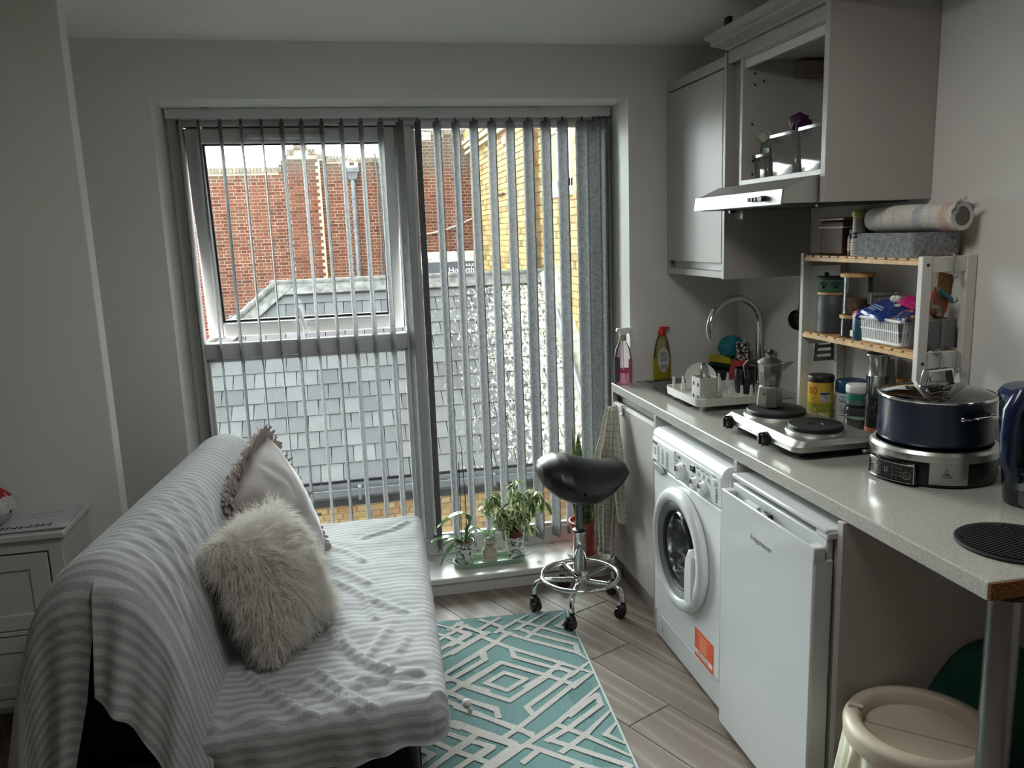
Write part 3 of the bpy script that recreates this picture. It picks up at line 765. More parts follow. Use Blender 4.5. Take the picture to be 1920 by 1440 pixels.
MB().cyl((1.206, 1.236, 0), (1.206, 1.236, .012), .036, n=24).obj('foot', M_black, lg); MB().cyl((1.206, 1.236, .864), (1.206, 1.236, .872), .045, n=24).obj('top_plate', M_black, lg)

# sink base cabinet
sb = thing('sink_base_cabinet', 'grey handleless base cabinet under the sink beside the window sill', 'cabinet', (1.42, 3.1, 0))
b = MB().box(1.152, 1.72, 2.868, 3.352, .10, .118).box(1.70, 1.72, 2.868, 3.352, .118, .70)
b.obj('carcase', M_cabin, sb, smooth=False)
MB().box(1.130, 1.72, 2.845, 2.866, 0, .871).obj('side_panel', M_cab, sb, bevel=.0015)
MB().box(1.130, 1.72, 3.352, 3.370, .082, .871).obj('side_panel', M_cab, sb, bevel=.0015)
MB().box(1.130, 1.150, 2.868, 3.350, .104, .826).obj('door', M_cab, sb, bevel=.002)
MB().box(1.136, 1.15, 2.868, 3.350, .824, .832).obj('door_edge', M_edge, sb, bevel=.001)
MB().box(1.160, 1.178, 2.868, 3.350, .79, .871).obj('grip_channel', P('channel_dark', (112, 108, 104), .5), sb, smooth=False)
MB().box(1.172, 1.188, 2.868, 3.352, 0, .10).obj('plinth', M_cab, sb, smooth=False)
# panels between the appliances
tag(MB().box(1.130, 1.72, 2.186, 2.206, 0, .871).obj('gable_panel', M_cab, None, bevel=.0015), 'grey upright panel between the washing machine and the fridge', 'panel')
tag(MB().box(1.122, 1.735, 1.634, 1.655, 0, .871).obj('gable_panel', M_cab, None, bevel=.0015), 'grey end panel right of the fridge, facing the beige bin', 'panel')

# sink and tap
M_sink = P('sink_steel', (176, 177, 176), .24, 1.0)
sk = thing('kitchen_sink', 'inset stainless steel sink with drainer at the window end of the worktop', 'sink', (1.46, 3.06, .76))
b = MB()
z1 = .7585
o_ = [(1.236, 2.785), (1.686, 2.785), (1.686, 3.352), (1.236, 3.352)]; hh = [(1.274, 3.068), (1.639, 3.068), (1.639, 3.329), (1.274, 3.329)]; ll = [(1.305, 3.095), (1.61, 3.095), (1.61, 3.30), (1.305, 3.30)]
b.add([(x, y, .9105) for x, y in o_]+[(x, y, .9135) for x, y in [(1.241, 2.79), (1.681, 2.79), (1.681, 3.347), (1.241, 3.347)]]+[(x, y, .9115) for x, y in hh]+[(x, y, .775) for x, y in ll]+[(1.45, 3.2, z1)],
      [(i, (i+1) % 4, 4+(i+1) % 4, 4+i) for i in range(4)]+[(4+i, 4+(i+1) % 4, 8+(i+1) % 4, 8+i) for i in range(4)]+[(8+i, 8+(i+1) % 4, 12+(i+1) % 4, 12+i) for i in range(4)]+[(12+i, 12+(i+1) % 4, 16) for i in range(4)])
b.obj('basin', M_sink, sk, bevel=.008, seg=3, recalc=False)
for i in range(6):
    x = 1.32+.055*i; MB().box(x-.008, x+.008, 2.815, 3.02, .9125, .9155).obj('drainer_rib', M_sink, sk, bevel=.0025)
MB().cyl((1.45, 3.2, .7590), (1.45, 3.2, .7640), .038, n=24).obj('waste', P('waste_dark', (90, 90, 90), .3, 1.0), sk)
tp = thing('kitchen_tap', 'tall chrome swan neck tap behind the sink', 'tap', (1.712, 3.13, .911))
bx, by, rr = 1.712, 3.13, .128
pts = [(bx, by, .912), (bx, by, 1.02), (bx, by, 1.15)]
for k in range(1, 17):
    a = math.pi*k/16*1.08; pts.append((bx-rr+rr*math.cos(a), by-.004*k, 1.155+rr*math.sin(a)))
MB().tube(pts, .0150, 16).obj('spout', M_chrome, tp)
MB().cyl((bx, by, .9105), (bx, by, .985), .022, n=20).obj('base', M_chrome, tp, bevel=.003)
MB().cyl((bx-.01, by-.018, .955), (bx-.03, by-.075, .975), .007, n=10).obj('lever', M_chrome, tp)

# ---------------------------------------------------------------- washing machine
wm = thing('washing_machine', 'white front loading washing machine under the worktop', 'washing machine', (1.39, 2.505, 0))
M_app = P('appliance_white', (222, 226, 228), .22, spec=.5); M_app2 = P('appliance_white_satin', (216, 220, 222), .35)
FX = 1.095; wy0, wy1 = 2.222, 2.790
MB().box(FX+.028, 1.68, wy0, wy1, .012, .822).obj('body', M_app, wm, bevel=.006)
MB().box(FX+.006, FX+.03, wy0+.002, wy1-.002, .112, .705).obj('front_panel', M_app, wm, bevel=.008, seg=3)
MB().box(FX+.012, FX+.03, wy0+.003, wy1-.003, .012, .108).obj('kick_panel', M_app2, wm, bevel=.005)
# rounded top edge + worktop lid
pr = [(FX+.004, .812)]+[(FX+.034-.030*math.cos(a), .815+.028*math.sin(a)) for a in np.linspace(0, math.pi/2, 8)]+[(1.68, .843), (1.68, .822), (FX+.03, .81)]
MB().prism(pr, 'y', wy0-.002, wy1+.002).obj('lid', M_app, wm, ang=50)
MB().hexa([(FX+.004, wy0, .708), (FX+.004, wy1, .708), (FX+.03, wy1, .708), (FX+.03, wy0, .708)], [(FX+.001, wy0, .812), (FX+.001, wy1, .812), (FX+.03, wy1, .812), (FX+.03, wy0, .812)]).obj('control_panel', M_app2, wm, bevel=.004)
dr = MB().box(FX-.003, FX+.006, 2.575, wy1-.004, .716, .806).obj('detergent_drawer', M_app, wm, bevel=.004)
MB().prism([(2.775, .712), (2.69, .712), (2.67, .700), (2.70, .682), (2.76, .686)], 'x', FX-.002, FX+.01).obj('drawer_grip', P('grip_grey', (150, 154, 156), .4), wm, bevel=.002)
M_ink = P('print_grey', (92, 96, 100), .6); M_ink2 = P('print_black', (30, 30, 32), .6)
b = MB(); rq = random.Random(4)
for cx_, n_, z0 in ((2.757, 4, .772), (2.722, 9, .785), (2.682, 8, .783), (2.640, 10, .783)):
    for i in range(n_):
        w = rq.uniform(.014, .026); z = z0-.0072*i; b.box(FX-.0045, FX-.003, cx_-w/2, cx_+w/2-.002, z-.0016, z+.0016)
b.obj('programme_print', M_ink, dr, smooth=False, kind='stuff')
MB().box(FX-.0045, FX-.003, 2.735, 2.777, .789, .797).box(FX-.0045, FX-.003, 2.742, 2.772, .722, .728).obj('maker_print', M_ink2, dr, smooth=False, kind='stuff')
def knob(y, z, r, d, nm='knob'):
    o = MB().lathe([(r*1.12, 0), (r*1.12, .004), (r, .005), (r*.92, d), (r*.3, d+.003), (0, d+.003)], (0, 0, 0), 24, Matrix.Translation((FX+.003, y, z)) @ Matrix.Rotation(R_(-90), 4, 'Y')).obj(nm, M_app, wm)
    MB().box(FX-d-.005, FX-d, y-.002, y+.002, z+r*.2, z+r*.85).obj('knob_mark', M_ink, o, smooth=False)
knob(2.523, .745, .029, .02); knob(2.405, .737, .022, .016); knob(2.345, .739, .022, .016)
MB().box(FX-.001, FX+.004, 2.412, 2.450, .772, .795).obj('display', P('lcd_dark', (36, 42, 36), .2), wm, bevel=.002)
MB().box(FX-.0022, FX-.001, 2.424, 2.438, .779, .787).obj('display_digits', P('lcd_green', (104, 128, 90), .4), wm, smooth=False)
for y in (2.388, 2.352, 2.316): MB().cyl((FX+.004, y, .780), (FX-.004, y, .780), .0085, n=16).obj('button', M_app, wm)
MB().cyl((FX+.004, 2.268, .783), (FX-.005, 2.268, .783), .0105, n=18).obj('start_button', M_app, wm)
MB().box(FX-.0012, FX+.003, 2.535, 2.552, .787, .797).obj('dial_print', M_ink, wm, smooth=False)
b = MB()
for (y, z, w) in ((2.56, .775, .012), (2.50, .775, .01), (2.388, .797, .02), (2.352, .797, .018), (2.316, .797, .016), (2.268, .803, .02), (2.43, .757, .012), (2.37, .757, .012)): b.box(FX-.0006, FX+.003, y-w/2, y+w/2, z-.0014, z+.0014)
for i in range(6): b.box(FX-.0006, FX+.003, 2.250, 2.257, .722+.008*i, .726+.008*i)
b.obj('panel_print', M_ink, wm, smooth=False, kind='stuff')
# door
dc = (FX, 2.522, .462); DM = Matrix.Translation(dc) @ Matrix.Rotation(R_(-90), 4, 'Y')
door = MB().lathe([(.216, -.004), (.219, .010), (.212, .022), (.197, .028), (.178, .026), (.171, .018), (.169, -.004)], (0, 0, 0), 56, DM).obj('door', M_app, wm, ang=60)
MB().lathe([(.171, .019), (.161, .015), (.146, .009), (.139, .004), (.136, .003), (.138, -.004)], (0, 0, 0), 48, DM).obj('door_ring', P('ring_grey', (120, 124, 126), .25), door, ang=60)
gl = MB().lathe([(0, .014), (.05, .0135), (.10, .011), (.138, .004), (.141, -.004)][::-1], (0, 0, 0), 44, DM).obj('door_glass', P('door_dark_glass', (10, 12, 13), .12, spec=.35), door, ang=70)
MB().prism([(2.522-.158, .462-.15), (2.522-.158, .462+.035), (2.522-.128, .462+.055), (2.522-.10, .462+.01), (2.522-.092, .462-.05), (2.522-.094, .462-.145)], 'x', FX-.031, FX+.002).obj('door_handle', M_app, door, bevel=.008, seg=3)
MB().lathe([(.137, .004), (.141, .011), (.146, .010)], (0, 0, 0), 48, DM).obj('door_seal', P('seal_grey', (58, 60, 62), .5), door)
# orange sticker
st = MB().box(FX+.0045, FX+.006, 2.270, 2.412, .118, .222).obj('sticker', P('orange_sticker', (232, 98, 52), .5), wm, smooth=False, label='orange IMPORTANT sticker')
b = MB(); 
for i in range(7):
    w = (.09, .05, .07, .065, .055, .06, .05)[i]; b.box(FX+.0035, FX+.0045, 2.345-w/2, 2.345+w/2, .2085-.0085*i, .2105-.0085*i)
b.obj('sticker_print', P('sticker_pale', (246, 190, 160), .6), st, smooth=False, kind='stuff')
w_ = MB().box(FX+.0036, FX+.0045, 2.273, 2.409, .132, .148).obj('sticker_band', P('sticker_white', (240, 240, 236), .5), st, smooth=False)
MB().text('IMPORTANT', .0165, (FX+.0036, 2.341, .140), (0, -1, 0), (0, 0, 1), lift=.0004).obj('lettering', M_ink2, st, smooth=False)
MB().cyl((FX+.012, 2.74, .062), (FX+.009, 2.74, .062), .022, n=20).obj('filter_cap', M_app2, wm)

# ---------------------------------------------------------------- fridge
fr = thing('fridge', 'white under counter fridge standing right of the washing machine', 'fridge', (1.38, 1.91, 0))
M_fr = P('fridge_white', (198, 202, 203), .16, spec=.5); M_fr2 = P('fridge_side', (196, 200, 200), .4)
GX = 1.067; fy0, fy1 = 1.664, 2.160
MB().box(1.128, 1.66, fy0+.006, fy1-.004, .03, .832).obj('cabinet', M_fr2, fr, bevel=.004)
fd = MB().box(GX, 1.122, fy0, fy1, .028, .768).obj('door', M_fr, fr, bevel=.006, seg=3)
MB().box(GX, GX+.008, fy0, fy1, .760, .802).obj('door_lip', M_fr, fd, bevel=.003)
MB().box(GX+.036, 1.122, fy0+.004, fy1-.004, .76, .818).obj('door_cap', M_fr2, fd, bevel=.004)
for ya in (fy0, fy1-.034): MB().box(GX+.004, 1.10, ya, ya+.034, .76, .802).obj('door_cheek', M_fr, fd, bevel=.004)
MB().box(1.122, 1.129, fy0+.012, fy1-.010, .04, .81).obj('door_gasket', P('gasket_grey', (120, 122, 122), .7), fd, smooth=False)
MB().box(1.10, 1.66, fy0+.001, fy1-.001, .832, .846).obj('top', M_fr, fr, bevel=.004)
MB().box(1.102, 1.150, fy0-.001, fy0+.05, .818, .838).obj('hinge_cover', M_fr2, fr, bevel=.004)
MB().box(GX+.012, GX+.03, 1.905, 1.945, .772, .800).obj('catch', M_black, fd, bevel=.004)
MB().box(GX+.009, GX+.02, 1.96, 2.03, .770, .806).obj('handle_label', P('label_pale', (206, 216, 214), .4), fd, smooth=False)
MB().text('fridgemaster', .0225, (GX, 1.918, .7175), (0, -1, 0), (0, 0, 1), lift=.0006).obj('lettering', P('logo_grey', (70, 76, 78), .4), fd, smooth=False)
for (x, y) in ((1.16, 1.70), (1.16, 2.12), (1.62, 1.70), (1.62, 2.12)): MB().cyl((x, y, 0), (x, y, .031), .016, n=12).obj('foot', M_black, fr)
# ---------------------------------------------------------------- shelf rack and what stands on it
M_rackw = P('rack_white', (214, 213, 206), .45); M_bamboo = P('bamboo', (212, 172, 118), .5, var=.14, vscale=22)
M_clear = thin_glass('clear_plastic', (236, 240, 240), 1.45, .05, 1.3, .10)
M_cloudy = thin_glass('cloudy_plastic', (225, 228, 228), 1.45, .12, 1.2, .38, (222, 224, 224))
M_jar = thin_glass('clear_jar_glass', (232, 238, 236), 1.5, .02, 1.6, .05)
M_tubw = P('tub_white', (226, 228, 228), .4)
rk = thing('shelf_rack', 'white framed two tier rack with slatted bamboo shelves on the worktop', 'rack', (1.65, 2.27, .91))
for ya, yb in ((1.964, 1.984), (2.556, 2.576)):
    fm = node('side_frame', rk)
    MB().box(1.560, 1.590, ya, yb, .9105, 1.476).obj('upright', M_rackw, fm, bevel=.002)
    MB().box(1.702, 1.733, ya, yb, .9105, 1.476).obj('upright', M_rackw, fm, bevel=.002)
    for z0, z1 in ((1.430, 1.474), (1.158, 1.206), (.93, .965)): MB().box(1.590, 1.702, ya+.003, yb-.003, z0, z1).obj('rail', M_rackw, fm, bevel=.002)
    for z in (1.176, 1.452): MB().cyl((1.577, ya-.0008 if ya < 2 else yb+.0008, z), (1.577, ya+.004 if ya < 2 else yb-.004, z), .005, n=12).obj('bolt', P('bolt_dark', (60, 60, 60), .4, .8), fm)
for zt in (1.470, 1.206):
    sh = node('shelf', rk)
    for xa in (1.562, 1.712): MB().box(xa, xa+.016, 1.984, 2.556, zt-.020, zt-.006).obj('shelf_rail', M_bamboo, sh, bevel=.0015)
    yy = 1.987
    while yy < 2.55:
        MB().box(1.562, 1.730, yy, min(yy+.036, 2.554), zt-.006, zt).obj('slat', M_bamboo, sh, bevel=.001); yy += .0475
ZS2, ZS1 = 1.4705, 1.2065
def jar(name, label, cat, c, prof, mat, n=28, group=None, part='body'):
    t = thing(name, label, cat, c, group); MB().lathe(prof, c, n).obj(part, mat, t, ang=45); return t
def ringpts(r, t): return [(r, 0), (r, t)]
# --- top shelf
c = (1.640, 2.430, ZS2)
t = thing('storage_box', 'brown see-through storage box standing at the window end of the top shelf', 'box', c)
MB().box(1.585, 1.70, 2.372, 2.505, ZS2, ZS2+.112).obj('body', P('brown_smoke_plastic', (92, 58, 36), .5, spec=.15, var=.15, vscale=9), t, bevel=.008, seg=3)
MB().box(1.583, 1.702, 2.370, 2.507, ZS2+.088, ZS2+.093).obj('fill_line', P('pale_line', (186, 160, 132), .5), t, smooth=False)
MB().box(1.582, 1.703, 2.368, 2.509, ZS2+.112, ZS2+.122).obj('lid', P('brown_lid', (112, 76, 52), .4), t, bevel=.003)
t = jar('spice_jar', 'small dark spice jar with a pale printed label beside the brown storage box', 'jar', (1.606, 2.345, ZS2), [(0, 0), (.018, 0), (.019, .004), (.019, .062), (.014, .07), (0, .07)], P('spice_dark', (54, 40, 34), .3))
MB().lathe([(.0146, .068), (.0146, .082), (0, .082)], (1.606, 2.345, ZS2), 18).obj('lid', P('lid_taupe', (128, 116, 104), .4), t)
MB().lathe([(.0194, .014), (.0194, .054)], (1.606, 2.345, ZS2), 20).obj('paper_label', P('label_redwhite', (206, 170, 160), .6, var=.3, vscale=70), t)
t = jar('shaker_bottle', 'tall slim white shaker bottle with pale yellow cap and navy stripes on the top shelf', 'bottle', (1.600, 2.312, ZS2), [(0, 0), (.022, 0), (.0235, .004), (.0235, .050), (.021, .056), (.019, .122), (0, .122)], P('shaker_grey_white', (206, 206, 200), .4))
MB().lathe([(.0205, .120), (.0225, .122), (.0225, .137), (.019, .141), (0, .141)], (1.600, 2.312, ZS2), 22).obj('cap', P('cap_pale_yellow', (206, 198, 110), .45), t)
for z0, z1 in ((.056, .062), (.066, .073)): MB().lathe([(.0217, z0), (.0217, z1)], (1.600, 2.312, ZS2), 22).obj('stripe', P('navy', (30, 40, 92), .5), t)
b = MB()
for i in range(5): b.lathe([(.0237, .008+.008*i), (.0237, .0105+.008*i)], (1.600, 2.312, ZS2), 22)
b.obj('small_print', P('print_olive', (128, 126, 110), .6), t, kind='stuff')
# felt tray + paper roll
def felt_mat():
    mt = bpy.data.materials.new('grey_felt'); t_ = NT(mt); v = t_.coord()
    n = t_.noise(v, 90, 5, .75); c_ = t_.ramp(n, [(.35, (108, 110, 114)), (.65, (164, 166, 170))])
    t_.bsdf(c_, .95, 0, t_.bump(n, .6, .004), .1); return mt
t = thing('felt_tray', 'mottled grey felt tray lying on the top shelf under the paper towel', 'tray', (1.645, 2.14, ZS2))
def rrect(x0, x1, y0, y1, r, n=6):
    out = []
    for cx_, cy_, a0 in ((x1-r, y1-r, 0), (x0+r, y1-r, 90), (x0+r, y0+r, 180), (x1-r, y0+r, 270)):
        for k in range(n+1):
            a = R_(a0+90*k/n); out.append((cx_+r*math.cos(a), cy_+r*math.sin(a)))
    return out
A = rrect(1.566, 1.716, 2.008, 2.272, .02); B = rrect(1.560, 1.722, 2.002, 2.278, .022)
b = MB(); n_ = len(A)
b.add([(x, y, ZS2) for x, y in A]+[(x, y, ZS2+.071) for x, y in B]+[(1.641+(x-1.641)*.95, 2.14+(y-2.14)*.97, ZS2+.071) for x, y in B]+[(1.641+(x-1.641)*.93, 2.14+(y-2.14)*.96, ZS2+.008) for x, y in A],
      [tuple(range(n_))[::-1], tuple(range(3*n_, 4*n_))]+[(k*n_+i, k*n_+(i+1) % n_, (k+1)*n_+(i+1) % n_, (k+1)*n_+i) for k in range(3) for i in range(n_)])
b.obj('body', felt_mat(), t, ang=50)
def towel_mat():
    mt = bpy.data.materials.new('paper_towel'); t_ = NT(mt); v = t_.coord('UV')
    sx = t_.n('ShaderNodeSeparateXYZ'); t_.l(v, sx.inputs[0])
    lb = t_.noise(t_.coord(), 120, 2)
    def band(c0, w): return t_.math('LESS_THAN', t_.math('ABSOLUTE', t_.math('SUBTRACT', sx.outputs['Y'], c0)), w)
    hat = t_.math('GREATER_THAN', t_.math('SINE', t_.math('ADD', t_.math('MULTIPLY', sx.outputs['X'], 150), t_.math('MULTIPLY', sx.outputs['Y'], 330))), .1)
    c_ = t_.ramp(lb, [(.3, (206, 200, 192)), (.7, (228, 224, 216))])
    for p, w, col in ((.22, .02, (186, 168, 172)), (.36, .02, (178, 184, 190)), (.62, .045, (120, 146, 160)), (.90, .045, (206, 118, 88))):
        c_ = t_.mix(t_.math('MULTIPLY', t_.math('MULTIPLY', band(p, w), hat), .8), c_, col)
    t_.bsdf(c_, .85, 0, t_.bump(lb, .4, .002), .15); return mt
t = thing('paper_towel_roll', 'wrapped kitchen paper roll lying on top of the felt tray', 'paper roll', (1.64, 2.12, ZS2+.07))
pa, pb_ = Vector((1.622, 2.275, ZS2+.1115)), Vector((1.662, 1.948, ZS2+.1115)); ax = (pb_-pa).normalized(); e1 = Vector((0, 0, 1)); e2 = ax.cross(e1).normalized()
def rollf(r):
    return lambda u, w: tuple(pa+(pb_-pa)*w+(e2*math.cos(2*math.pi*u)+e1*math.sin(2*math.pi*u))*(r*(1-.10*max(0, .06-w)/.06)))
MB().grid(rollf(.0385), 41, 24, lambda u, w: (u, w)).obj('paper', towel_mat(), t, merge=1e-5, ang=60)
def annu(p, r0, r1):
    b_ = MB(); n = 30; vs = []
    for r in (r0, r1): vs += [p+(e2*math.cos(2*math.pi*k/n)+e1*math.sin(2*math.pi*k/n))*r for k in range(n)]
    b_.add(vs, [(k, (k+1) % n, n+(k+1) % n, n+k) for k in range(n)]); return b_
annu(pb_, .026, .0385).obj('roll_end', P('paper_end', (216, 212, 204), .9), t, smooth=False)
MB().cyl(pb_-ax*.05, pb_-ax*.002, .027, n=28, cap=True).obj('cardboard_core', P('core_grey', (118, 114, 108), .9), t)
b = MB(); rq = random.Random(9)
for k in range(26):
    a0 = rq.uniform(-.3, 2.6); p = pb_+(e2*math.cos(a0)+e1*math.sin(a0))*.04
    q = p+Vector((rq.uniform(.0, .012), rq.uniform(-.010, .010), rq.uniform(-.006, .010)))
    s_ = q+Vector((rq.uniform(-.006, .009), rq.uniform(-.012, .006), rq.uniform(-.006, .008))); r2 = pb_+(e2*math.cos(a0+.5)+e1*math.sin(a0+.5))*.04
    b.add([p, q, s_, r2], [(0, 1, 2), (0, 2, 3)])
b.obj('plastic_wrap', M_cloudy, t, smooth=False, recalc=False, kind='stuff')
# --- middle shelf
t = jar('canister', 'dark green grey ribbed canister with bamboo rim at the window end of the middle shelf', 'canister', (1.637, 2.486, ZS1), [(0, 0), (.052, 0), (.055, .003)]+[(.055-(.0012 if i % 2 else 0), .006+.0032*i) for i in range(12)]+[(.055, .046), (.055, .127), (.052, .13), (0, .13)], P('canister_slate', (66, 74, 76), .5), 36)
MB().lathe([(0, .1302), (.0562, .1302), (.0562, .1385), (0, .1385)], (1.637, 2.486, ZS1), 36).obj('lid', M_bamboo, t)
c = (1.637, 2.486, ZS1+.139)
t = jar('pet_bowl', 'small green pet bowl with black paw prints stacked on the dark canister', 'bowl', c, [(0, 0), (.050, 0), (.0535, .004), (.0565, .045), (.058, .05), (.0545, .05), (.048, .008), (0, .007)], P('bowl_green', (66, 110, 92), .35), 36)
MB().lathe([(.0568, .0425), (.0584, .0505), (.0535, .0508)], c, 36).obj('rim', P('bowl_rim', (30, 44, 42), .35), t)
for a in (195, 238, 281):
    b = MB(); ca, sa = math.cos(R_(a)), math.sin(R_(a))
    for (du, dz, r) in ((0, .020, .0075), (-.011, .029, .0038), (-.004, .0335, .004), (.004, .0335, .004), (.011, .029, .0038)):
        rad = .0548; aa = R_(a)+du/rad; p = Vector((c[0]+rad*math.cos(aa), c[1]+rad*math.sin(aa), c[2]+dz)); b.ball(p, (r, r, r*.95), 10, 6, None)
    b.obj('paw_print', P('paw_black', (18, 22, 22), .5), t, kind='stuff')
# glass jars with bamboo lids
def glassjar(name, label, c, r, h, fill, fmat, lid_r, gh):
    t_ = thing(name, label, 'jar', c)
    MB().lathe([(0, .003), (r, .003), (r, h)], c, 28).obj('glass', M_jar, t_, ang=60)
    MB().lathe([(0, .005), (r*.94, .005), (r*.94, fill), (r*.5, fill+.004), (0, fill+.002)], c, 24).obj('contents', fmat, t_)
    MB().lathe([(0, h), (lid_r, h), (lid_r, h+gh), (lid_r*.97, h+gh+.001), (0, h+gh+.001)], c, 32).obj('lid', M_bamboo, t_)
    return t_
M_nuts = P('mixed_nuts', (150, 112, 82), .7, var=.5, vscale=85, bump=1, bscale=70, bdist=.012); M_beans = P('dark_beans', (40, 32, 30), .5, var=.6, vscale=120, bump=1, bscale=110, bdist=.008)
glassjar('glass_jar', 'low glass jar of dark beans with bamboo lid under the taller nut jar', (1.622, 2.355, ZS1), .040, .062, .045, M_beans, .0425, .009)
glassjar('glass_jar', 'tall glass jar of nuts with wide bamboo lid stacked on the bean jar', (1.630, 2.350, ZS1+.0735), .046, .122, .050, M_nuts, .054, .010)
# can behind the basket
t = jar('blue_tin', 'narrow teal blue tin with an orange and white top left of the slotted basket', 'tin', (1.600, 2.283, ZS1), [(0, 0), (.024, 0), (.025, .003), (.025, .077), (.022, .08), (0, .08)], P('tin_teal', (44, 84, 108), .4), 26)
MB().lathe([(.0253, .077), (.0253, .083), (.018, .092), (0, .092)], (1.600, 2.283, ZS1), 24).obj('lid', P('lid_orange', (206, 112, 82), .5), t)
MB().lathe([(.0254, .073), (.0254, .077)], (1.600, 2.283, ZS1), 24).obj('rim', M_tubw, t)
MB().box(1.5735, 1.5745, 2.284, 2.298, ZS1+.010, ZS1+.030).obj('barcode', P('label_pale', (206, 216, 214)), t, smooth=False)
# slotted white basket
bk = thing('slotted_basket', 'white slotted plastic basket full of snack bags on the middle shelf', 'basket', (1.645, 2.165, ZS1))
M_bask = P('basket_white', (226, 228, 230), .35)
bx0, bx1, by0, by1 = 1.578, 1.712, 2.066, 2.262; hB = .082
MB().box(bx0+.006, bx1-.006, by0+.006, by1-.006, ZS1, ZS1+.014).obj('base', M_bask, bk, bevel=.005)
def wallbars(pax, a0, a1, fix, sgn):
    n = int((a1-a0)/.0085)
    for i in range(n):
        a = a0+(a1-a0)*(i+.5)/n; w = .0023
        if pax == 'y': MB().hexa([(fix+sgn*.006-.001, a-w, ZS1+.013), (fix+sgn*.006+.001, a-w, ZS1+.013), (fix+sgn*.006+.001, a+w, ZS1+.013), (fix+sgn*.006-.001, a+w, ZS1+.013)], [(fix-.001, a-w, ZS1+hB-.008), (fix+.001, a-w, ZS1+hB-.008), (fix+.001, a+w, ZS1+hB-.008), (fix-.001, a+w, ZS1+hB-.008)]).obj('rib', M_bask, bk, smooth=False)
        else: MB().hexa([(a-w, fix+sgn*.006-.001, ZS1+.013), (a+w, fix+sgn*.006-.001, ZS1+.013), (a+w, fix+sgn*.006+.001, ZS1+.013), (a-w, fix+sgn*.006+.001, ZS1+.013)], [(a-w, fix-.001, ZS1+hB-.008), (a+w, fix-.001, ZS1+hB-.008), (a+w, fix+.001, ZS1+hB-.008), (a-w, fix+.001, ZS1+hB-.008)]).obj('rib', M_bask, bk, smooth=False)
wallbars('y', by0+.01, by1-.01, bx0, 1); wallbars('x', bx0+.01, bx1-.01, by0, 1); wallbars('x', bx0+.01, bx1-.01, by1, -1)
MB().box(bx1-.009, bx1-.007, by0+.006, by1-.006, ZS1+.013, ZS1+hB-.008).obj('back_wall', M_bask, bk, smooth=False)
b = MB()
for (x0, x1, y0, y1) in ((bx0-.004, bx0+.003, by0-.004, by1+.004), (bx1-.006, bx1+.003, by0-.004, by1+.004), (bx0, bx1, by0-.004, by0+.003), (bx0, bx1, by1-.003, by1+.004)): b.box(x0, x1, y0, y1, ZS1+hB-.009, ZS1+hB)
b.obj('rim', M_bask, bk, bevel=.002)
b = MB()
b.box(bx0+.001, bx0+.004, by0+.008, by1-.008, ZS1+.043, ZS1+.047).box(bx0+.008, bx1-.008, by0+.001, by0+.004, ZS1+.043, ZS1+.047)
b.obj('mid_band', M_bask, bk, smooth=False)
# snack bags: crumpled pillow shapes
def crumple(name, label, cat, c, size, mats, rot=(0, 0, 0), seed=1, amp=.12, n=16, sheet=False, group=None):
    rq_ = random.Random(seed); M = Matrix.Translation(c) @ (Matrix.Rotation(rot[2], 4, 'Z') @ Matrix.Rotation(rot[1], 4, 'Y') @ Matrix.Rotation(rot[0], 4, 'X'))
    b_ = MB(); off = Vector((rq_.uniform(0, 50), rq_.uniform(0, 50), rq_.uniform(0, 50)))
    for sg_ in (1, -1):
        def f(u, w, sg_=sg_):
            x, y = u*2-1, w*2-1
            e = max(0, 1-abs(x)**4)*max(0, 1-abs(y)**4); h = (e**.5)*sg_
            q = Vector((x*1.7, y*1.7, sg_*2))+off
            d = mnoise.noise_vector(q*1.3)*amp
            return tuple(M @ Vector((size[0]/2*(x+d.x*.5), size[1]/2*(y+d.y*.5), size[2]/2*(h*(1+d.z*2)+mnoise.noise(q*2.6)*.35*e))))
        b_.grid(f, n, n, lambda u, w: (u, w))
    o = b_.obj(name, mats, None, merge=1e-4, ang=28); tag(o, label, cat, group); return o
def print_mat(name, base, cols, scale=30, rough=.35):
    if name in MATS: return MATS[name]
    mt = bpy.data.materials.new(name); t_ = NT(mt); v = t_.coord('Object')
    n1 = t_.noise(v, scale, 2, .5)
    stops = [(0, base), (.52, base)]
    for i, c_ in enumerate(cols): stops += [(.54+.09*i, c_), (.61+.09*i, c_)]
    c_ = t_.ramp(n1, stops[:8], 'LINEAR'); t_.bsdf(c_, rough, 0, None, .5); MATS[name] = mt; return mt
o = crumple('snack_bag', 'navy blue snack packet lying slanted across the slotted basket', 'packet', (1.612, 2.190, ZS1+.100), (.10, .125, .022), print_mat('navy_packet', (36, 62, 128), [(44, 70, 136), (36, 56, 118)], 26), (R_(10), R_(-20), R_(-8)), 3)
PX = Matrix.Translation((1.612, 2.190, ZS1+.100)) @ (Matrix.Rotation(R_(-8), 4, 'Z') @ Matrix.Rotation(R_(-20), 4, 'Y') @ Matrix.Rotation(R_(10), 4, 'X'))
pm = MB()
for k, (lx, ly, w) in enumerate(((-.006, .012, .05), (-.017, .006, .062), (-.028, .014, .034))): pm.box(lx-.003, lx+.003, ly-w/2, ly+w/2, .0142, .0150, PX)
pm.obj('print', P('packet_pale_print', (150, 172, 206), .5), o, smooth=False, kind='stuff')
pm = MB(); pm.prism([(.030+.009*math.cos(a), -.030+.013*math.sin(a)) for a in np.linspace(0, 6.28, 17)[:-1]], 'z', .0125, .0135, PX)
pm.obj('oval_badge', P('badge_pale', (186, 196, 196), .5), o, smooth=False)
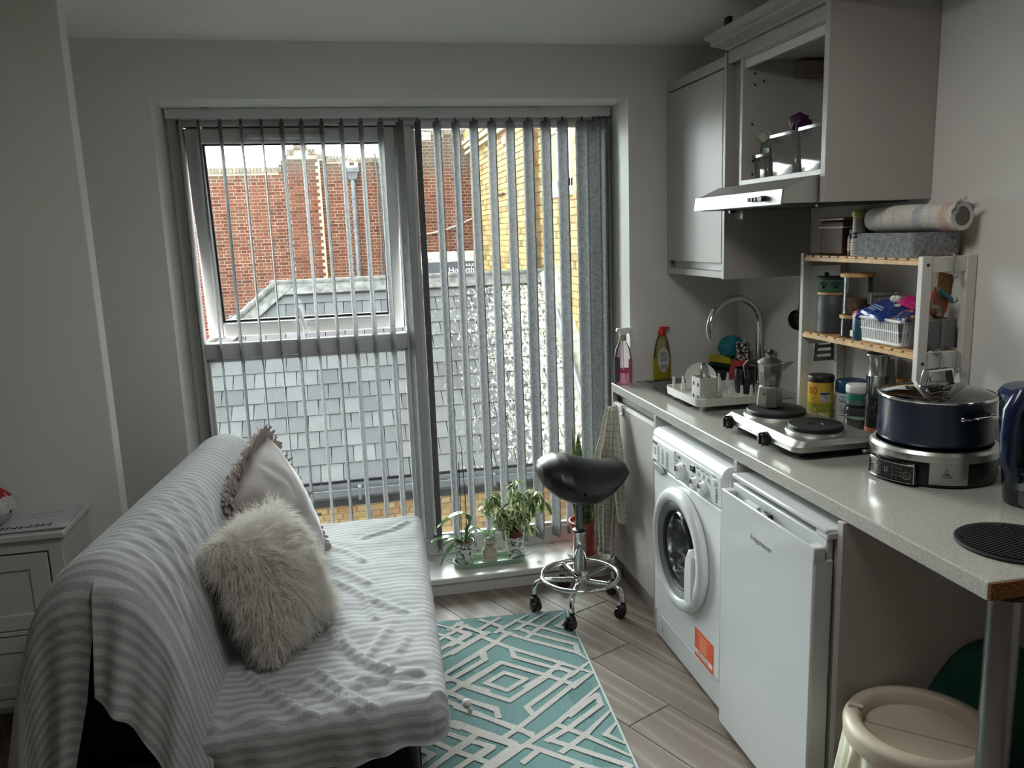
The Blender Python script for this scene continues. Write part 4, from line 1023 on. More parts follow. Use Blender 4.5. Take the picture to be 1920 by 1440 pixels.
crumple('snack_bag', 'blue and orange snack packet lying at the near end of the slotted basket', 'packet', (1.622, 2.100, ZS1+.088), (.085, .075, .026), print_mat('orange_packet', (46, 66, 110), [(186, 120, 84), (206, 150, 110)], 38), (R_(-8), R_(-16), R_(12)), 5)
crumple('snack_bag', 'bright pink packet poking up at the back of the slotted basket', 'packet', (1.668, 2.130, ZS1+.122), (.050, .075, .02), P('pink_packet', (206, 52, 132), .3), (R_(22), R_(-25), R_(10)), 7)
crumple('snack_bag', 'violet blue packet folded over the window end of the slotted basket', 'packet', (1.588, 2.254, ZS1+.088), (.032, .05, .022), P('violet_packet', (70, 76, 168), .3), (R_(-18), R_(-12), R_(20)), 9)
crumple('paper_scrap', 'small crumpled white wrapper on the snack bags in the basket', 'wrapper', (1.655, 2.188, ZS1+.132), (.03, .034, .022), P('wrapper_white', (220, 220, 214), .5), (0, .3, .4), 10)
cb = thing('clip_box', 'clear clip lidded food box on the shelf behind the blue tin', 'box', (1.68, 2.27, ZS1+.07))
MB().box(1.638, 1.712, 2.275, 2.300, ZS1, ZS1+.135).box(1.648, 1.712, 2.268, 2.30, ZS1+.1, ZS1+.135).obj('body', M_cloudy, cb, bevel=.006)
MB().box(1.632, 1.718, 2.266, 2.304, ZS1+.135, ZS1+.148).obj('lid', M_cloudy, cb, bevel=.004)
MB().box(1.626, 1.633, 2.272, 2.294, ZS1+.110, ZS1+.146).obj('clip', M_cloudy, cb, bevel=.002)
# clear tub with packets at the near end
ct = thing('clear_tub', 'clear plastic tub of packets at the near end of the middle shelf', 'tub', (1.65, 2.02, ZS1))
b = MB()
for (x0, x1, y0, y1, z0, z1) in ((1.598, 1.700, 1.988, 1.990, 0, .088), (1.598, 1.700, 2.056, 2.058, 0, .088), (1.598, 1.600, 1.99, 2.056, 0, .088), (1.698, 1.700, 1.99, 2.056, 0, .088), (1.598, 1.70, 1.988, 2.058, 0, .002)): b.box(x0, x1, y0, y1, ZS1+z0, ZS1+z1)
b.obj('body', M_clear, ct, smooth=False)
MB().box(1.595, 1.703, 1.986, 1.992, ZS1+.086, ZS1+.091).obj('rim', M_cloudy, ct, bevel=.001)
MB().box(1.650, 1.664, 1.9855, 1.988, ZS1+.004, ZS1+.086).obj('handle_strip', M_cloudy, ct, bevel=.001)
crumple('snack_bag', 'dark crumpled grey packet inside the clear tub', 'packet', (1.645, 2.024, ZS1+.045), (.082, .076, .05), P('packet_grey', (84, 88, 90), .5), (R_(90), 0, 0), 12)
crumple('snack_bag', 'teal and pink packet standing in the clear tub', 'packet', (1.624, 2.022, ZS1+.098), (.045, .05, .026), print_mat('teal_pink', (58, 116, 126), [(206, 150, 140), (180, 206, 204)], 50), (R_(80), R_(14), 0), 14)
crumple('snack_bag', 'mottled red and green packet leaning in the clear tub', 'packet', (1.664, 2.024, ZS1+.128), (.06, .085, .03), print_mat('red_green', (150, 74, 60), [(96, 110, 70), (170, 150, 120)], 48), (R_(78), R_(30), 0), 16)
crumple('paper_bag', 'folded brown paper bag standing up at the back of the clear tub', 'bag', (1.686, 2.030, ZS1+.182), (.052, .07, .03), P('brown_paper', (164, 130, 88), .8), (R_(85), R_(12), R_(8)), 18, .08)
bc = MB().box(-.032, .032, -.004, .004, -.006, .006, Matrix.Translation((1.672, 2.0, ZS1+.154)) @ Matrix.Rotation(R_(34), 4, 'Y')).obj('bag_clip', P('clip_teal', (30, 118, 128), .35), None, bevel=.003)
tag(bc, 'teal bag clip closing the packet under the brown paper bag', 'clip')
crumple('paper_scrap', 'small white twist of paper beside the teal bag clip', 'wrapper', (1.697, 2.006, ZS1+.142), (.02, .026, .018), P('wrapper_white', (220, 220, 214), .5), (0, .3, .4), 20)
# clear hooks on the near frame
def hook(x, z, label):
    t_ = thing('rail_hook', label, 'hook', (x, 1.96, z), 'clear hooks on the rack rails')
    MB().tube([(x, 1.978, z+.004), (x, 1.966, z+.006), (x, 1.960, z), (x, 1.960, z-.03), (x+.001, 1.960, z-.052), (x+.006, 1.958, z-.062), (x+.012, 1.956, z-.060), (x+.014, 1.956, z-.050)], .0032, 8).obj('wire', M_cloudy, t_)
hook(1.655, 1.476, 'clear plastic hook hanging from the top rail of the white rack'); hook(1.628, 1.208, 'clear plastic hook on the lower rail nearer the front upright'); hook(1.682, 1.208, 'clear plastic hook on the lower rail nearer the wall')
MB_ = MB().box(1.606, 1.626, 1.958, 1.985, 1.2065, 1.2105); tag(MB_.obj('metal_clip', M_chrome, None, bevel=.001), 'small shiny metal clip lying on the lower rail of the rack', 'clip')

# --- worktop under the rack
c = (1.590, 2.475, ZT)
t = jar('powder_tin', 'yellow tin with black lid and a red 80 on it beside the far rack leg', 'tin', c, [(0, 0), (.041, 0), (.0425, .003), (.0425, .132), (0, .132)], P('tin_yellow', (214, 178, 62), .4, var=.08, vscale=14), 36)
MB().lathe([(.0428, .130), (.0445, .131), (.0445, .146), (.042, .151), (0, .151)], c, 36).obj('lid', M_black, t)
MB().lathe([(.0428, .004), (.0428, .058)], c, 36).obj('green_band', P('tin_green', (150, 158, 52), .4, var=.15, vscale=20), t)
def onlabel(t_, nm, c_, r, a0, a1, z0, z1, mt, n=8):
    b_ = MB(); b_.grid(lambda u, w: (c_[0]+r*math.cos(R_(a0+(a1-a0)*u)), c_[1]+r*math.sin(R_(a0+(a1-a0)*u)), c_[2]+z0+(z1-z0)*w), n, 2); return b_.obj(nm, mt, t_)
onlabel(t, 'picture', c, .0431, 238, 282, .062, .098, P('picture_grey', (170, 176, 184), .5, var=.3, vscale=60)); onlabel(t, 'picture_lid', c, .0433, 236, 280, .088, .095, P('picture_dark', (50, 64, 70), .5)); onlabel(t, 'info_box', c, .0432, 232, 278, .008, .026, P('info_pale', (196, 196, 150), .5, var=.3, vscale=90)); onlabel(t, 'info_box', c, .0432, 208, 218, .03, .042, P('info_pale', (196, 196, 150), .5))
b = MB(); b.text('80', .036, (0, 0, .100), (1, 0, 0), (0, 0, 1), lift=0, align='CENTER')
def wrap(b_, c_, r, a_deg):
    out = []
    for v in b_.v:
        a = R_(a_deg)+v[0]/r; out.append((c_[0]+r*math.cos(a), c_[1]+r*math.sin(a), c_[2]+v[2]))
    b_.v = out; return b_
wrap(b, c, .0432, 200).obj('lettering', P('red_print', (196, 44, 48), .5), t, recalc=False)
c = (1.660, 2.405, ZT)
t = jar('supplement_tub', 'white printed tub with dark blue screw lid behind the yellow tin', 'tub', c, [(0, 0), (.046, 0), (.048, .004), (.048, .098), (.045, .102), (0, .102)], P('tub_offwhite', (206, 210, 210), .45), 36)
MB().lathe([(.0495, .100), (.0505, .103), (.0505, .134), (.047, .140), (0, .140)], c, 36).obj('lid', P('lid_blue', (22, 66, 106), .4), t)
b = MB()
for i, (z, w) in enumerate(((.086, .03), (.068, .04), (.056, .045), (.048, .04), (.040, .045), (.032, .03), (.022, .045))):
    b.grid(lambda u, w_, z=z, w=w: (c[0]+.0484*math.cos(R_(205)+(u-.3)*w/.048), c[1]+.0484*math.sin(R_(205)+(u-.3)*w/.048), c[2]+z+.0032*w_), 6, 2)
b.obj('print', P('print_slate', (98, 110, 120), .6), t, kind='stuff')
b = MB(); b.text('NEAT', .016, (.004, 0, .074), (1, 0, 0), (0, 0, 1), lift=0); wrap(b, c, .0487, 205).obj('lettering', M_ink2, t, recalc=False)
c = (1.628, 2.318, ZT)
t = jar('glass_jar', 'squat clear glass jar with black rim under the white lidded jar', 'jar', c, [(0, .002), (.040, .002), (.042, .006), (.042, .060), (.036, .069), (.036, .074)], M_jar, 32, part='glass')
MB().lathe([(.0375, .068), (.0385, .069), (.0385, .077), (0, .077)], c, 32).obj('lid', M_black, t)
MB().lathe([(0, .005), (.0395, .005), (.0395, .030), (0, .031)], c, 28).obj('contents', P('pale_green_powder', (176, 190, 180), .8), t)
c = (1.628, 2.318, ZT+.0775)
t = jar('cream_jar', 'white lidded jar with green band stacked on the clear glass jar', 'jar', c, [(0, 0), (.037, 0), (.038, .002), (.038, .044), (0, .044)], P('jar_grey_green', (110, 126, 124), .4, var=.15, vscale=30), 32)
MB().lathe([(.0384, .016), (.0384, .034)], c, 32).obj('green_band', P('band_green', (32, 132, 106), .4), t)
MB().lathe([(.0392, .040), (.0402, .042), (.0402, .060), (.038, .064), (0, .066)], c, 32).obj('lid', M_tubw, t)
c = (1.628, 2.226, ZT)
t = jar('pepper_mill', 'tall glass pepper mill with flared steel top, full of peppercorns', 'mill', c, [(.030, .022), (.033, .024), (.033, .185), (.030, .187)], M_jar, 32, part='glass')
MB().lathe([(0, 0), (.033, 0), (.033, .022), (0, .022)], c, 28).obj('wooden_foot', P('wood_orange', (150, 100, 64), .5), t)
MB().lathe([(0, .024), (.031, .024), (.031, .105), (.02, .112), (0, .109)], c, 26).obj('peppercorns', P('peppercorns', (60, 40, 36), .6, var=.8, vscale=160, bump=1, bscale=150, bdist=.008), t)
MB().lathe([(.0338, .112), (.0338, .118)], c, 30).obj('dark_ring', M_black, t)
MB().lathe([(.029, .187), (.027, .192), (.0275, .21), (.034, .250), (.036, .252), (.036, .257), (.030, .261), (0, .262)], c, 32).obj('steel_top', M_steel, t)
def bottle(name, label, c, r, hb, hn, mat, cap, hc, cat='bottle', rn=.011):
    t_ = jar(name, label, cat, c, [(0, 0), (r, 0), (r*1.03, .004), (r*1.03, hb), (r*.8, hb+.02), (rn, hb+.035), (rn, hn)], mat, 24)
    MB().lathe([(rn*1.15, hn-.004), (rn*1.2, hn-.002), (rn*1.2, hn+hc), (0, hn+hc+.001)], c, 20).obj('cap', cap, t_); return t_
bottle('sauce_bottle', 'dark sauce bottle with bronze cap right of the pepper mill', (1.660, 2.150, ZT), .028, .12, .165, P('sauce_dark', (46, 34, 24), .2), P('cap_bronze', (164, 122, 82), .35, .6), .022, rn=.016)
bottle('sauce_bottle', 'slim dark bottle with black cap in front of the bronze capped one', (1.640, 2.092, ZT), .021, .11, .158, P('sauce_black', (30, 28, 28), .2), M_black, .02)
bottle('sauce_bottle', 'dark bottle with red cap behind the multicooker handle', (1.668, 2.050, ZT), .022, .11, .145, P('sauce_black', (30, 28, 28)), P('cap_red', (150, 30, 50), .4), .02)
bottle('oil_bottle', 'tall black bottle by the near rack upright', (1.640, 2.022, ZT), .017, .15, .232, M_black, M_black, .008)
c = (1.699, 2.285, ZT)
t = jar('funnel_jug', 'pale conical plastic jug at the back under the middle shelf', 'jug', c, [(0, 0), (.033, 0), (.033, .14), (.026, .225), (.024, .228), (0, .225)], P('jug_pale', (172, 170, 162), .5), 28)
MB().tube([(c[0]-.03, c[1], c[2]+.2), (c[0]-.05, c[1]-.006, c[2]+.18), (c[0]-.058, c[1]-.008, c[2]+.12), (c[0]-.035, c[1], c[2]+.08)], .004, 8).obj('handle', P('jug_handle', (120, 116, 108), .4), t)
# utensils hanging outside the far frame
t = thing('slotted_turner', 'grey slotted turner hanging at the window end of the rack', 'turner', (1.68, 2.66, 1.24))
TM = Matrix.Translation((1.668, 2.585, 1.15))
b = MB()
zs = [.042, .030, .020, .008, -.002, -.014, -.024, -.036, -.046, -.060]
ws = [.034+(.010*(.042-z)/.1) for z in zs]
for i in range(len(zs)-1):
    z0, z1, w0, w1 = zs[i+1], zs[i], ws[i+1], ws[i]
    solid = (i % 2 == 0)
    parts_ = [(-1, 1)] if solid else [(-1, -.66), (.66, 1)]
    for a, d in parts_: b.hexa([(1.668+w0*a, 2.583, 1.15+z0), (1.668+w0*d, 2.583, 1.15+z0), (1.668+w0*d, 2.586, 1.15+z0), (1.668+w0*a, 2.586, 1.15+z0)], [(1.668+w1*a, 2.583, 1.15+z1), (1.668+w1*d, 2.583, 1.15+z1), (1.668+w1*d, 2.586, 1.15+z1), (1.668+w1*a, 2.586, 1.15+z1)])
b.obj('blade', P('turner_grey', (110, 108, 102), .4, .5), t, smooth=False, merge=1e-5)
MB().box(1.660, 1.676, 2.5825, 2.5875, 1.19, 1.405).obj('handle', M_black, t, bevel=.002)
t = thing('ladle', 'black ladle hanging outside the window end of the rack', 'ladle', (1.58, 2.62, 1.22))
LM = Matrix.Translation((1.580, 2.622, 1.235)) @ Matrix.Rotation(R_(70), 4, 'X') @ Matrix.Rotation(R_(12), 4, 'Z')
MB().lathe([(0, -.022), (.02, -.018), (.034, -.004), (.0385, .008), (.0365, .008), (.03, -.003), (.018, -.014), (0, -.017)], (0, 0, 0), 28, LM).obj('bowl', P('ladle_black', (28, 28, 28), .3), t)
MB().tube([(1.580, 2.612, 1.268), (1.577, 2.598, 1.31), (1.575, 2.590, 1.38), (1.575, 2.588, 1.44)], .005, 8).obj('handle', P('ladle_black', (28, 28, 28)), t)
# ---------------------------------------------------------------- things on the worktop
# two plate hob
M_hob = P('hob_steel', (190, 190, 184), .4, 1.0); M_plate = P('hot_plate_iron', (24, 24, 26), .55, .2)
hb = thing('electric_hob', 'portable two plate electric hob with black knobs on the worktop', 'hob', (1.35, 2.24, ZT))
b = MB()
P0 = rrect(1.226, 1.486, 2.012, 2.462, .03); P1 = rrect(1.219, 1.490, 2.006, 2.468, .034); P2 = rrect(1.238, 1.480, 2.016, 2.458, .028)
n_ = len(P0)
b.add([(x, y, .934) for x, y in P1]+[(x, y, .950) for x, y in P1]+[(x, y, .966) for x, y in P2],
      [tuple(range(n_))[::-1], tuple(range(2*n_, 3*n_))]+[(k*n_+i, k*n_+(i+1) % n_, (k+1)*n_+(i+1) % n_, (k+1)*n_+i) for k in range(2) for i in range(n_)])
b.obj('top_shell', M_hob, hb, ang=30, bevel=.003, seg=2)
b = MB(); Q0 = rrect(1.240, 1.476, 2.030, 2.446, .02); Q1 = rrect(1.228, 1.484, 2.014, 2.460, .03)
b.hexa([(x, y, .921) for x, y in Q0], [(x, y, .936) for x, y in Q1]); b.obj('black_base', M_black, hb, ang=30)
for (x, y) in ((1.262, 2.055), (1.45, 2.055), (1.262, 2.42), (1.45, 2.42)): MB().cyl((x, y, .910), (x, y, .922), .011, n=12).obj('foot', M_black, hb)
for (y, r) in ((2.350, .093), (2.122, .079)):
    c = (1.350, y, 0)
    pl = MB().lathe([(r*.55, .966), (r*1.10, .966), (r*1.07, .973), (r*.98, .974)], c, 40).obj('plate_ring', M_hob, hb)
    MB().lathe([(0, .972), (r*.97, .972), (r, .977), (r, .984), (r*.97, .988), (r*.55, .987), (r*.28, .986), (r*.26, .984), (0, .984)], c, 44).obj('hot_plate', M_plate, hb, ang=30)
for y in (2.404, 2.170):
    k = MB(); pr = []
    for i in range(24):
        a = 2*math.pi*i/24; rr = .021 if (i % 4) < 2 else .0165; pr.append((y+rr*math.cos(a), .940+rr*math.sin(a)))
    k.prism(pr, 'x', 1.196, 1.217); k.cyl((1.220, y, .940), (1.214, y, .940), .023, n=20); k.box(1.190, 1.197, y-.0035, y+.0035, .925, .957)
    k.obj('knob', M_black, hb, bevel=.0015)
for y in (2.352, 2.225): MB().box(1.2170, 1.2200, y-.006, y+.006, .9395, .9435).obj('indicator_lamp', P('indicator_red', (120, 26, 40), .3), hb, smooth=False)
MB().box(1.2180, 1.2195, 2.265, 2.305, .9395, .9420).obj('maker_print', P('print_faint', (170, 160, 154), .5), hb, smooth=False)
# moka pot on the far plate
M_alu = P('polished_aluminium', (206, 206, 202), .2, 1.0); M_alub = P('cast_aluminium', (190, 190, 186), .34, 1.0)
c = (1.350, 2.392, .9885)
mk = thing('moka_pot', 'aluminium moka coffee pot standing on the far hot plate', 'coffee pot', c)
MB().lathe([(0, 0), (.043, 0), (.043, .003), (.037, .062), (.033, .066), (0, .066)], c, 8).obj('boiler', M_alub, mk, ang=20)
MB().lathe([(0, .066), (.031, .066), (.034, .072), (.034, .080), (.0335, .082), (.040, .138), (.0415, .141), (.0415, .145), (0, .145)], c, 12).obj('jug', M_alu, mk, ang=25)
MB().lathe([(.0425, .144), (.0425, .147), (.030, .156), (.012, .164), (.006, .166), (0, .166)], c, 20).obj('lid', M_alub, mk)
MB().lathe([(0, .164), (.004, .165), (.0035, .170), (.009, .175), (.010, .180), (.007, .186), (0, .187)], c, 18).obj('lid_knob', M_black, mk)
sp = MB(); sp.hexa([(c[0]+.030, c[1]-.014, c[2]+.118), (c[0]+.036, c[1]-.026, c[2]+.118), (c[0]+.030, c[1]-.030, c[2]+.118), (c[0]+.018, c[1]-.028, c[2]+.118)],
        [(c[0]+.036, c[1]-.010, c[2]+.146), (c[0]+.063, c[1]-.046, c[2]+.150), (c[0]+.058, c[1]-.050, c[2]+.150), (c[0]+.014, c[1]-.036, c[2]+.146)]).obj('spout', M_alu, mk, bevel=.002)
MB().tube([(c[0]-.028, c[1]+.026, c[2]+.142), (c[0]-.052, c[1]+.048, c[2]+.144), (c[0]-.060, c[1]+.056, c[2]+.130), (c[0]-.056, c[1]+.052, c[2]+.085)], [.007, .008, .008, .006], 10).obj('handle', M_black, mk)
MB().cyl((c[0]-.03, c[1]-.024, c[2]+.045), (c[0]-.038, c[1]-.031, c[2]+.046), .005, n=8).obj('valve', P('brass', (186, 156, 92), .3, 1.0), mk)

# multicooker
c = (1.505, 1.815, ZT)
mc = thing('multicooker', 'navy multicooker pot with glass lid sitting on its steel base', 'cooker', c)
MB().lathe([(0, .003), (.150, .003), (.152, .012), (.152, .058), (.146, .070)], c, 56).obj('base_body', P('cooker_black', (18, 18, 19), .35), mc)
for (x, y) in ((1.41, 1.75), (1.6, 1.75), (1.505, 1.93)): MB().cyl((x, y, ZT), (x, y, ZT+.006), .012, n=12).obj('foot', M_blackr, mc)
MB().lathe([(.150, .064), (.1555, .066), (.1565, .084), (.150, .092), (.141, .093), (.139, .085)], c, 64).obj('steel_band', M_steel, mc)
def arcplate(r0, r1, a0, a1, z0, z1, n=18):
    b_ = MB(); A_ = [R_(a0+(a1-a0)*i/(n-1)) for i in range(n)]
    pts = lambda r, z: [(c[0]+r*math.cos(a), c[1]+r*math.sin(a), c[2]+z) for a in A_]
    vs = pts(r0, z0)+pts(r1, z0)+pts(r1, z1)+pts(r0, z1); fs = []
    for i in range(n-1):
        for k in range(4): q = (k+1) % 4; fs.append((k*n+i, k*n+i+1, q*n+i+1, q*n+i))
    fs += [(0, n, 2*n, 3*n), (n-1, 2*n-1, 3*n-1, 4*n-1)]; b_.add(vs, fs); return b_
arcplate(.150, .1555, 228, 262, .010, .068).obj('steel_plate', M_steel, mc, bevel=.002)
cp_ = arcplate(.150, .171, 168, 219, .006, .060).obj('control_panel', P('panel_black', (14, 14, 15), .12, spec=.6), mc, bevel=.007, seg=3)
b = MB(); rim = []
for i in range(13): a = R_(170+47*i/12); rim.append((c[0]+.1718*math.cos(a), c[1]+.1718*math.sin(a), c[2]+.056))
for i in range(13): a = R_(217-47*i/12); rim.append((c[0]+.1718*math.cos(a), c[1]+.1718*math.sin(a), c[2]+.010))
b.tube(rim, .0011, 5, closed=True).obj('panel_trim', M_chrome, cp_)
def onpanel(b_, a, z, w, h):
    rr = .1716; da = w/rr
    b_.grid(lambda u, v: (c[0]+rr*math.cos(R_(a)+(u-.5)*da), c[1]+rr*math.sin(R_(a)+(u-.5)*da), c[2]+z+(v-.5)*h), 3, 2)
b = MB()
for i in range(5): onpanel(b, 176.5, .045-.0065*i, .019, .0016); onpanel(b, 184, .045-.0065*i, .018, .0016)
for k in range(3):
    for j in range(3): onpanel(b, 199+3.6*k, .045-.010*j, .004, .0022)
onpanel(b, 191.2, .036, .0022, .013); onpanel(b, 193.6, .036, .0022, .013); onpanel(b, 192.4, .030, .007, .0022)
b.obj('panel_print', P('print_dim', (120, 122, 124), .5), cp_, smooth=False, kind='stuff')
a = R_(211.5); nrm_ = Vector((math.cos(a), math.sin(a), 0)); tg = Vector((-nrm_.y, nrm_.x, 0)); pc = Vector(c)+nrm_*.1722+Vector((0, 0, .030))
MB().tube([pc+tg*(.0095*math.cos(2*math.pi*k/24))+Vector((0, 0, .0095*math.sin(2*math.pi*k/24))) for k in range(24)], .0010, 5, closed=True).obj('power_ring', M_chrome, cp_)
MB().tube([pc+tg*(.004*math.cos(R_(120+300*k/12)))+Vector((0, 0, .004*math.sin(R_(120+300*k/12)))) for k in range(13)], .0006, 5).obj('power_mark', P('print_dim', (120, 122, 124)), cp_)
# warning triangle on the steel plate
a = R_(243); nrm_ = Vector((math.cos(a), math.sin(a), 0)); tg = Vector((-nrm_.y, nrm_.x, 0)); pc = Vector(c)+nrm_*.1562+Vector((0, 0, .040))
tri = [pc+tg*x+Vector((0, 0, z)) for x, z in ((-.012, -.009), (.012, -.009), (0, .012))]
wm_ = MB().tube(tri, .0009, 5, closed=True); wm_.box(-.001, .001, -.0005, .0005, -.005, .003, Matrix.Translation(pc) @ Matrix((( tg.x, nrm_.x, 0), (tg.y, nrm_.y, 0), (0, 0, 1))).to_4x4())
for dx_ in (-.004, .004): wm_.box(dx_-.0006, dx_+.0006, -.0005, .0005, -.0055, .0005, Matrix.Translation(pc) @ Matrix((( tg.x, nrm_.x, 0), (tg.y, nrm_.y, 0), (0, 0, 1))).to_4x4())
wm_.obj('warning_mark', M_ink2, mc, kind='stuff')
b = MB(); b.text('tower', .021, (0, 0, .0785), (1, 0, 0), (0, 0, 1), lift=0); wrap(b, c, .1572, 205).obj('lettering', P('mark_grey', (108, 108, 106), .4), mc, recalc=False)
M_navy = P('navy_enamel', (30, 40, 62), .24, spec=.5)
MB().lathe([(0, .094), (.130, .094), (.137, .100), (.1395, .112), (.1395, .205), (.143, .212), (.140, .214), (.136, .206), (.136, .112), (.13, .100), (0, .099)], c, 64).obj('pot', M_navy, mc)
lid = MB().lathe([(.1435, .2135), (.1445, .216), (.1435, .219), (.1385, .219), (.1385, .2145)], c, 64).obj('lid_rim', M_chrome, mc)
MB().lathe([(.1385, .217), (.12, .225), (.085, .234), (.045, .239), (0, .2405)], c, 48).obj('lid_glass', thin_glass('smoked_lid_glass', (96, 92, 88), 1.5, .03, 2.2), lid)
hm = Matrix.Translation((c[0], c[1], c[2]+.238)) @ Matrix.Rotation(R_(8), 4, 'Z')
b = MB(); q = [(-.052, 0), (-.044, 0), (-.034, .036), (.034, .036), (.044, 0), (.052, 0), (.040, .043), (-.040, .043)]
b.prism(q, 'y', -.012, .012, hm); b.obj('lid_handle', M_chrome, lid, bevel=.0025, ang=30)
for sgn, aa in ((1, 275), (1, 95)):
    a = R_(aa); o0 = Vector((c[0]+.139*math.cos(a-.32), c[1]+.139*math.sin(a-.32), c[2]+.176)); o1 = Vector((c[0]+.139*math.cos(a+.32), c[1]+.139*math.sin(a+.32), c[2]+.176)); ou = Vector((math.cos(a), math.sin(a), 0))
    MB().tube([o0, o0+ou*.022+Vector((0, 0, .004)), o0.lerp(o1, .25)+ou*.030+Vector((0, 0, .006)), o0.lerp(o1, .75)+ou*.030+Vector((0, 0, .006)), o1+ou*.022+Vector((0, 0, .004)), o1], .0038, 8).obj('side_handle', M_chrome, mc)
    for o_ in (o0, o1): MB().ball(o_, .007, 10, 7).obj('rivet', M_chrome, mc)

# water filter jug at the right edge
jx, jy = 1.578, 1.535
jg = thing('filter_jug', 'clear water filter jug with navy handle at the right edge of the worktop', 'jug', (jx, jy, ZT))
M_jugc = thin_glass('jug_clear', (206, 222, 224), 1.47, .03, 1.5, .06, (190, 208, 212))
MB().lathe([(0, .003), (.078, .003), (.082, .008), (.090, .10), (.100, .20), (.104, .262)], (jx, jy, ZT), 44, None, 1.12, .86).obj('jug_body', M_jugc, jg)
MB().lathe([(0, .090), (.066, .090), (.080, .105), (.090, .20), (.094, .258)], (jx, jy, ZT), 40, None, 1.1, .84).obj('funnel', thin_glass('funnel_blue', (92, 132, 158), 1.45, .05, 1.2, .25, (60, 98, 126)), jg)
M_jnavy = P('jug_navy', (20, 34, 66), .2)
MB().lathe([(.106, .256), (.107, .266), (.098, .278), (.05, .287), (0, .288)], (jx, jy, ZT), 44, None, 1.12, .86).obj('lid', M_jnavy, jg)
MB().tube([(jx-.070, jy-.02, ZT+.274), (jx-.108, jy-.026, ZT+.268), (jx-.130, jy-.028, ZT+.235), (jx-.136, jy-.028, ZT+.18), (jx-.130, jy-.026, ZT+.12), (jx-.106, jy-.022, ZT+.076), (jx-.082, jy-.016, ZT+.07)], [.020, .021, .020, .017, .016, .015, .012], 16).obj('handle', M_jnavy, jg)
MB().tube([(jx-.085, jy-.04, ZT+.255), (jx-.098, jy-.046, ZT+.2), (jx-.098, jy-.046, ZT+.13), (jx-.09, jy-.044, ZT+.06), (jx-.085, jy-.04, ZT+.006)], .0035, 8).obj('seam_rib', P('jug_rib', (140, 152, 156), .3), jg)
MB().lathe([(.0995, .088), (.1005, .094), (.0995, .099)], (jx, jy, ZT), 44, None, 1.02, .80).obj('green_ring', P('jug_green', (36, 84, 82), .4), jg)
# ribbed trivet
tv = thing('trivet', 'round black ribbed silicone trivet near the chipboard end of the worktop', 'trivet', (1.318, 1.336, ZT))
MB().lathe([(0, 0), (.112, 0), (.114, .002), (.114, .005), (.112, .007), (.104, .0055), (0, .0055)], (1.318, 1.336, ZT), 56).obj('mat', M_blackr, tv)
for i in range(-12, 13):
    y = i*.0082; L_ = math.sqrt(max(0, .103**2-y*y))
    MB().box(-L_, L_, y-.0024, y+.0024, .005, .0082, Matrix.Translation((1.318, 1.336, ZT)) @ Matrix.Rotation(R_(14), 4, 'Z')).obj('rib', M_blackr, tv, smooth=False)
MB().box(-.007, .007, -.004, .004, .0082, .0092, Matrix.Translation((1.352, 1.420, ZT))).obj('hang_loop', P('trivet_mark', (40, 40, 40), .6), tv, smooth=False)

# dish rack
M_dr = P('dish_rack_white', (206, 205, 200), .4)
dk = thing('dish_rack', 'white plastic dish rack with pegs standing across the sink edge', 'dish rack', (1.39, 2.83, ZT))
A = rrect(1.226, 1.556, 2.672, 2.984, .03); B = rrect(1.222, 1.560, 2.668, 2.988, .033); Ci = rrect(1.227, 1.555, 2.673, 2.983, .03)
b = MB(); n_ = len(A)
b.add([(x, y, .932) for x, y in A]+[(x, y, .962) for x, y in B]+[(x, y, .962) for x, y in Ci]+[(x, y, .938) for x, y in A],
      [tuple(range(n_))[::-1], tuple(range(3*n_, 4*n_))]+[(k*n_+i, k*n_+(i+1) % n_, (k+1)*n_+(i+1) % n_, (k+1)*n_+i) for k in range(3) for i in range(n_)])
b.obj('tray', M_dr, dk, ang=40)
for (x, y, z) in ((1.258, 2.705, ZT), (1.525, 2.705, ZT), (1.258, 2.95, .9150), (1.525, 2.95, .9150)): MB().cyl((x, y, z), (x, y, .933), .009, .010, n=12).obj('foot', M_dr, dk)
for i in range(8):
    for j in range(4):
        x = 1.252+.0385*i; y = (2.692, 2.785, 2.872, 2.958)[j]
        if j in (0, 1) and i < 3 or (j == 2 and 0 < i < 4) or (j in (1, 2) and 5 <= i <= 7): continue
        MB().hexa([(x-.0075, y-.005, .938), (x+.0075, y-.005, .938), (x+.0075, y+.005, .938), (x-.0075, y+.005, .938)], [(x-.004, y-.003, .998), (x+.004, y-.003, .998), (x+.004, y+.003, .998), (x-.004, y+.003, .998)]).obj('peg', M_dr, dk, bevel=.0015)
cc = thing('cutlery_cup', 'grey cutlery cup with round holes in the dish rack', 'cutlery cup', (1.28, 2.735, .938))
A = rrect(1.243, 1.315, 2.690, 2.778, .012); Ai = rrect(1.246, 1.312, 2.693, 2.775, .010); n_ = len(A); b = MB()
b.add([(x, y, .9385) for x, y in A]+[(x, y, 1.034) for x, y in A]+[(x, y, 1.034) for x, y in Ai]+[(x, y, .943) for x, y in Ai],
      [tuple(range(n_))[::-1], tuple(range(3*n_, 4*n_))]+[(k*n_+i, k*n_+(i+1) % n_, (k+1)*n_+(i+1) % n_, (k+1)*n_+i) for k in range(3) for i in range(n_)])
b.obj('body', P('cup_grey', (182, 181, 176), .45), cc, ang=40)
for y in (2.715, 2.752):
    for z in (.962, 1.008): MB().cyl((1.2425, y, z), (1.2445, y, z), .0075, n=14).obj('hole', M_dark, cc, smooth=False)
sp = thing('spoon', 'steel spoon standing bowl up in the cutlery cup', 'spoon', (1.275, 2.735, .95))
MB().tube([(1.272, 2.712, .946), (1.276, 2.73, 1.02)], .0028, 8).obj('handle', M_steel, sp)
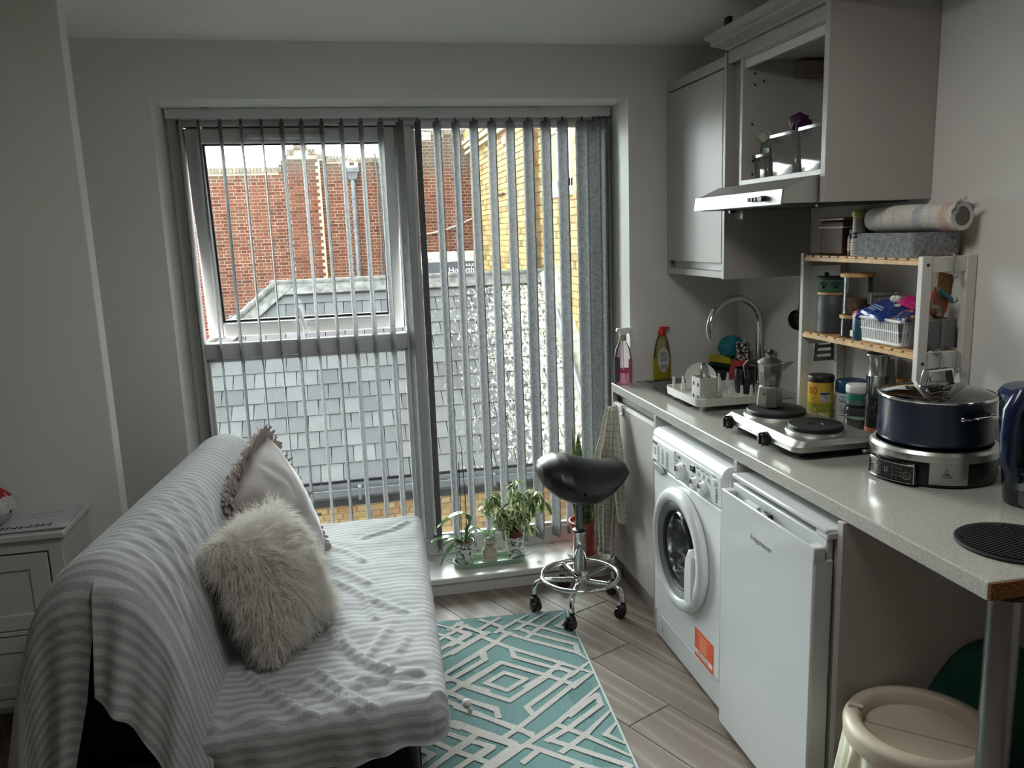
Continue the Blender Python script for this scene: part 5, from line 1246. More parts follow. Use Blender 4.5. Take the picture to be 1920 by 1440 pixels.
MB().ball((1.278, 2.738, 1.052), (.0185, .006, .032), 16, 10, Matrix.Rotation(R_(-14), 4, 'X')).obj('bowl', M_steel, sp)
MB().cyl((1.292, 2.752, .946), (1.300, 2.764, 1.042), .003, n=8).obj('second_handle', M_steel, sp) if False else None
bw = MB().lathe([(0, -.030), (.025, -.028), (.048, -.008), (.060, .020), (.057, .020), (.045, -.005), (.024, -.024), (0, -.026)], (0, 0, 0), 32, Matrix.Translation((1.322, 2.868, .998)) @ Matrix.Rotation(R_(62), 4, 'X') @ Matrix.Rotation(R_(-14), 4, 'Y'))
tag(bw.obj('bowl', P('bowl_white', (226, 225, 220), .3)), 'white bowl drying tilted in the dish rack behind the cutlery cup', 'bowl')
mg = thing('mug', 'black glossy mug in the dish rack beside the moka pot', 'mug', (1.495, 2.84, .94))
M_mug = P('mug_black', (20, 24, 28), .14)
MB().lathe([(0, 0), (.033, 0), (.036, .004), (.041, .05), (.041, .096), (.038, .096), (.037, .01), (0, .008)], (1.495, 2.838, .9395), 30).obj('body', M_mug, mg)
MB().tube([(1.470, 2.806, 1.022), (1.455, 2.785, 1.028), (1.450, 2.78, 1.0), (1.460, 2.79, .965), (1.473, 2.808, .957)], .005, 8).obj('handle', M_mug, mg)
# behind the sink
crumple('cleaning_cloth', 'red scrunched cloth behind the black mug at the sink', 'cloth', (1.605, 3.09, .965), (.07, .07, .10), P('red_cloth', (186, 68, 62), .85), (0, 0, .3), 31, .2)
crumple('bath_puff', 'turquoise net scouring puff on the red cloth behind the sink', 'scourer', (1.640, 3.235, 1.055), (.095, .09, .085), P('turquoise_net', (38, 140, 156), .6, bump=1, bscale=130, bdist=.01), (0, 0, .3), 33, .16)
s_ = thing('sponge', 'yellow and dark green washing up sponge leaning at the back of the sink', 'sponge', (1.592, 3.26, .96))
SM = Matrix.Translation((1.594, 3.255, .985)) @ Matrix.Rotation(R_(-14), 4, 'Z') @ Matrix.Rotation(R_(12), 4, 'Y') @ Matrix.Rotation(R_(-18), 4, 'X')
MB().box(-.045, .045, -.030, .030, -.004, .030, SM).obj('foam', P('sponge_yellow', (206, 186, 52), .9, bump=.8, bscale=200, bdist=.004), s_, bevel=.005)
MB().box(-.045, .045, -.030, .030, -.022, -.005, SM).obj('scour_pad', P('pad_green', (26, 48, 46), .95, bump=.8, bscale=220, bdist=.003), s_, bevel=.003)
tag(MB().box(1.555, 1.645, 3.20, 3.30, .9145, .960).obj('soap_block', P('block_dark', (46, 50, 50), .6), None, bevel=.006), 'dark low soap dish under the sponge at the back of the sink', 'soap dish')
def scribble_mat():
    mt = bpy.data.materials.new('black_white_scribble'); t_ = NT(mt); v = t_.coord()
    vo = t_.n('ShaderNodeTexVoronoi', feature='DISTANCE_TO_EDGE'); vo.inputs['Scale'].default_value = 52; t_.l(v, vo.inputs['Vector'])
    f = t_.math('GREATER_THAN', vo.outputs['Distance'], .11); c_ = t_.mix(f, (28, 28, 28), (206, 204, 198)); t_.bsdf(c_, .6); return mt
M_scr = scribble_mat()
t = thing('patterned_tumbler', 'black and white scribble patterned tumbler left of the tap', 'tumbler', (1.655, 3.165, .912))
MB().lathe([(0, 0), (.026, 0), (.028, .003), (.030, .17), (.027, .17), (.025, .01), (0, .008)], (1.655, 3.165, .9155), 24).obj('body', M_scr, t)
t = thing('patterned_tumbler', 'black and white scribble patterned tumbler right of the tap', 'tumbler', (1.70, 3.0, .912))
MB().lathe([(0, 0), (.022, 0), (.024, .003), (.026, .15), (.023, .15), (.021, .01), (0, .008)], (1.7055, 3.030, ZT+.001), 24).obj('body', M_scr, t)
# washing up liquid
c = (1.362, 3.3635-.02, ZT)
c = (1.362, 3.352, .9137)
t = thing('washing_up_liquid', 'yellow washing up liquid bottle with red cap against the window wall', 'bottle', c)
M_liq = P('lemon_liquid', (196, 184, 40), .12, **{'Transmission Weight': .35})
MB().lathe([(0, 0), (.036, 0), (.040, .004), (.041, .05), (.040, .098)], c, 32, None, 1, .42).obj('liquid', M_liq, t)
MB().lathe([(.0405, .098), (.039, .115), (.030, .165), (.022, .19), (.016, .20)], c, 32, None, 1, .42).obj('clear_top', thin_glass('bottle_yellow_clear', (244, 242, 224), 1.45, .03, 1.3, .12, (214, 210, 170)), t)
pp = [(.026*math.cos(a)*(1+.1*math.sin(a)), .088+.055*math.sin(a)) for a in np.linspace(0, 2*math.pi, 25)[:-1]]
b = MB(); b.add([(c[0]+x, c[1]-.0175-.001*(1-(x/.03)**2), c[2]+z) for x, z in pp], [tuple(range(24))])
lb_ = b.obj('paper_label', P('label_white', (206, 208, 204), .5), t, smooth=False, recalc=False)
b = MB()
for i in range(8): w = (.018, .03, .034, .036, .034, .036, .03, .026)[i]; b.box(c[0]-w/2, c[0]+w/2, c[1]-.0195, c[1]-.0188, c[2]+.128-.0065*i, c[2]+.1305-.0065*i)
for i in range(9): b.box(c[0]-.014+.0034*i, c[0]-.0125+.0034*i, c[1]-.0195, c[1]-.0188, c[2]+.050, c[2]+.068)
b.obj('label_print', M_ink, lb_, smooth=False, kind='stuff')
MB().lathe([(.017, .198), (.0185, .20), (.018, .218), (.011, .226), (.009, .236), (0, .237)], c, 24, None, 1, .8).box(c[0], c[0]+.034, c[1]-.005, c[1]+.005, c[2]+.226, c[2]+.234).obj('cap', P('cap_red_bright', (200, 38, 48), .35), t)
# trigger spray at the window end
c = (1.172, 3.335, ZT)
t = thing('spray_bottle', 'clear pink trigger spray bottle at the window end of the worktop', 'bottle', c)
MB().lathe([(0, .001), (.038, .001), (.041, .005), (.041, .075), (.040, .115), (.032, .158), (.016, .186), (.013, .20)], c, 32, None, 1, .62).obj('body', thin_glass('spray_clear', (246, 238, 242), 1.45, .02, 1.3, .06, (240, 220, 226)), t)
MB().lathe([(0, .004), (.0375, .004), (.0395, .01), (.0395, .060), (0, .061)], c, 28, None, 1, .6).obj('liquid', thin_glass('pink_liquid', (244, 206, 214), 1.33, .02, .6, .25, (236, 196, 206)), t)
MB().lathe([(.0415, .050), (.0416, .066)], c, 28, None, 1, .62).obj('pink_band', P('band_pink', (214, 70, 110), .5), t)
b = MB(); b.grid(lambda u, w: (c[0]+.0417*math.cos(R_(180+60*u)), c[1]+.62*.0417*math.sin(R_(180+60*u)), c[2]+.012+.11*w), 6, 2); b.obj('dark_label', P('label_slate', (84, 82, 90), .5), t, recalc=False)
b = MB(); b.grid(lambda u, w: (c[0]+.0417*math.cos(R_(296+60*u)), c[1]+.62*.0417*math.sin(R_(296+60*u)), c[2]+.012+.10*w), 6, 2); b.obj('pink_label', P('label_pink', (206, 136, 158), .5), t, recalc=False)
MB().tube([(c[0], c[1], c[2]+.20), (c[0]+.004, c[1], c[2]+.06), (c[0]+.02, c[1], c[2]+.012)], .0022, 6).obj('dip_tube', P('tube_white', (230, 230, 230), .4), t)
MB().lathe([(.0155, .192), (.0165, .194), (.0165, .212), (.012, .216), (0, .216)], c, 20).obj('collar', P('collar_olive', (170, 172, 140), .4), t)
b = MB(); b.prism([(c[0]-.030, c[2]+.232), (c[0]-.026, c[2]+.246), (c[0]+.044, c[2]+.248), (c[0]+.046, c[2]+.238), (c[0]+.030, c[2]+.234), (c[0]+.016, c[2]+.216), (c[0]-.014, c[2]+.214), (c[0]-.016, c[2]+.228)], 'y', c[1]-.010, c[1]+.010)
b.obj('trigger_head', P('spray_white', (234, 234, 232), .35), t, bevel=.003)
MB().tube([(c[0]+.026, c[1], c[2]+.236), (c[0]+.036, c[1], c[2]+.218), (c[0]+.042, c[1], c[2]+.200), (c[0]+.046, c[1], c[2]+.188)], [.005, .0055, .005, .0035], 8).obj('trigger', P('spray_white', (234, 234, 232)), t)

# ---------------------------------------------------------------- boxes in the open wall cabinet
M_box = thin_glass('box_frosted', (232, 234, 232), 1.45, .1, 1.2, .3, (232, 232, 228))
def openbox(name, label, x0, x1, y0, y1, z, h, taper=.008, cat='box'):
    t_ = thing(name, label, cat, ((x0+x1)/2, (y0+y1)/2, z)); A_ = rrect(x0+taper, x1-taper, y0+taper, y1-taper, .012, 4); B_ = rrect(x0, x1, y0, y1, .016, 4); n = len(A_); b_ = MB()
    b_.add([(x, y, z+.001) for x, y in A_]+[(x, y, z+h) for x, y in B_], [tuple(range(n))[::-1]]+[(i, (i+1) % n, n+(i+1) % n, n+i) for i in range(n)])
    o_ = b_.obj('body', M_box, t_, ang=40); sm = o_.modifiers.new('thick', 'SOLIDIFY'); sm.thickness = .0015
    r_ = rrect(x0-.004, x1+.004, y0-.004, y1+.004, .018, 4); b_ = MB(); b_.add([(x, y, z+h-.010) for x, y in r_]+[(x, y, z+h) for x, y in r_]+[(x, y, z+h) for x, y in B_], [(i, (i+1) % n, n+(i+1) % n, n+i) for i in range(n)]+[(n+i, n+(i+1) % n, 2*n+(i+1) % n, 2*n+i) for i in range(n)])
    b_.obj('rim', M_cloudy, t_, ang=40); return t_
ZO = 1.7345
openbox('plastic_box', 'small low clear plastic tub at the far end of the open cabinet', 1.432, 1.545, 2.600, 2.700, ZO, .082)
openbox('plastic_box', 'middle frosted plastic box of pink packets in the open cabinet', 1.428, 1.66, 2.415, 2.575, ZO, .135)
openbox('plastic_box', 'frosted plastic box with a yellow lump by the near end of the open cabinet', 1.428, 1.66, 2.238, 2.400, ZO, .138)
crumple('snack_bag', 'pinkish crumpled packets filling the middle frosted box', 'packet', (1.53, 2.495, ZO+.062), (.18, .12, .11), print_mat('pinkish', (176, 140, 132), [(150, 120, 118), (206, 186, 178)], 26), (0, 0, .2), 41, .12)
crumple('snack_bag', 'pale packets filling the near frosted box', 'packet', (1.55, 2.32, ZO+.07), (.16, .12, .11), P('pale_packet', (196, 190, 180), .6), (0, 0, .2), 43, .1)
crumple('food_block', 'yellow block at the bottom of the near frosted box', 'block', (1.462, 2.296, ZO+.026), (.04, .07, .045), P('butter_yellow', (214, 200, 120), .6), (0, 0, 0), 45, .05)
crumple('snack_bag', 'purple twisted packet poking out of the middle box', 'packet', (1.50, 2.505, ZO+.168), (.055, .07, .05), P('purple_packet', (62, 24, 66), .4), (.3, .5, .2), 47, .25)
crumple('snack_bag', 'dark blue packet end lying along the middle box rim', 'packet', (1.53, 2.48, ZO+.140), (.07, .09, .03), P('blue_packet', (26, 62, 92), .4), (.1, .1, .2), 49, .15)
crumple('snack_bag', 'green brown tied bag sticking up from the small clear tub', 'bag', (1.488, 2.640, ZO+.096), (.08, .075, .07), print_mat('green_brown', (96, 104, 80), [(60, 100, 86), (150, 110, 80)], 40), (.2, .2, 0), 51, .2)
crumple('snack_bag', 'pale bag ends flaring above the green bag in the small tub', 'bag', (1.470, 2.672, ZO+.145), (.05, .045, .028), P('pale_green_bag', (176, 186, 168), .5), (.9, -.5, 0), 53, .25)
crumple('snack_bag', 'brown striped packet standing inside the small clear tub', 'packet', (1.49, 2.65, ZO+.036), (.075, .07, .06), print_mat('brown_stripes', (92, 70, 58), [(170, 160, 90), (120, 70, 66)], 40), (0, 0, .1), 55, .08)

# ---------------------------------------------------------------- under the worktop end
M_bin = P('bin_beige', (178, 168, 150), .45, bump=.15, bscale=150)
c = (1.226, 1.460, 0); RB = .163
bn = thing('waste_bin', 'beige round swing lid bin under the open end of the worktop', 'bin', c)
MB().lathe([(0, .002), (.128, .002), (.132, .008), (.152, .385), (.15, .40)], c, 48).obj('bucket', M_bin, bn)
MB().lathe([(.158, .392), (.1665, .395), (.168, .425), (.161, .437), (.138, .442), (.127, .434), (.1235, .404)], c, 64).obj('lid_rim', M_bin, bn, ang=50)
for s_ in (0, 1):
    b = MB(); n = 24; a0 = R_(-42)+math.pi*s_; vs = [(c[0], c[1], .408)]
    for i in range(n+1): a = a0+math.pi*i/n+(.012 if i == 0 else -.012 if i == n else 0); vs.append((c[0]+.124*math.cos(a), c[1]+.124*math.sin(a), .408))
    vs[0] = (c[0]+.0012*math.cos(a0+math.pi/2), c[1]+.0012*math.sin(a0+math.pi/2), .408); k = len(vs)
    b.add(vs+[(x, y, z-.004) for x, y, z in vs], [tuple(range(k)), tuple(range(k, 2*k))[::-1]]+[(i, (i+1) % k, k+(i+1) % k, k+i) for i in range(k)])
    b.obj('lid_flap', M_bin, bn, smooth=False)
for s_ in (-42, 138):
    a = R_(s_); d = Vector((math.cos(a), math.sin(a), 0)); p = Vector(c)+d*.124+Vector((0, 0, .442)); MB().cyl(p, p+d*.032, .006, n=12).obj('hinge_pin', M_bin, bn)
M_bag = P('bin_bag', (236, 233, 206), .35, **{'Transmission Weight': .25})
b = MB(); rq = random.Random(3)
def bagf(u, w):
    a = 2*math.pi*u; k = math.sin(a*9+math.sin(a*4)*2)*.5+math.sin(a*23+1)*.5
    r = .1610+.012*w*(1+k)+.004*k; z = .398-.115*w*(1+.25*math.sin(a*5+2)); return (c[0]+r*math.cos(a), c[1]+r*math.sin(a), z)
b.grid(bagf, 161, 9).obj('bin_bag', M_bag, bn, recalc=False, ang=25)
MB().tube([(c[0]-.165*math.cos(t_*.4), c[1]-.165*math.sin(t_*.4)+.02, .31-.1*math.sin(t_)) for t_ in np.linspace(0, 3.14, 14)], .0035, 8).obj('bag_string', P('string_pale', (214, 210, 190), .5), bn)
t = thing('shopping_bag', 'dark teal folded shopping bag leaning on the end panel behind the bin', 'bag', (1.54, 1.63, 0))
b = MB()
def gf(u, w):
    z0 = .515-.42*abs(u-.5)**2.6*4*.5; x = 1.375+.345*u; z = w*z0; d = .018*(1-(2*u-1)**4)*(1-(2*w-1)**4)+.006*mnoise.noise((u*6, w*6, 2)); return (x, 1.628-max(.0, d), z)
b.grid(gf, 24, 24); o_ = b.obj('bag_body', P('teal_bag', (20, 96, 84), .7), t, recalc=False); sm = o_.modifiers.new('thick', 'SOLIDIFY'); sm.thickness = .002
MB().tube([(1.50, 1.600, .50), (1.51, 1.596, .53), (1.53, 1.595, .535), (1.55, 1.597, .52)], .004, 6).obj('strap', P('teal_strap', (52, 110, 98), .7), t)
# ---------------------------------------------------------------- sofa bed with striped cover
def stripe_mat():
    mt = bpy.data.materials.new('striped_cotton'); t = NT(mt); v = t.coord('UV')
    sx = t.n('ShaderNodeSeparateXYZ'); t.l(v, sx.inputs[0])
    s_ = t.math('SINE', t.math('MULTIPLY', sx.outputs['Y'], 2*math.pi/.031))
    f = t.math('MINIMUM', t.math('MAXIMUM', t.math('MULTIPLY_ADD', s_, 2.2, .5), 0), 1)
    ob = t.coord('Object'); n = t.noise(ob, 900, 2)
    c = t.mix(f, (170, 173, 176), (148, 150, 152))
    w1 = t.noise(ob, 14, 4, .6); w2 = t.noise(ob, 55, 3, .6)
    h = t.math('ADD', t.math('MULTIPLY', w1, .7), t.math('MULTIPLY', w2, .18))
    t.bsdf(c, .85, 0, t.bump(h, .55, .012), .15, **{'Sheen Weight': .2}); return mt
M_str = stripe_mat()
sf = thing('sofa_bed', 'armless sofa bed under a grey and white striped cover along the left wall', 'sofa', (-.3, 2.6, 0))
SY0, SY1 = 1.905, 3.328
def cr(P, n):
    P = [Vector(p) for p in P]; out = []; k = len(P)
    for i in range(n):
        t = i/(n-1)*(k-1); j = min(int(t), k-2); t -= j
        a, b_, c_, d = P[max(j-1, 0)], P[j], P[j+1], P[min(j+2, k-1)]
        out.append(.5*((2*b_)+(c_-a)*t+(2*a-5*b_+4*c_-d)*t*t+(3*b_-a-3*c_+d)*t**3))
    return out
BP = [(-.905, .05), (-.888, .22), (-.862, .42), (-.822, .60), (-.778, .745), (-.718, .822), (-.645, .844), (-.585, .826), (-.53, .778), (-.487, .695), (-.452, .58), (-.428, .47), (-.405, .372)]
NU = 64
prof = cr([(x, 0, z) for x, z in BP], NU)
def shift(s, k):                       # the far end stands a little nearer to the room
    f = k/(NU-1); return s*(.06+.085*(1 if f < .45 else math.sin(math.pi*min(1, f*1.1))))
BY0 = 1.962
def backpt(k, s):
    p = prof[k]; return Vector((p.x+shift(s, k), BY0+(SY1-BY0)*s, p.z))
def back_f(u, w):
    k = int(round(u*(NU-1))); p = backpt(k, w)
    # soft end rounding
    e = min(w*(SY1-BY0), (1-w)*(SY1-BY0))/.085
    if e < 1: p.z -= (1-e)**2*.030*math.sin(math.pi*u)
    # pulled folds fanning into the seat corner at the near end
    y = w*(SY1-BY0)
    if u > .45:
        a = (u-.45)/.55
        for (y0, sl, h, wd) in ((.05, .10, .009, .012), (.09, .13, .010, .011), (.14, .17, .011, .012), (.19, .22, .010, .013), (.26, .28, .008, .014), (.33, .33, .006, .016), (.42, .36, .005, .018)):
            d = (y-(y0+sl*(1-a)-.04*a))/wd; p += Vector((.8, 0, .5))*h*math.exp(-d*d)*math.sin(math.pi*min(1, a*1.25))**.7
    n_ = mnoise.noise((u*9, w*14, 1.3)); p += Vector((.5, 0, .6))*n_*.004
    if u < .25: p.x += .014*math.sin(w*34+2*math.sin(w*11))*(1-u/.25)
    return tuple(p)
b = MB(); b.grid(back_f, NU, 120, lambda u, w: (u*1.6, w*(SY1-BY0)+.003*math.sin(u*9)), flip=True)
b.obj('back_cover', M_str, sf, recalc=False, ang=180)
MB().box(-.72, -.48, BY0+.06, SY1-.08, .06, .62).obj('dark_infill', P('under_shade_black', (20, 20, 21), .9), sf, bevel=.02)  # black block filling the hollow back, shade put into its colour
MB().box(-.42, .16, SY0+.05, SY1-.02, .24, .365).obj('mattress', P('cushion_dark', (60, 60, 62)), sf, bevel=.02)
# seat cover: top with rounded edges, front and near skirts
CRE = [[(-.131, 2.864), (-.061, 2.777), (.005, 2.673)], [(-.164, 2.785), (-.078, 2.677), (-.014, 2.58), (.04, 2.526)], [(-.109, 2.361), (-.052, 2.223), (.001, 2.125), (.06, 2.082), (.126, 2.064)],
 [(-.047, 2.053), (.011, 2.044), (.085, 2.056), (.129, 2.063)], [(-.146, 2.125), (-.093, 2.035), (-.055, 1.977), (-.006, 1.929)], [(-.198, 2.1), (-.144, 2.036), (-.08, 1.972), (-.032, 1.91)],
 [(-.267, 2.081), (-.204, 1.982), (-.153, 1.93)], [(-.341, 2.178), (-.279, 2.072), (-.216, 1.974), (-.165, 1.927)], [(-.399, 1.93), (-.378, 1.972), (-.322, 1.947), (-.248, 1.92)],
 [(.108, 2.269), (.081, 2.187)], [(.016, 2.533), (.062, 2.483), (.113, 2.433)], [(.049, 2.021), (.10, 1.995), (.138, 1.985)], [(-.094, 2.294), (-.025, 2.146)], [(-.067, 2.04), (-.029, 2.017)],
 [(-.134, 3.06), (-.059, 2.987), (-.007, 2.874)], [(.186, 3.272), (.099, 3.18), (-.001, 3.126)], [(-.05, 2.66), (.0, 2.52), (.02, 2.40)], [(-.18, 2.45), (-.12, 2.36), (-.10, 2.25)], [(.06, 2.33), (.02, 2.25), (-.01, 2.18)]]
CH = [.009, .010, .015, .012, .013, .014, .013, .013, .014, .007, .008, .009, .010, .007, .008, .007, .009, .009, .007]
def segd(px, py, P):
    best = 9
    for i in range(len(P)-1):
        ax_, ay = P[i]; bx_, by = P[i+1]; dx_, dy_ = bx_-ax_, by-ay; t = max(0, min(1, ((px-ax_)*dx_+(py-ay)*dy_)/(dx_*dx_+dy_*dy_)))
        q = math.hypot(px-ax_-t*dx_, py-ay-t*dy_); best = min(best, q)
    return best
def wrinkle(x, y):
    h = 0; hp = 0; hm_ = 0
    for P_, a in zip(CRE, CH):
        d = segd(x, y, P_)
        if d < .08:
            g = a*(math.exp(-(d/.010)**2)-.5*math.exp(-((d-.026)/.016)**2)); hp = max(hp, g); hm_ = min(hm_, g)
    h = (hp if hp > .0015 else hm_)*.9
    h += .0045*mnoise.noise((x*9+y*4, y*7-x*3, 4.1))+.0025*mnoise.noise((x*26, y*15+x*9, 7.7))
    return h
def xcre(s): return -.425+.09*s
def xfro(s): return .190+.068*s
SR = .045; LEN = SY1-SY0; ZS = .398
def edge(t):                        # arc length past the edge -> (out, down)
    L_ = SR*math.pi/2
    if t <= 0: return t, 0
    if t < L_: return SR*math.sin(t/SR), SR*(1-math.cos(t/SR))
    return SR, SR+(t-L_)
na, nb = 84, 132
def seat_f(u, w):
    A = -.02+u*(.60+.02+.26)         # across
    Bv = -.27+w*(LEN-SR+.27+.02)     # along, negative hangs over the near end
    s = max(0, min(1, Bv/LEN))
    width = xfro(s)-xcre(s)-SR
    oa, da = edge(A-width); ob, db = edge(-Bv-0)
    near = Bv < 0; front = A > width
    x = xcre(s)+(width+oa if front else A); y = SY0+SR+(Bv if not near else -ob)
    dn = 0
    if near and front: dn = max(da, db)+.25*min(da, db)*0; 
    elif near: dn = db
    elif front: dn = da
    z = ZS-dn
    if near and front:
        # wrap the corner: go round it instead of doubling over
        ang = math.atan2(max(da, 1e-4), max(db, 1e-4)); rr = SR*min(1, max(da, db)/SR)
        x = xcre(s)+width+rr*math.sin(ang); y = SY0+SR-rr*math.cos(ang)
    top = 1 if dn < .01 else max(0, 1-dn/.05)
    z += wrinkle(x, y)*top
    z += .012*math.sin(math.pi*max(0, min(1, (A/.6))))*math.sin(math.pi*s)*top
    if dn > .03:
        k = min(1, (dn-.03)/.1)
        f1 = math.sin(x*46+1.5*math.sin(x*17))*.007+math.sin(x*21+.6)*.006
        if near and not front: y -= k*(f1+.006)
        elif front and not near: x += k*(math.sin(y*33+2*math.sin(y*9))*.006)
        z = max(z, min(.292, .205+(x+.42)*.15)+.008*math.sin(x*31)) if near else max(z, .285+.008*math.sin(y*12))
    return (x, y, z)
b = MB(); b.grid(seat_f, na, nb, lambda u, w: (u*.9, -.27+w*(LEN-SR+.29)+.002*math.sin(u*30)))
b.obj('seat_cover', M_str, sf, recalc=False, ang=180)
# the hanging cloth at the near end of the back: two panels with an open slit
def panel(top, bot, nm, bulge, nrow=36, ncol=44, lift=0.0, seed=0):
    T = cr(top, ncol); Bm = cr(bot, ncol); L_ = max((T[0]-Bm[0]).length, .3)
    def f(u, w):
        i = int(round(u*(ncol-1))); p = T[i].lerp(Bm[i], w)
        r_ = min(1, w/.10); y = -.026*math.sin(r_*math.pi/2)-bulge*math.sin(w*math.pi*.5)
        y -= (.012*math.sin(u*15+seed+1.2*w)+.006*math.sin(u*31+2*seed))*w**.8
        z = p.z-.004*math.sin(r_*math.pi)*0
        return (p.x, p.y+y-lift*min(1, w/.03), z)
    b_ = MB(); b_.grid(f, ncol, nrow, lambda u, w: (u*.5, -w*(T[int(round(u*(ncol-1)))]-Bm[int(round(u*(ncol-1)))]).length*(1-.0)-.02*math.sin(u*3)))
    return b_.obj(nm, M_str, sf, recalc=False, ang=180)
def rim(k): p = back_f(k/(NU-1), 0); return (p[0], p[1], p[2])
kA = [0, 8, 16, 22, 27, 30, 33, 35]
def kx(x): return min(range(28, NU), key=lambda k: abs(prof[k].x-x))
ks = kx(-.612)
topA = [rim(k) for k in range(4, ks+1)]
botA = [(-.925, 1.93, .03), (-.905, 1.93, .035), (-.88, 1.93, .04), (-.855, 1.93, .04), (-.83, 1.93, .035), (-.80, 1.93, .05), (-.775, 1.93, .08), (-.745, 1.935, .22), (-.662, 1.94, .53)]
panel(topA, botA, 'end_flap', .02, seed=1)
topB = [rim(k) for k in range(ks-1, NU)]
botB = [(-.640, 1.925, .545), (-.610, 1.92, .515), (-.575, 1.915, .475), (-.535, 1.91, .405), (-.490, 1.905, .320), (-.455, 1.90, .258), (-.425, 1.895, .215), (-.385, 1.89, .19)]
panel(topB, botB, 'end_flap', .012, lift=.006, seed=4)
tk = MB(); tk.ball((.232, 1.895, .385), (.012, .014, .012), 12, 8).tube([(.232, 1.895, .385), (.240, 1.885, .372), (.236, 1.88, .355)], [.006, .007, .003], 8)
tk.obj('cover_tie', P('tie_white', (196, 198, 198), .9), sf)
M_frm = P('sofa_frame_black', (16, 16, 17), .5)
for pts in ([(-.70, 2.0, .30), (-.74, 2.0, .012)], [(-.66, 3.2, .30), (-.70, 3.2, .012)], [(.09, 1.99, .24), (.10, 2.01, .012)], [(.15, 3.2, .24), (.16, 3.2, .012)]): MB().tube(pts, .016, 10).obj('leg', M_frm, sf)
for pts in ([(-.72, 2.0, .29), (.09, 1.99, .235)], [(-.68, 3.2, .29), (.15, 3.2, .235)], [(-.72, 2.0, .29), (-.68, 3.2, .29)], [(.09, 1.99, .235), (.15, 3.2, .235)], [(-.55, 2.03, .02), (-.25, 2.02, .24)]): MB().tube(pts, .014, 8).obj('frame_rail', M_frm, sf)
MB().box(-.70, .12, 2.10, 3.2, .03, .20).obj('storage_box', P('under_shade_black', (20, 20, 21), .9), sf, bevel=.01)  # black block added to keep the space under the seat dark

# ---------------------------------------------------------------- cushions
def cushion_pts(c00, c10, c11, c01, T, n=34, pinch=.06, seed=0, amp=.006):
    c00, c10, c11, c01 = map(Vector, (c00, c10, c11, c01)); nr = ((c10-c00).cross(c01-c00)).normalized(); ctr = (c00+c10+c11+c01)/4
    def surf(u, w, sg):
        p = c00*(1-u)*(1-w)+c10*u*(1-w)+c11*u*w+c01*(1-u)*w; x, y = 2*u-1, 2*w-1
        pin = pinch*(1-abs(x)**2)*(abs(y)**3)+pinch*(1-abs(y)**2)*(abs(x)**3); p = p+(ctr-p)*pin
        e = max(0, (1-abs(x)**2.6))*max(0, (1-abs(y)**2.6)); h = T/2*e**.55
        q = Vector((x*2.2, y*2.2, seed)); rad = math.hypot(x, y)
        wr = amp*mnoise.noise(q)+amp*.7*math.sin(math.atan2(y, x)*14+3*mnoise.noise(q*1.4))*rad**3*e**.4*1.4
        return p+nr*(sg*h+wr*(e**.3))
    return surf, nr
M_velv = P('grey_velvet', (146, 138, 136), .8, bump=.25, bscale=16, bdist=.01, **{'Sheen Weight': .8, 'Sheen Roughness': .4})
gc = thing('fringed_cushion', 'grey velvet cushion with a ruffled fringe leaning at the window end of the sofa', 'cushion', (-.28, 2.9, .40))
surf, nr = cushion_pts((-.335, 3.10, .858), (-.160, 3.03, .412), (-.235, 2.62, .405), (-.415, 2.68, .735), .20, seed=3, pinch=-.07)
b = MB(); b.grid(lambda u, w: tuple(surf(u, w, 1)), 36, 36); b.grid(lambda u, w: tuple(surf(u, w, -1)), 36, 36)
b.obj('cover', M_velv, gc, merge=2e-4, ang=180)
b = MB(); rq = random.Random(8)
for e_ in range(4):
    N = 270
    for i in range(N):
        t = (i+rq.random())/N; u, w = ((t, 0), (1, t), (1-t, 1), (0, 1-t))[e_]
        p = surf(u, w, 0); ctr = surf(.5, .5, 0); out = (p-ctr); out -= nr*out.dot(nr); out.normalize()
        d = (out+nr*rq.uniform(-.55, .75)+Vector((rq.uniform(-.4, .4), rq.uniform(-.4, .4), rq.uniform(-.4, .4)))).normalized(); L_ = rq.uniform(.03, .05)
        sd = d.cross(nr); sd = sd.normalized()*rq.uniform(.005, .009); k_ = nr*rq.uniform(-.008, .008)
        m1 = p+d*L_*.6+k_; m2 = p+d*L_+k_*2+Vector((0, 0, -.004))
        b.add([p-sd*.6, p+sd*.6, m1+sd, m1-sd, m2+sd*.5, m2-sd*.9], [(0, 1, 2, 3), (3, 2, 4, 5)])
b.obj('fringe', P('fringe_taupe', (166, 155, 150), .9), gc, smooth=False, recalc=False, kind='stuff')

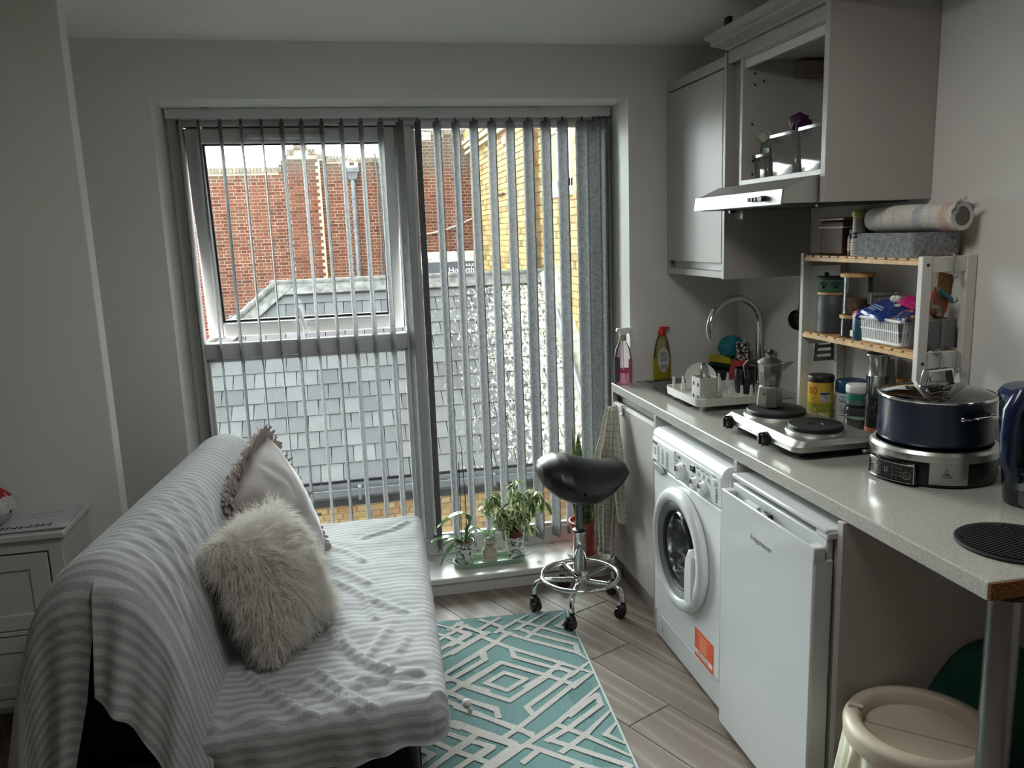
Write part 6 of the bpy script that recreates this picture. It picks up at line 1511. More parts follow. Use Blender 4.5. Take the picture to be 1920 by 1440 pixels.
fc = thing('fur_cushion', 'shaggy cream fur cushion standing on the near half of the sofa seat', 'cushion', (-.22, 2.36, .40))
surf, nr = cushion_pts((-.275, 2.185, .425), (-.13, 2.49, .425), (-.285, 2.615, .735), (-.425, 2.275, .735), .17, seed=9, pinch=.02, amp=.003)
b = MB(); b.grid(lambda u, w: tuple(surf(u, w, 1)), 24, 24); b.grid(lambda u, w: tuple(surf(u, w, -1)), 24, 24)
M_fur0 = P('fur_backing', (226, 220, 206), .95); b.obj('cover', M_fur0, fc, merge=2e-4, ang=180)
def fur_mat():
    mt = bpy.data.materials.new('cream_fur'); t = NT(mt); ge = t.n('ShaderNodeNewGeometry')
    c = t.ramp(ge.outputs['Random Per Island'], [(0, (242, 238, 231)), (.5, (250, 248, 244)), (1, (254, 253, 251))])
    pb = t.n('ShaderNodeBsdfPrincipled'); t.l(c, pb.inputs['Base Color']); pb.inputs['Roughness'].default_value = .6; pb.inputs['Sheen Weight'].default_value = .6
    tr = t.n('ShaderNodeBsdfTranslucent'); t.l(c, tr.inputs[0]); mx = t.n('ShaderNodeMixShader'); mx.inputs[0].default_value = .6
    t.l(pb.outputs[0], mx.inputs[1]); t.l(tr.outputs[0], mx.inputs[2]); t.l(mx.outputs[0], t.out.inputs[0]); return mt
b = MB(); rq = random.Random(21); NS = 15000
ctr = surf(.5, .5, 0)
for i in range(NS):
    u, w = rq.random(), rq.random(); sg = 1 if rq.random() < .68 else -1
    if rq.random() < .14:
        t = rq.random(); u, w = rq.choice([(t, 0), (1, t), (t, 1), (0, t)])
    p = surf(u, w, sg); q = surf(min(1, u+.01), w, sg); r2 = surf(u, min(1, w+.01), sg)
    if u > .985 or w > .985: q = surf(u-.01, w, sg); r2 = surf(u, w-.01, sg); n_ = (p-ctr).normalized()
    else: n_ = (q-p).cross(r2-p); n_ = n_.normalized()*(1 if n_.dot(nr)*sg > 0 else -1) if n_.length > 0 else nr*sg
    rad = (p-ctr).normalized()
    clump = mnoise.noise_vector(p*16)*.9+mnoise.noise_vector(p*45)*.5
    L_ = rq.uniform(.045, .082); d = (n_*.55+rad*.35+clump*.7+Vector((rq.uniform(-.25, .25), rq.uniform(-.25, .25), rq.uniform(-.25, .25)))).normalized()
    pts = [p]; v = d.copy(); st = L_/4
    for k in range(4):
        v = (v+Vector((0, 0, -.33))+mnoise.noise_vector(pts[-1]*38)*.28).normalized(); nx_ = pts[-1]+v*st
        if nx_.z < .415: nx_.z = .415+rq.random()*.006
        pts.append(nx_)
    sd = d.cross(Vector((rq.uniform(-1, 1), rq.uniform(-1, 1), rq.uniform(-1, 1)))); sd = sd.normalized() if sd.length > 1e-6 else Vector((1, 0, 0)); sd2 = d.cross(sd).normalized()
    vs = []
    for k in range(4):
        rr = .0011*(1-k*.2); vs += [pts[k]+sd*rr, pts[k]-sd*rr*.5+sd2*rr*.87, pts[k]-sd*rr*.5-sd2*rr*.87]
    vs.append(pts[4]); fs = []
    for k in range(3):
        for j in range(3): fs.append((k*3+j, k*3+(j+1) % 3, k*3+3+(j+1) % 3, k*3+3+j))
    fs += [(9, 10, 12), (10, 11, 12), (11, 9, 12)]
    b.add(vs, fs)
b.obj('fur', fur_mat(), fc, recalc=False, ang=180, kind='stuff')

# ---------------------------------------------------------------- rug
RT = Vector((.818, 3.072, 0)); RU = Vector((-.9976, .0698, 0)); RV = Vector((-.0670, -.9978, 0)); RW, RL = .80, 1.50
RM = Matrix(((RU.x, RV.x, 0, RT.x), (RU.y, RV.y, 0, RT.y), (0, 0, 1, 0), (0, 0, 0, 1)))
def rug_mat(name, a, b_, c_):
    mt = bpy.data.materials.new(name); t = NT(mt); v = t.coord(); n = t.noise(v, 260, 3, .7); n2 = t.noise(v, 9, 3)
    c = t.ramp(n, [(.30, a), (.5, b_), (.72, c_)]); c = t.mix(t.math('MULTIPLY', n2, .25), c, a)
    t.bsdf(c, .95, 0, t.bump(n, .8, .004), .1, **{'Sheen Weight': .3}); return mt
rg = thing('rug', 'teal rug with a white diamond lattice pattern on the floor by the sofa', 'rug', (.45, 2.4, 0))
b = MB(); b.grid(lambda u, w: tuple(RM @ Vector((u*RW, w*RL, .0072+.0012*mnoise.noise((u*5, w*9, 1)) + (.004*math.exp(-(w*RL/.05)**2)*(0.4+0.6*u))))), 24, 40)
o = b.obj('pile', rug_mat('rug_teal', (86, 128, 130), (112, 152, 152), (138, 172, 170)), rg, recalc=False, ang=180)
MB().box(0, RW, 0, RL, .0008, .0068, RM).obj('backing', P('rug_edge_teal', (96, 132, 132), .95), rg, smooth=False)
MB().box(-.004, .004, 0, RL, .0008, .0085, RM).obj('binding', P('rug_binding', (196, 204, 200), .95), rg, bevel=.002)
ST = [[(.5, .376), (.33, .217), (.277, .167), (.26, .150)], [(.502, .272), (.372, .154), (.344, .132)], [(.464, .036), (.37, .127)], [(.377, .098), (.289, .02)], [(.367, .02), (.28, .103)], [(.317, .138), (.294, .115), (.166, .008)],
 [(.232, .128), (.092, .008)], [(.224, .122), (.177, .173), (.024, .293), (.028, .344)], [(.225, .056), (.169, .098), (0, .244)], [(.206, .209), (.132, .127), (.002, .012)], [(.296, .128), (.213, .208), (.03, .356), (0, .405)],
 [(.374, .161), (.327, .217), (.271, .275), (.102, .421), (0, .505)], [(.271, .275), (.272, .338), (.128, .455)], [(.39, .301), (.381, .34), (.495, .435)], [(.322, .371), (.179, .487), (.094, .565)], [(.322, .371), (.456, .488), (.49, .49)],
 [(.259, .551), (.18, .492), (.108, .419)], [(.121, .450), (.078, .490), (.161, .57)], [(0, .436), (.09, .510)], [(0, .506), (.096, .585)], [(.065, .134), (0, .082)], [(.065, .134), (.006, .182)], [(.504, .078), (.445, .030)],
 [(.497, .065), (.422, .138), (.502, .208)], [(.494, .177), (.447, .206)], [(.322, .442), (.251, .501), (.327, .560), (.395, .5), (.322, .442)],
 [(.489, .49), (.327, .625), (.186, .509), (.163, .488)], [(.495, .577), (.379, .66), (.376, .711)], [(.512, .627), (.32, .785), (.276, .84)], [(.522, .711), (.343, .859)], [(.275, .673), (.263, .712)], [(.275, .673), (.123, .539)],
 [(.369, .822), (.32, .785), (.093, .569), (0, .505)], [(.313, .877), (.197, .787), (0, .598)], [(.24, .865), (.161, .815), (.028, .706), (.026, .645), (.143, .748)], [(.205, .929), (.114, .857), (0, .75)], [(.197, .787), (.116, .863), (0, .982)],
 [(.225, .868), (.17, .911), (.024, 1.029)], [(.302, .88), (.104, 1.044)], [(.052, .869), (0, .821)], [(.052, .869), (0, .919)], [(.439, .949), (.339, .866)], [(.33, .956), (.276, .909)], [(.502, .835), (.446, .787)], [(.58, .908), (.485, .829)],
 [(.458, .834), (.415, .87), (.469, .914)], [(.534, .86), (.434, .94)], [(.17, 1.0), (.32, 1.13), (.47, 1.0), (.32, .88)], [(.02, 1.03), (.30, 1.26)], [(.10, 1.24), (.32, 1.05), (.5, 1.2)]]
full = ST+[[(.652-a, c_) for a, c_ in s_] for s_ in ST if max(.652-a for a, c_ in s_) > .5]
b = MB(); wl = .0105; zi = 0
for s_ in full:
    for (a0, c0_), (a1, c1) in zip(s_[:-1], s_[1:]):
        d = Vector((a1-a0, c1-c0_)); 
        if d.length < 1e-4: continue
        d.normalize(); n_ = Vector((-d.y, d.x))*wl; e = d*wl*.7
        q = [Vector((a0, c0_))-e+n_, Vector((a0, c0_))-e-n_, Vector((a1, c1))+e-n_, Vector((a1, c1))+e+n_]
        q = [(min(max(p.x, .004), RW-.004), min(max(p.y, .012), RL-.004)) for p in q]
        zi += 3e-6; b.add([tuple(RM @ Vector((p[0], p[1], .0094+zi+(.0032*math.exp(-(p[1]/.05)**2))))) for p in q], [(0, 1, 2, 3)])
b.obj('white_lattice', rug_mat('rug_white', (178, 176, 172), (206, 204, 200), (222, 220, 216)), rg, smooth=False, recalc=False, kind='stuff')
# ---------------------------------------------------------------- saddle stool
sx_, sy_ = .888, 3.092
sl_ = thing('saddle_stool', 'black saddle seat stool on a chrome five castor base by the window', 'stool', (sx_, sy_, 0))
SEAT = [(.714, .612, .640, .03), (.724, .580, .660, .075), (.748, .550, .676, .112), (.788, .516, .687, .142), (.832, .494, .684, .158), (.88, .484, .668, .165), (.925, .488, .652, .162), (.97, .504, .643, .152), (1.01, .526, .640, .138), (1.045, .556, .642, .122), (1.066, .584, .643, .108), (1.072, .600, .636, .098)]
def seat_s(u, w):
    t = u*(len(SEAT)-1); j = min(int(t), len(SEAT)-2); f = t-j; f = f*f*(3-2*f)
    x, zb, zt, hw = (SEAT[j][i]*(1-f)+SEAT[j+1][i]*f for i in range(4))
    a = 2*math.pi*w; ca, sa = math.cos(a), math.sin(a); y = hw*(abs(ca)**.75)*(1 if ca > 0 else -1)
    mid = zb+.62*(zt-zb); z = mid+((zt-mid) if sa > 0 else (mid-zb))*sa
    z -= .055*(y/.165)**2*(1 if sa > 0 else .55); return (x, sy_+y, z)
M_seat = P('black_vinyl', (24, 25, 27), .34, spec=.5)
b = MB(); b.grid(seat_s, 45, 49)
b.add([seat_s(0, k/48) for k in range(48)], [tuple(range(48))]); b.add([seat_s(1, k/48) for k in range(48)], [tuple(range(48))])
b.obj('seat', M_seat, sl_, merge=1e-4, ang=60)
b = MB(); b.tube([seat_s(.985, w) for w in np.linspace(0, 1, 33)[:-1]], .0045, 6, closed=True); b.obj('seat_piping', M_seat, sl_)
MB().box(1.045, 1.066, sy_-.05, sy_+.05, .575, .60).obj('seat_tab', P('tab_black', (14, 14, 15), .6), sl_, bevel=.006)
MB().cyl((sx_, sy_, .335), (sx_, sy_, .492), .0155, n=20).obj('gas_lift', P('lift_grey', (120, 124, 128), .3, .9), sl_)
MB().lathe([(0, .10), (.026, .10), (.027, .105), (.027, .33), (.0285, .333), (.0285, .345), (.020, .350), (0, .350)], (sx_, sy_, 0), 28).obj('column', M_chrome, sl_)
MB().lathe([(.029, .346), (.029, .352), (.018, .356), (0, .356)], (sx_, sy_, 0), 24).obj('collar', M_black, sl_)
MB().lathe([(0, .092), (.030, .092), (.033, .098), (.033, .165), (.028, .172), (0, .172)], (sx_, sy_, 0), 28).obj('hub', M_chrome, sl_)
MB().tube([(sx_+.163*math.cos(2*math.pi*k/56), sy_+.163*math.sin(2*math.pi*k/56), .147) for k in range(56)], .0095, 12, closed=True).obj('foot_ring', M_chrome, sl_)
for k in range(5):
    a = R_(27+72*k); d = Vector((math.cos(a), math.sin(a), 0)); o0 = Vector((sx_, sy_, 0))
    MB().tube([o0+d*.02+Vector((0, 0, .128)), o0+d*.12+Vector((0, 0, .134)), o0+d*.165+Vector((0, 0, .133)), o0+d*.186+Vector((0, 0, .122)), o0+d*.196+Vector((0, 0, .10)), o0+d*.198+Vector((0, 0, .062))], .0105, 12).obj('leg', M_chrome, sl_)
    cs = node('castor', sl_); c0 = o0+d*.198; tn = Vector((-d.y, d.x, 0)); ta = R_(27+72*k+(60, 200, 20, 250, 100)[k]); wd = Vector((math.cos(ta), math.sin(ta), 0)); off = Vector((-wd.y, wd.x, 0))*.012
    for sg in (-1, 1): MB().cyl(c0+off+wd*sg*.005+Vector((0, 0, .026)), c0+off+wd*sg*.020+Vector((0, 0, .026)), .0255, .022, n=24).obj('wheel', M_black, cs, bevel=.002)
    MB().ball(c0+off*.6+Vector((0, 0, .044)), (.022, .022, .022), 14, 8).cyl(c0+Vector((0, 0, .05)), c0+Vector((0, 0, .074)), .0115, n=14).obj('castor_hood', M_black, cs)

# ---------------------------------------------------------------- sill: tray, pots, plants
ZW = .0803
tr = thing('plant_tray', 'long pale green metal tray with wire handles on the window sill', 'tray', (.565, 3.487, ZW))
M_trg = P('tray_green', (150, 178, 158), .4)
A = rrect(.402, .732, 3.437, 3.537, .049, 8); B = rrect(.398, .736, 3.433, 3.541, .053, 8); n_ = len(A); b = MB()
b.add([(x, y, ZW+.0005) for x, y in A]+[(x, y, ZW+.026) for x, y in B]+[(x, y, ZW+.026) for x, y in A]+[(x, y, ZW+.003) for x, y in A],
      [tuple(range(n_))[::-1], tuple(range(3*n_, 4*n_))]+[(k*n_+i, k*n_+(i+1) % n_, (k+1)*n_+(i+1) % n_, (k+1)*n_+i) for k in range(3) for i in range(n_)])
b.obj('dish', M_trg, tr, ang=40)
for xe, sg in ((.398, -1), (.736, 1)): MB().tube([(xe, 3.465, ZW+.022), (xe+sg*.022, 3.462, ZW+.032), (xe+sg*.034, 3.487, ZW+.038), (xe+sg*.022, 3.512, ZW+.032), (xe, 3.509, ZW+.022)], .0018, 8).obj('handle', M_trg, tr)
def pot_mat():
    mt = bpy.data.materials.new('botanical_pot'); t = NT(mt); v = t.coord()
    n1 = t.noise(v, 42, 2, .5); c = t.ramp(n1, [(0, (232, 234, 230)), (.505, (232, 234, 230)), (.525, (74, 108, 92)), (.60, (60, 92, 84)), (.62, (226, 228, 224))])
    vo = t.n('ShaderNodeTexVoronoi'); vo.inputs['Scale'].default_value = 38; t.l(v, vo.inputs['Vector'])
    c = t.mix(t.math('LESS_THAN', vo.outputs['Distance'], .17), c, (206, 160, 70)); t.bsdf(c, .25, 0, None, .5); return mt
M_pot = pot_mat(); M_soil = P('bark_soil', (74, 54, 42), .95, var=.5, vscale=60, bump=1, bscale=90, bdist=.01)
ZP = ZW+.0035
POT = [(0, 0), (.036, 0), (.039, .004), (.0445, .108), (.0455, .118), (.0425, .118), (.041, .104), (0, .104)]
def leaf_ribbon(pts, w, n=18, fold=.25, side=Vector((0, 1, 0)), pw=.5):
    C_ = cr(pts, n); b_ = MB(); vs = []
    for i, p in enumerate(C_):
        t = i/(n-1); d = (C_[min(i+1, n-1)]-C_[max(i-1, 0)]).normalized(); s_ = d.cross(Vector((0, 0, 1)))
        s_ = side if s_.length < .15 else s_.normalized(); up = s_.cross(d).normalized()
        ww = w*min(1, (t*3+.35))*(max(0, 1-t**3.2))**pw; vs += [p-s_*ww+up*ww*fold, p, p+s_*ww+up*ww*fold]
    b_.add(vs, [(3*i+j, 3*i+j+1, 3*i+3+j+1, 3*i+3+j) for i in range(n-1) for j in range(2)]); return b_
M_orch = P('orchid_leaf', (96, 140, 84), .3, var=.2, vscale=14, spec=.6)
oc_ = thing('orchid', 'orchid with arching strap leaves in a leaf patterned pot at the left of the tray', 'plant', (.452, 3.487, ZP))
px_, py_ = .452, 3.487
MB().lathe(POT, (px_, py_, ZP), 32).obj('pot', M_pot, oc_); MB().lathe([(.0455, .112), (.0462, .116), (.0455, .119), (.0425, .1185)], (px_, py_, ZP), 32).obj('pot_rim', P('rim_brown', (150, 128, 112), .4), oc_)
MB().ball((px_, py_, ZP+.100), (.040, .040, .016), 20, 8).obj('soil', M_soil, oc_)
for pts, w in (([(px_, py_, .19), (px_+.022, py_-.01, .27), (px_+.012, py_-.02, .335), (px_-.05, py_-.03, .335), (px_-.125, py_-.04, .29)], .024),
               ([(px_-.005, py_, .19), (px_-.05, py_-.01, .225), (px_-.10, py_-.02, .232), (px_-.155, py_-.03, .222)], .020),
               ([(px_, py_-.005, .19), (px_-.035, py_-.02, .20), (px_-.085, py_-.03, .165), (px_-.118, py_-.035, .105)], .017),
               ([(px_+.005, py_, .19), (px_+.035, py_-.01, .235), (px_+.085, py_-.02, .238), (px_+.135, py_-.03, .205)], .018),
               ([(px_, py_+.01, .19), (px_+.03, py_+.02, .245), (px_+.06, py_+.02, .25), (px_+.105, py_+.015, .215)], .015),
               ([(px_-.005, py_+.01, .19), (px_-.045, py_+.02, .21), (px_-.10, py_+.015, .18), (px_-.125, py_+.01, .15)], .014)):
    o = leaf_ribbon(pts, w).obj('leaf', M_orch, oc_, recalc=False, ang=180); sm = o.modifiers.new('thick', 'SOLIDIFY'); sm.thickness = .0016
for (dx_, z) in ((-.012, .575), (.012, .625)): MB().tube([(px_+dx_, py_-.005, .17), (px_+dx_+.003, py_, .4), (px_+dx_*.6, py_, z)], .0019, 8).obj('stake', P('stake_dark', (44, 30, 36), .6), oc_)
rq = random.Random(2)
for i in range(7):
    a = rq.uniform(0, 6.28); MB().tube([(px_+.02*math.cos(a), py_+.02*math.sin(a), .187), (px_+.03*math.cos(a+.5), py_+.03*math.sin(a+.5), .215+.015*rq.random()), (px_+.042*math.cos(a+1), py_+.042*math.sin(a+1), .20)], .0019, 6).obj('aerial_root', P('root_grey', (150, 152, 140), .7), oc_)
# variegated ficus
fx, fy = .690, 3.487
fi = thing('ficus', 'bushy variegated weeping fig in a leaf patterned pot at the right of the tray', 'plant', (fx, fy, ZP))
MB().lathe(POT, (fx, fy, ZP), 32).obj('pot', M_pot, fi)
MB().lathe([(0, .06), (.034, .06), (.038, .135), (.041, .137), (.041, .145), (.0375, .145), (.036, .13), (0, .128)], (fx, fy, ZP), 28).obj('nursery_pot', P('terracotta_plastic', (132, 66, 52), .5), fi)
MB().ball((fx, fy, ZP+.126), (.036, .036, .010), 18, 7).obj('soil', M_soil, fi)
M_stem = P('ficus_stem', (128, 108, 84), .8)
def figleaf_mat():
    mt = bpy.data.materials.new('variegated_leaf'); t = NT(mt); oi = t.n('ShaderNodeObjectInfo'); v = t.coord('UV'); sx = t.n('ShaderNodeSeparateXYZ'); t.l(v, sx.inputs[0])
    e = t.math('ABSOLUTE', t.math('SUBTRACT', sx.outputs['X'], .5)); ob = t.noise(t.coord(), 70, 2)
    f = t.math('GREATER_THAN', t.math('ADD', e, t.math('MULTIPLY', t.math('SUBTRACT', ob, .5), .5)), .29)
    g = t.ramp(oi.outputs['Random'], [(0, (84, 118, 66)), (.6, (110, 142, 82)), (1, (140, 166, 102))]); c = t.mix(f, g, (218, 222, 186))
    pb = t.n('ShaderNodeBsdfPrincipled'); t.l(c, pb.inputs['Base Color']); pb.inputs['Roughness'].default_value = .32
    tl = t.n('ShaderNodeBsdfTranslucent'); t.l(c, tl.inputs[0]); mx = t.n('ShaderNodeMixShader'); mx.inputs[0].default_value = .25
    t.l(pb.outputs[0], mx.inputs[1]); t.l(tl.outputs[0], mx.inputs[2]); t.l(mx.outputs[0], t.out.inputs[0]); return mt
M_fig = figleaf_mat(); leafs = []
for k in range(4):
    b = MB(); L_ = .040; W_ = .0105
    def lf(u, w, k=k):
        x = (u-.5)*2; y = w*L_; ww = W_*math.sin(math.pi*min(1, w**.8))**.8+.0004; return (x*ww, y, abs(x)*ww*(.3+.12*k)-(.10+.12*k)*y*y/L_)
    b.grid(lf, 5, 8, lambda u, w: (u, w)); leafs.append(b.mesh('leaf', M_fig, recalc=False, ang=180))
rq = random.Random(14); ends = []
for i in range(13):
    a = 2*math.pi*i/13+rq.uniform(-.2, .2); r_ = rq.uniform(.07, .175); zt = rq.uniform(.27, .46)-.25*max(0, r_-.11)
    ex, ey = fx-.012+r_*math.cos(a), fy-.02+.42*r_*math.sin(a)
    pts = cr([(fx, fy, ZP+.125), (fx+.3*(ex-fx), fy+.3*(ey-fy), .26+.05*rq.random()), (fx+.72*(ex-fx), fy+.72*(ey-fy), zt+.02), (ex, ey, zt-.03-.03*rq.random())], 12)
    MB().tube(pts, [.0026*(1-.06*k) for k in range(12)], 6).obj('branch', M_stem, fi); ends.append(pts)
cnt = 0
for pts in ends+ends[::2]:
    for j in range(3, 12):
        for q in range(2):
            if cnt >= 285 or rq.random() < .12: continue
            p = pts[j]+Vector((rq.uniform(-.016, .016), rq.uniform(-.012, .012), rq.uniform(-.012, .014)))
            a = rq.uniform(0, 6.28); pit = rq.uniform(-1.1, .15)
            M = Matrix.Translation(p) @ Matrix.Rotation(a, 4, 'Z') @ Matrix.Rotation(pit, 4, 'X') @ Matrix.Rotation(rq.uniform(-.5, .5), 4, 'Y') @ Matrix.Scale(rq.uniform(.95, 1.4), 4)
            tip = M @ Vector((0, .04, 0))
            if tip.z < ZP+.06 or tip.y > 3.55: continue
            o = bpy.data.objects.new('leaf', rq.choice(leafs)); COL.objects.link(o); o.matrix_basis = M; par(o, fi); cnt += 1
# owl figure
ow = thing('owl_figurine', 'small pale stone owl figurine between the two patterned pots', 'figurine', (.566, 3.470, ZP))
M_owl = P('owl_stone', (206, 196, 178), .8, var=.12, vscale=40, bump=.5, bscale=120, bdist=.004)
MB().lathe([(0, 0), (.030, 0), (.034, .008), (.033, .03), (.027, .06), (.021, .08), (.022, .092), (.023, .105), (.018, .120), (.008, .127), (0, .128)], (.566, 3.470, ZP), 26, None, 1, .85).obj('body', M_owl, ow)
for sg in (-1, 1):
    MB().ball((.566+sg*.011, 3.452, ZP+.103), (.0075, .005, .0075), 12, 8).obj('eye_ring', P('owl_pale', (222, 214, 198), .7), ow); MB().ball((.566+sg*.011, 3.4475, ZP+.103), .0032, 10, 7).obj('eye', P('owl_dark', (60, 48, 42), .5), ow)
    MB().ball((.566+sg*.027, 3.474, ZP+.045), (.008, .018, .034), 12, 8).obj('wing', M_owl, ow)
    MB().cyl((.566+sg*.013, 3.470, ZP+.118), (.566+sg*.016, 3.470, ZP+.135), .006, .001, n=8).obj('ear_tuft', M_owl, ow)
MB().cyl((.566, 3.451, ZP+.098), (.566, 3.446, ZP+.092), .004, .0008, n=8).obj('beak', P('owl_dark', (60, 48, 42)), ow)
MB().ball((.575, 3.452, ZP+.012), (.018, .010, .008), 12, 7).obj('feet', P('owl_brown', (150, 110, 92), .8), ow)
fl = leaf_ribbon([(.775, 3.425, ZW+.002), (.79, 3.422, ZW+.005), (.803, 3.424, ZW+.002)], .005, 8)
tag(fl.obj('fallen_leaf', P('dry_leaf', (120, 96, 60), .7), None, recalc=False), 'small dry leaf lying on the white sill right of the tray', 'leaf')
# snake plant
qx, qy = 1.026, 3.470
sn = thing('snake_plant', 'snake plant in a terracotta pot behind the black stool', 'plant', (qx, qy, ZW))
MB().lathe([(0, 0), (.078, 0), (.088, .006), (.090, .014), (.086, .014), (.078, .008), (0, .007)], (qx, qy, ZW), 40).obj('saucer', P('saucer_white', (222, 224, 224), .35), sn)
M_ter = P('terracotta', (176, 84, 66), .45, var=.06, vscale=10)
MB().lathe([(0, .008), (.056, .008), (.058, .012), (.070, .145), (.076, .147), (.0775, .165), (.072, .166), (.068, .15), (0, .148)], (qx, qy, ZW), 40).obj('pot', M_ter, sn)
MB().ball((qx, qy, ZW+.145), (.066, .066, .014), 24, 8).obj('soil', P('gravel_soil', (128, 88, 66), .95, var=.4, vscale=80, bump=1, bscale=80, bdist=.01), sn)
def snake_mat():
    mt = bpy.data.materials.new('snake_leaf'); t = NT(mt); v = t.coord('UV'); sx = t.n('ShaderNodeSeparateXYZ'); t.l(v, sx.inputs[0]); ob = t.coord()
    st = t.n('ShaderNodeMapping'); st.inputs['Scale'].default_value = (18, 18, 75); t.l(ob, st.inputs[0]); n = t.noise(st.outputs[0], 1.3, 3, .6)
    c = t.ramp(n, [(.40, (38, 62, 42)), (.55, (70, 104, 66)), (.68, (104, 136, 90))])
    e = t.math('GREATER_THAN', t.math('ABSOLUTE', t.math('SUBTRACT', sx.outputs['X'], .5)), .42); c = t.mix(e, c, (186, 186, 110)); t.bsdf(c, .35, 0, None, .5); return mt
M_snk = snake_mat()
for (bx_, by_, tx, ty_, zt, w, rz) in ((-.02, .0, -.055, -.01, .70, .026, .3), (-.005, .015, -.02, .02, .66, .025, -.4), (.02, -.01, .055, -.02, .56, .020, .8), (.03, .015, .085, .01, .595, .017, -.6), (-.03, -.015, -.085, -.03, .50, .020, .2), (.01, -.02, .03, -.035, .47, .024, -.2), (.035, -.005, .09, -.03, .44, .018, .5)):
    def sf_(u, w_, a=(bx_, by_, tx, ty_, zt, w, rz)):
        x = (u-.5)*2; k = a[5]*(.62+.75*math.sin(math.pi*min(1, w_*.62+.05)))*(1-w_**5)**.9*.8+.0006; cx_ = qx+a[0]+(a[2]-a[0])*w_**1.3; cy_ = qy+a[1]+(a[3]-a[1])*w_; z = ZW+.14+(a[4]-ZW-.14)*w_; tw = a[6]+.9*w_
        return (cx_+x*k*math.cos(tw)-abs(x)*k*.3*math.sin(tw), cy_+x*k*math.sin(tw)*.8+abs(x)*k*.3*math.cos(tw), z)
    b = MB(); b.grid(sf_, 7, 24, lambda u, w_: (u, w_)); o = b.obj('leaf', M_snk, sn, recalc=False, ang=180); sm = o.modifiers.new('thick', 'SOLIDIFY'); sm.thickness = .0022

# ---------------------------------------------------------------- tea towel on its hook
def towel2_mat():
    mt = bpy.data.materials.new('checked_linen'); t = NT(mt); v = t.coord('UV'); sx = t.n('ShaderNodeSeparateXYZ'); t.l(v, sx.inputs[0])
    def line(s_, p): return t.math('LESS_THAN', t.math('ABSOLUTE', t.math('SUBTRACT', t.math('FRACT', t.math('MULTIPLY', s_, 1/p)), .5)), .045)
    f = t.math('MAXIMUM', line(sx.outputs['X'], .028), line(sx.outputs['Y'], .028)); n = t.noise(t.coord(), 240, 3, .7)
    c = t.ramp(n, [(.3, (186, 182, 168)), (.7, (214, 211, 199))]); c = t.mix(t.math('MULTIPLY', f, .75), c, (104, 102, 98)); t.bsdf(c, .95, 0, t.bump(n, .5, .002), .1); return mt
M_tow = towel2_mat()
tw = thing('tea_towel', 'cream checked tea towel with a fringe hanging from the base cabinet beside the stool', 'towel', (1.09, 3.2, .85))
def tow_sheet(top, bot, W0, W1, folds, amp, seed, nm):
    top, bot = Vector(top)+Vector((0, .02, 0)), Vector(bot)+Vector((0, .035, 0))
    def f(u, w):
        x = u-.5; wd = W0+(W1-W0)*min(1, w*1.6)**.7; c = top.lerp(bot, w); y = c.y-x*wd
        d = amp*math.sin(u*folds*math.pi+seed+w*1.1)*(.35+.65*min(1, w*2.2))+.004*mnoise.noise((u*5, w*6, seed))
        return (c.x+d-.018*math.sin(w*math.pi)*.5, y+.008*math.sin(w*9+seed), c.z-abs(x)*.02*(1 if w < .2 else 1)+.012*math.sin(u*7+seed)*w)
    b_ = MB(); L_ = (top-bot).length; b_.grid(f, 40, 44, lambda u, w: (u*.34, w*L_)); o_ = b_.obj(nm, M_tow, tw, recalc=False, ang=180); sm_ = o_.modifiers.new('thick', 'SOLIDIFY'); sm_.thickness = .0025; return f
tow_sheet((1.100, 3.20, .838), (1.088, 3.118, .36), .05, .19, 5, .013, .4, 'front_fold')
f2 = tow_sheet((1.090, 3.215, .832), (1.058, 3.255, .165), .05, .185, 6, .020, 2.2, 'back_fold')
tow_sheet((1.080, 3.225, .83), (1.038, 3.268, .40), .04, .14, 4, .018, 1.1, 'side_fold')
b = MB(); rq = random.Random(6)
for i in range(26):
    p = Vector(f2(i/25, 1)); b.tube([p, p+Vector((rq.uniform(-.006, .006), rq.uniform(-.006, .006), -.014)), p+Vector((rq.uniform(-.012, .012), rq.uniform(-.012, .012), -.030))], [.0016, .0014, .0009], 5)
b.obj('fringe', P('fringe_cream', (216, 212, 200), .9), tw, kind='stuff')
MB().box(1.098, 1.106, 3.130, 3.150, .35, .40).obj('care_patch', P('patch_dark', (70, 68, 66), .8), tw, smooth=False)
hk = thing('door_hook', 'chrome over door hook holding the tea towel', 'hook', (1.12, 3.2, .85))
MB().box(1.124, 1.1295, 3.212, 3.228, .79, .8335).box(1.124, 1.1505, 3.212, 3.228, .8325, .8350).obj('strap', M_chrome, hk, smooth=False)
MB().tube([(1.124, 3.22, .80), (1.112, 3.22, .795), (1.100, 3.22, .805), (1.096, 3.22, .825), (1.098, 3.22, .842)], .0032, 8).obj('prong', M_chrome, hk)

# ---------------------------------------------------------------- drawer unit on the left
du = thing('drawer_unit', 'white shaker drawer unit behind the sofa by the left wall', 'drawers', (-1.28, 2.73, 0))
M_du = P('drawer_white', (206, 206, 203), .4)
uy0, uy1 = 2.602, 2.855
MB().box(-1.66, -.900, 2.588, 2.858, .706, .727).obj('top', M_du, du, bevel=.004)
MB().box(-1.64, -.914, uy0+.02, uy1, .185, .706).obj('carcase', M_du, du, smooth=False)
for x0, x1 in ((-.955, -.914), (-1.64, -1.575)): MB().box(x0, x1, uy0, uy0+.02, .0, .706).obj('stile', M_du, du, bevel=.002)
for z0, z1 in ((.666, .706), (.398, .412), (.160, .186)): MB().box(-1.575, -.955, uy0, uy0+.02, z0, z1).obj('rail', M_du, du, bevel=.002)
MB().box(-1.575, -.955, uy0+.018, uy0+.0205, .186, .666).obj('shadow_gap', M_dark, du, smooth=False)
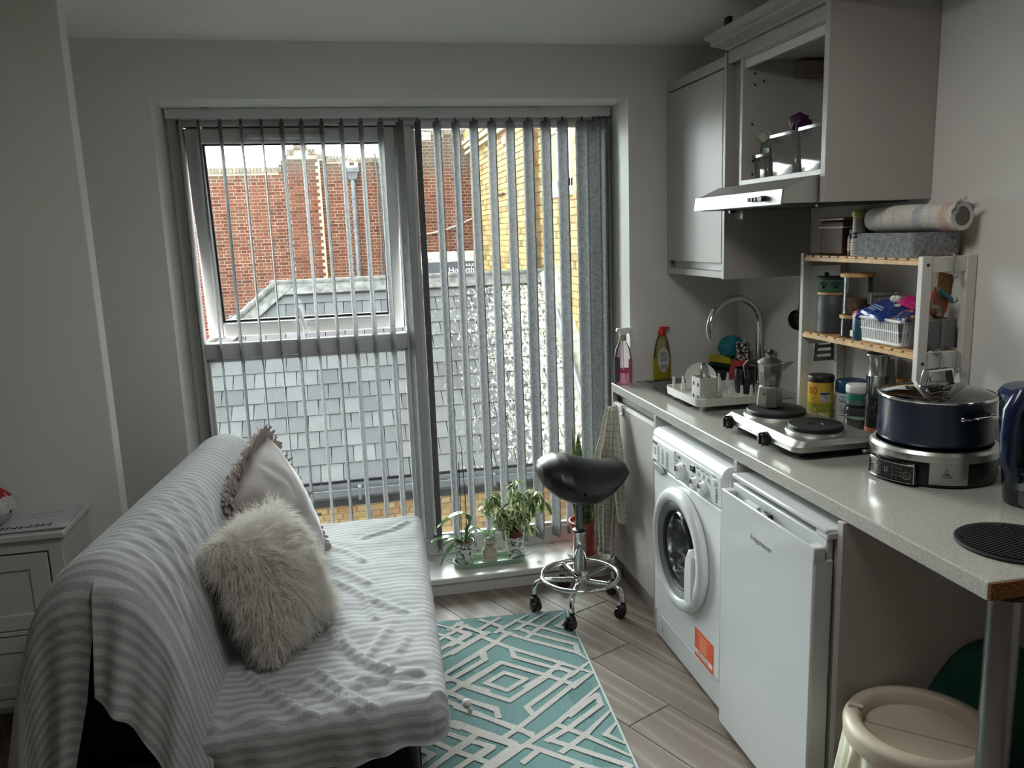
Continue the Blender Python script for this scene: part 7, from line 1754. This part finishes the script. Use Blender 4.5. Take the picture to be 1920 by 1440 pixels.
for z0, z1 in ((.416, .660), (.190, .394)):
    dw = node('drawer', du)
    MB().box(-1.568, -.961, uy0+.006, uy0+.018, z0, z1).obj('drawer_front', M_du, dw, smooth=False)
    for (x0, x1, a, c_) in ((-1.568, -1.51, z0, z1), (-1.015, -.961, z0, z1), (-1.51, -1.015, z0, z0+.05), (-1.51, -1.015, z1-.05, z1)): MB().box(x0, x1, uy0+.0005, uy0+.0065, a, c_).obj('frame_piece', M_du, dw, bevel=.0015)
for x in (-.936, -1.60): MB().box(x-.02, x+.02, uy1-.03, uy1, 0, .186).obj('leg', M_du, du, smooth=False)
def sheet(name, label, c, w, h, rz, z, t_, mt):
    M = Matrix.Translation((c[0], c[1], z)) @ Matrix.Rotation(R_(rz), 4, 'Z')
    o_ = MB().box(-w/2, w/2, -h/2, h/2, 0, t_, M).obj(name, mt, None, smooth=False); tag(o_, label, 'booklet'); return o_, M
M_pap = P('paper_white', (208, 210, 214), .6)
sheet('booklet', 'blank white leaflet slid half out at the back of the stack on the drawers', (-1.03, 2.722, 0), .21, .24, 4, .7274, .003, M_pap)
sheet('booklet', 'middle white leaflet of the paper stack on the drawers', (-1.055, 2.71, 0), .297, .21, 4, .7308, .004, M_pap)
o, M = sheet('booklet', 'top assembly booklet with black HEMNES lettering on the drawers', (-1.056, 2.702, 0), .297, .21, 2, .7352, .003, P('paper_cool', (196, 200, 208), .55))
b = MB(); b.text('HEMNES', .038, M @ Vector((.02, -.068, .003)), M.to_3x3() @ Vector((-1, 0, 0)), M.to_3x3() @ Vector((0, -1, 0)), lift=.0006, sx=1.25)
b.obj('lettering', M_ink2, o, smooth=False)
b = MB(); 
for (x0, x1, y0, y1) in ((.02, .11, .020, .022), (.02, .11, .058, .060), (.02, .022, .02, .06), (.108, .11, .02, .06)): b.box(x0, x1, y0, y1, .003, .0035, M)
b.obj('printed_frame', P('print_pale', (150, 152, 158), .6), o, smooth=False)
pb_ = crumple('carrier_bag', 'crumpled white plastic bag with red stripe on the left of the drawers', 'bag', (-1.165, 2.70, .792), (.18, .15, .09), P('bag_milky', (196, 198, 198), .3), (0, .1, .2), 61, .22, 22)
crumple('bag_stripe', 'red folded packet edge on top of the white plastic bag', 'packet', (-1.135, 2.715, .842), (.11, .05, .025), P('bag_red', (170, 34, 42), .4), (.1, .45, -.3), 63, .2)
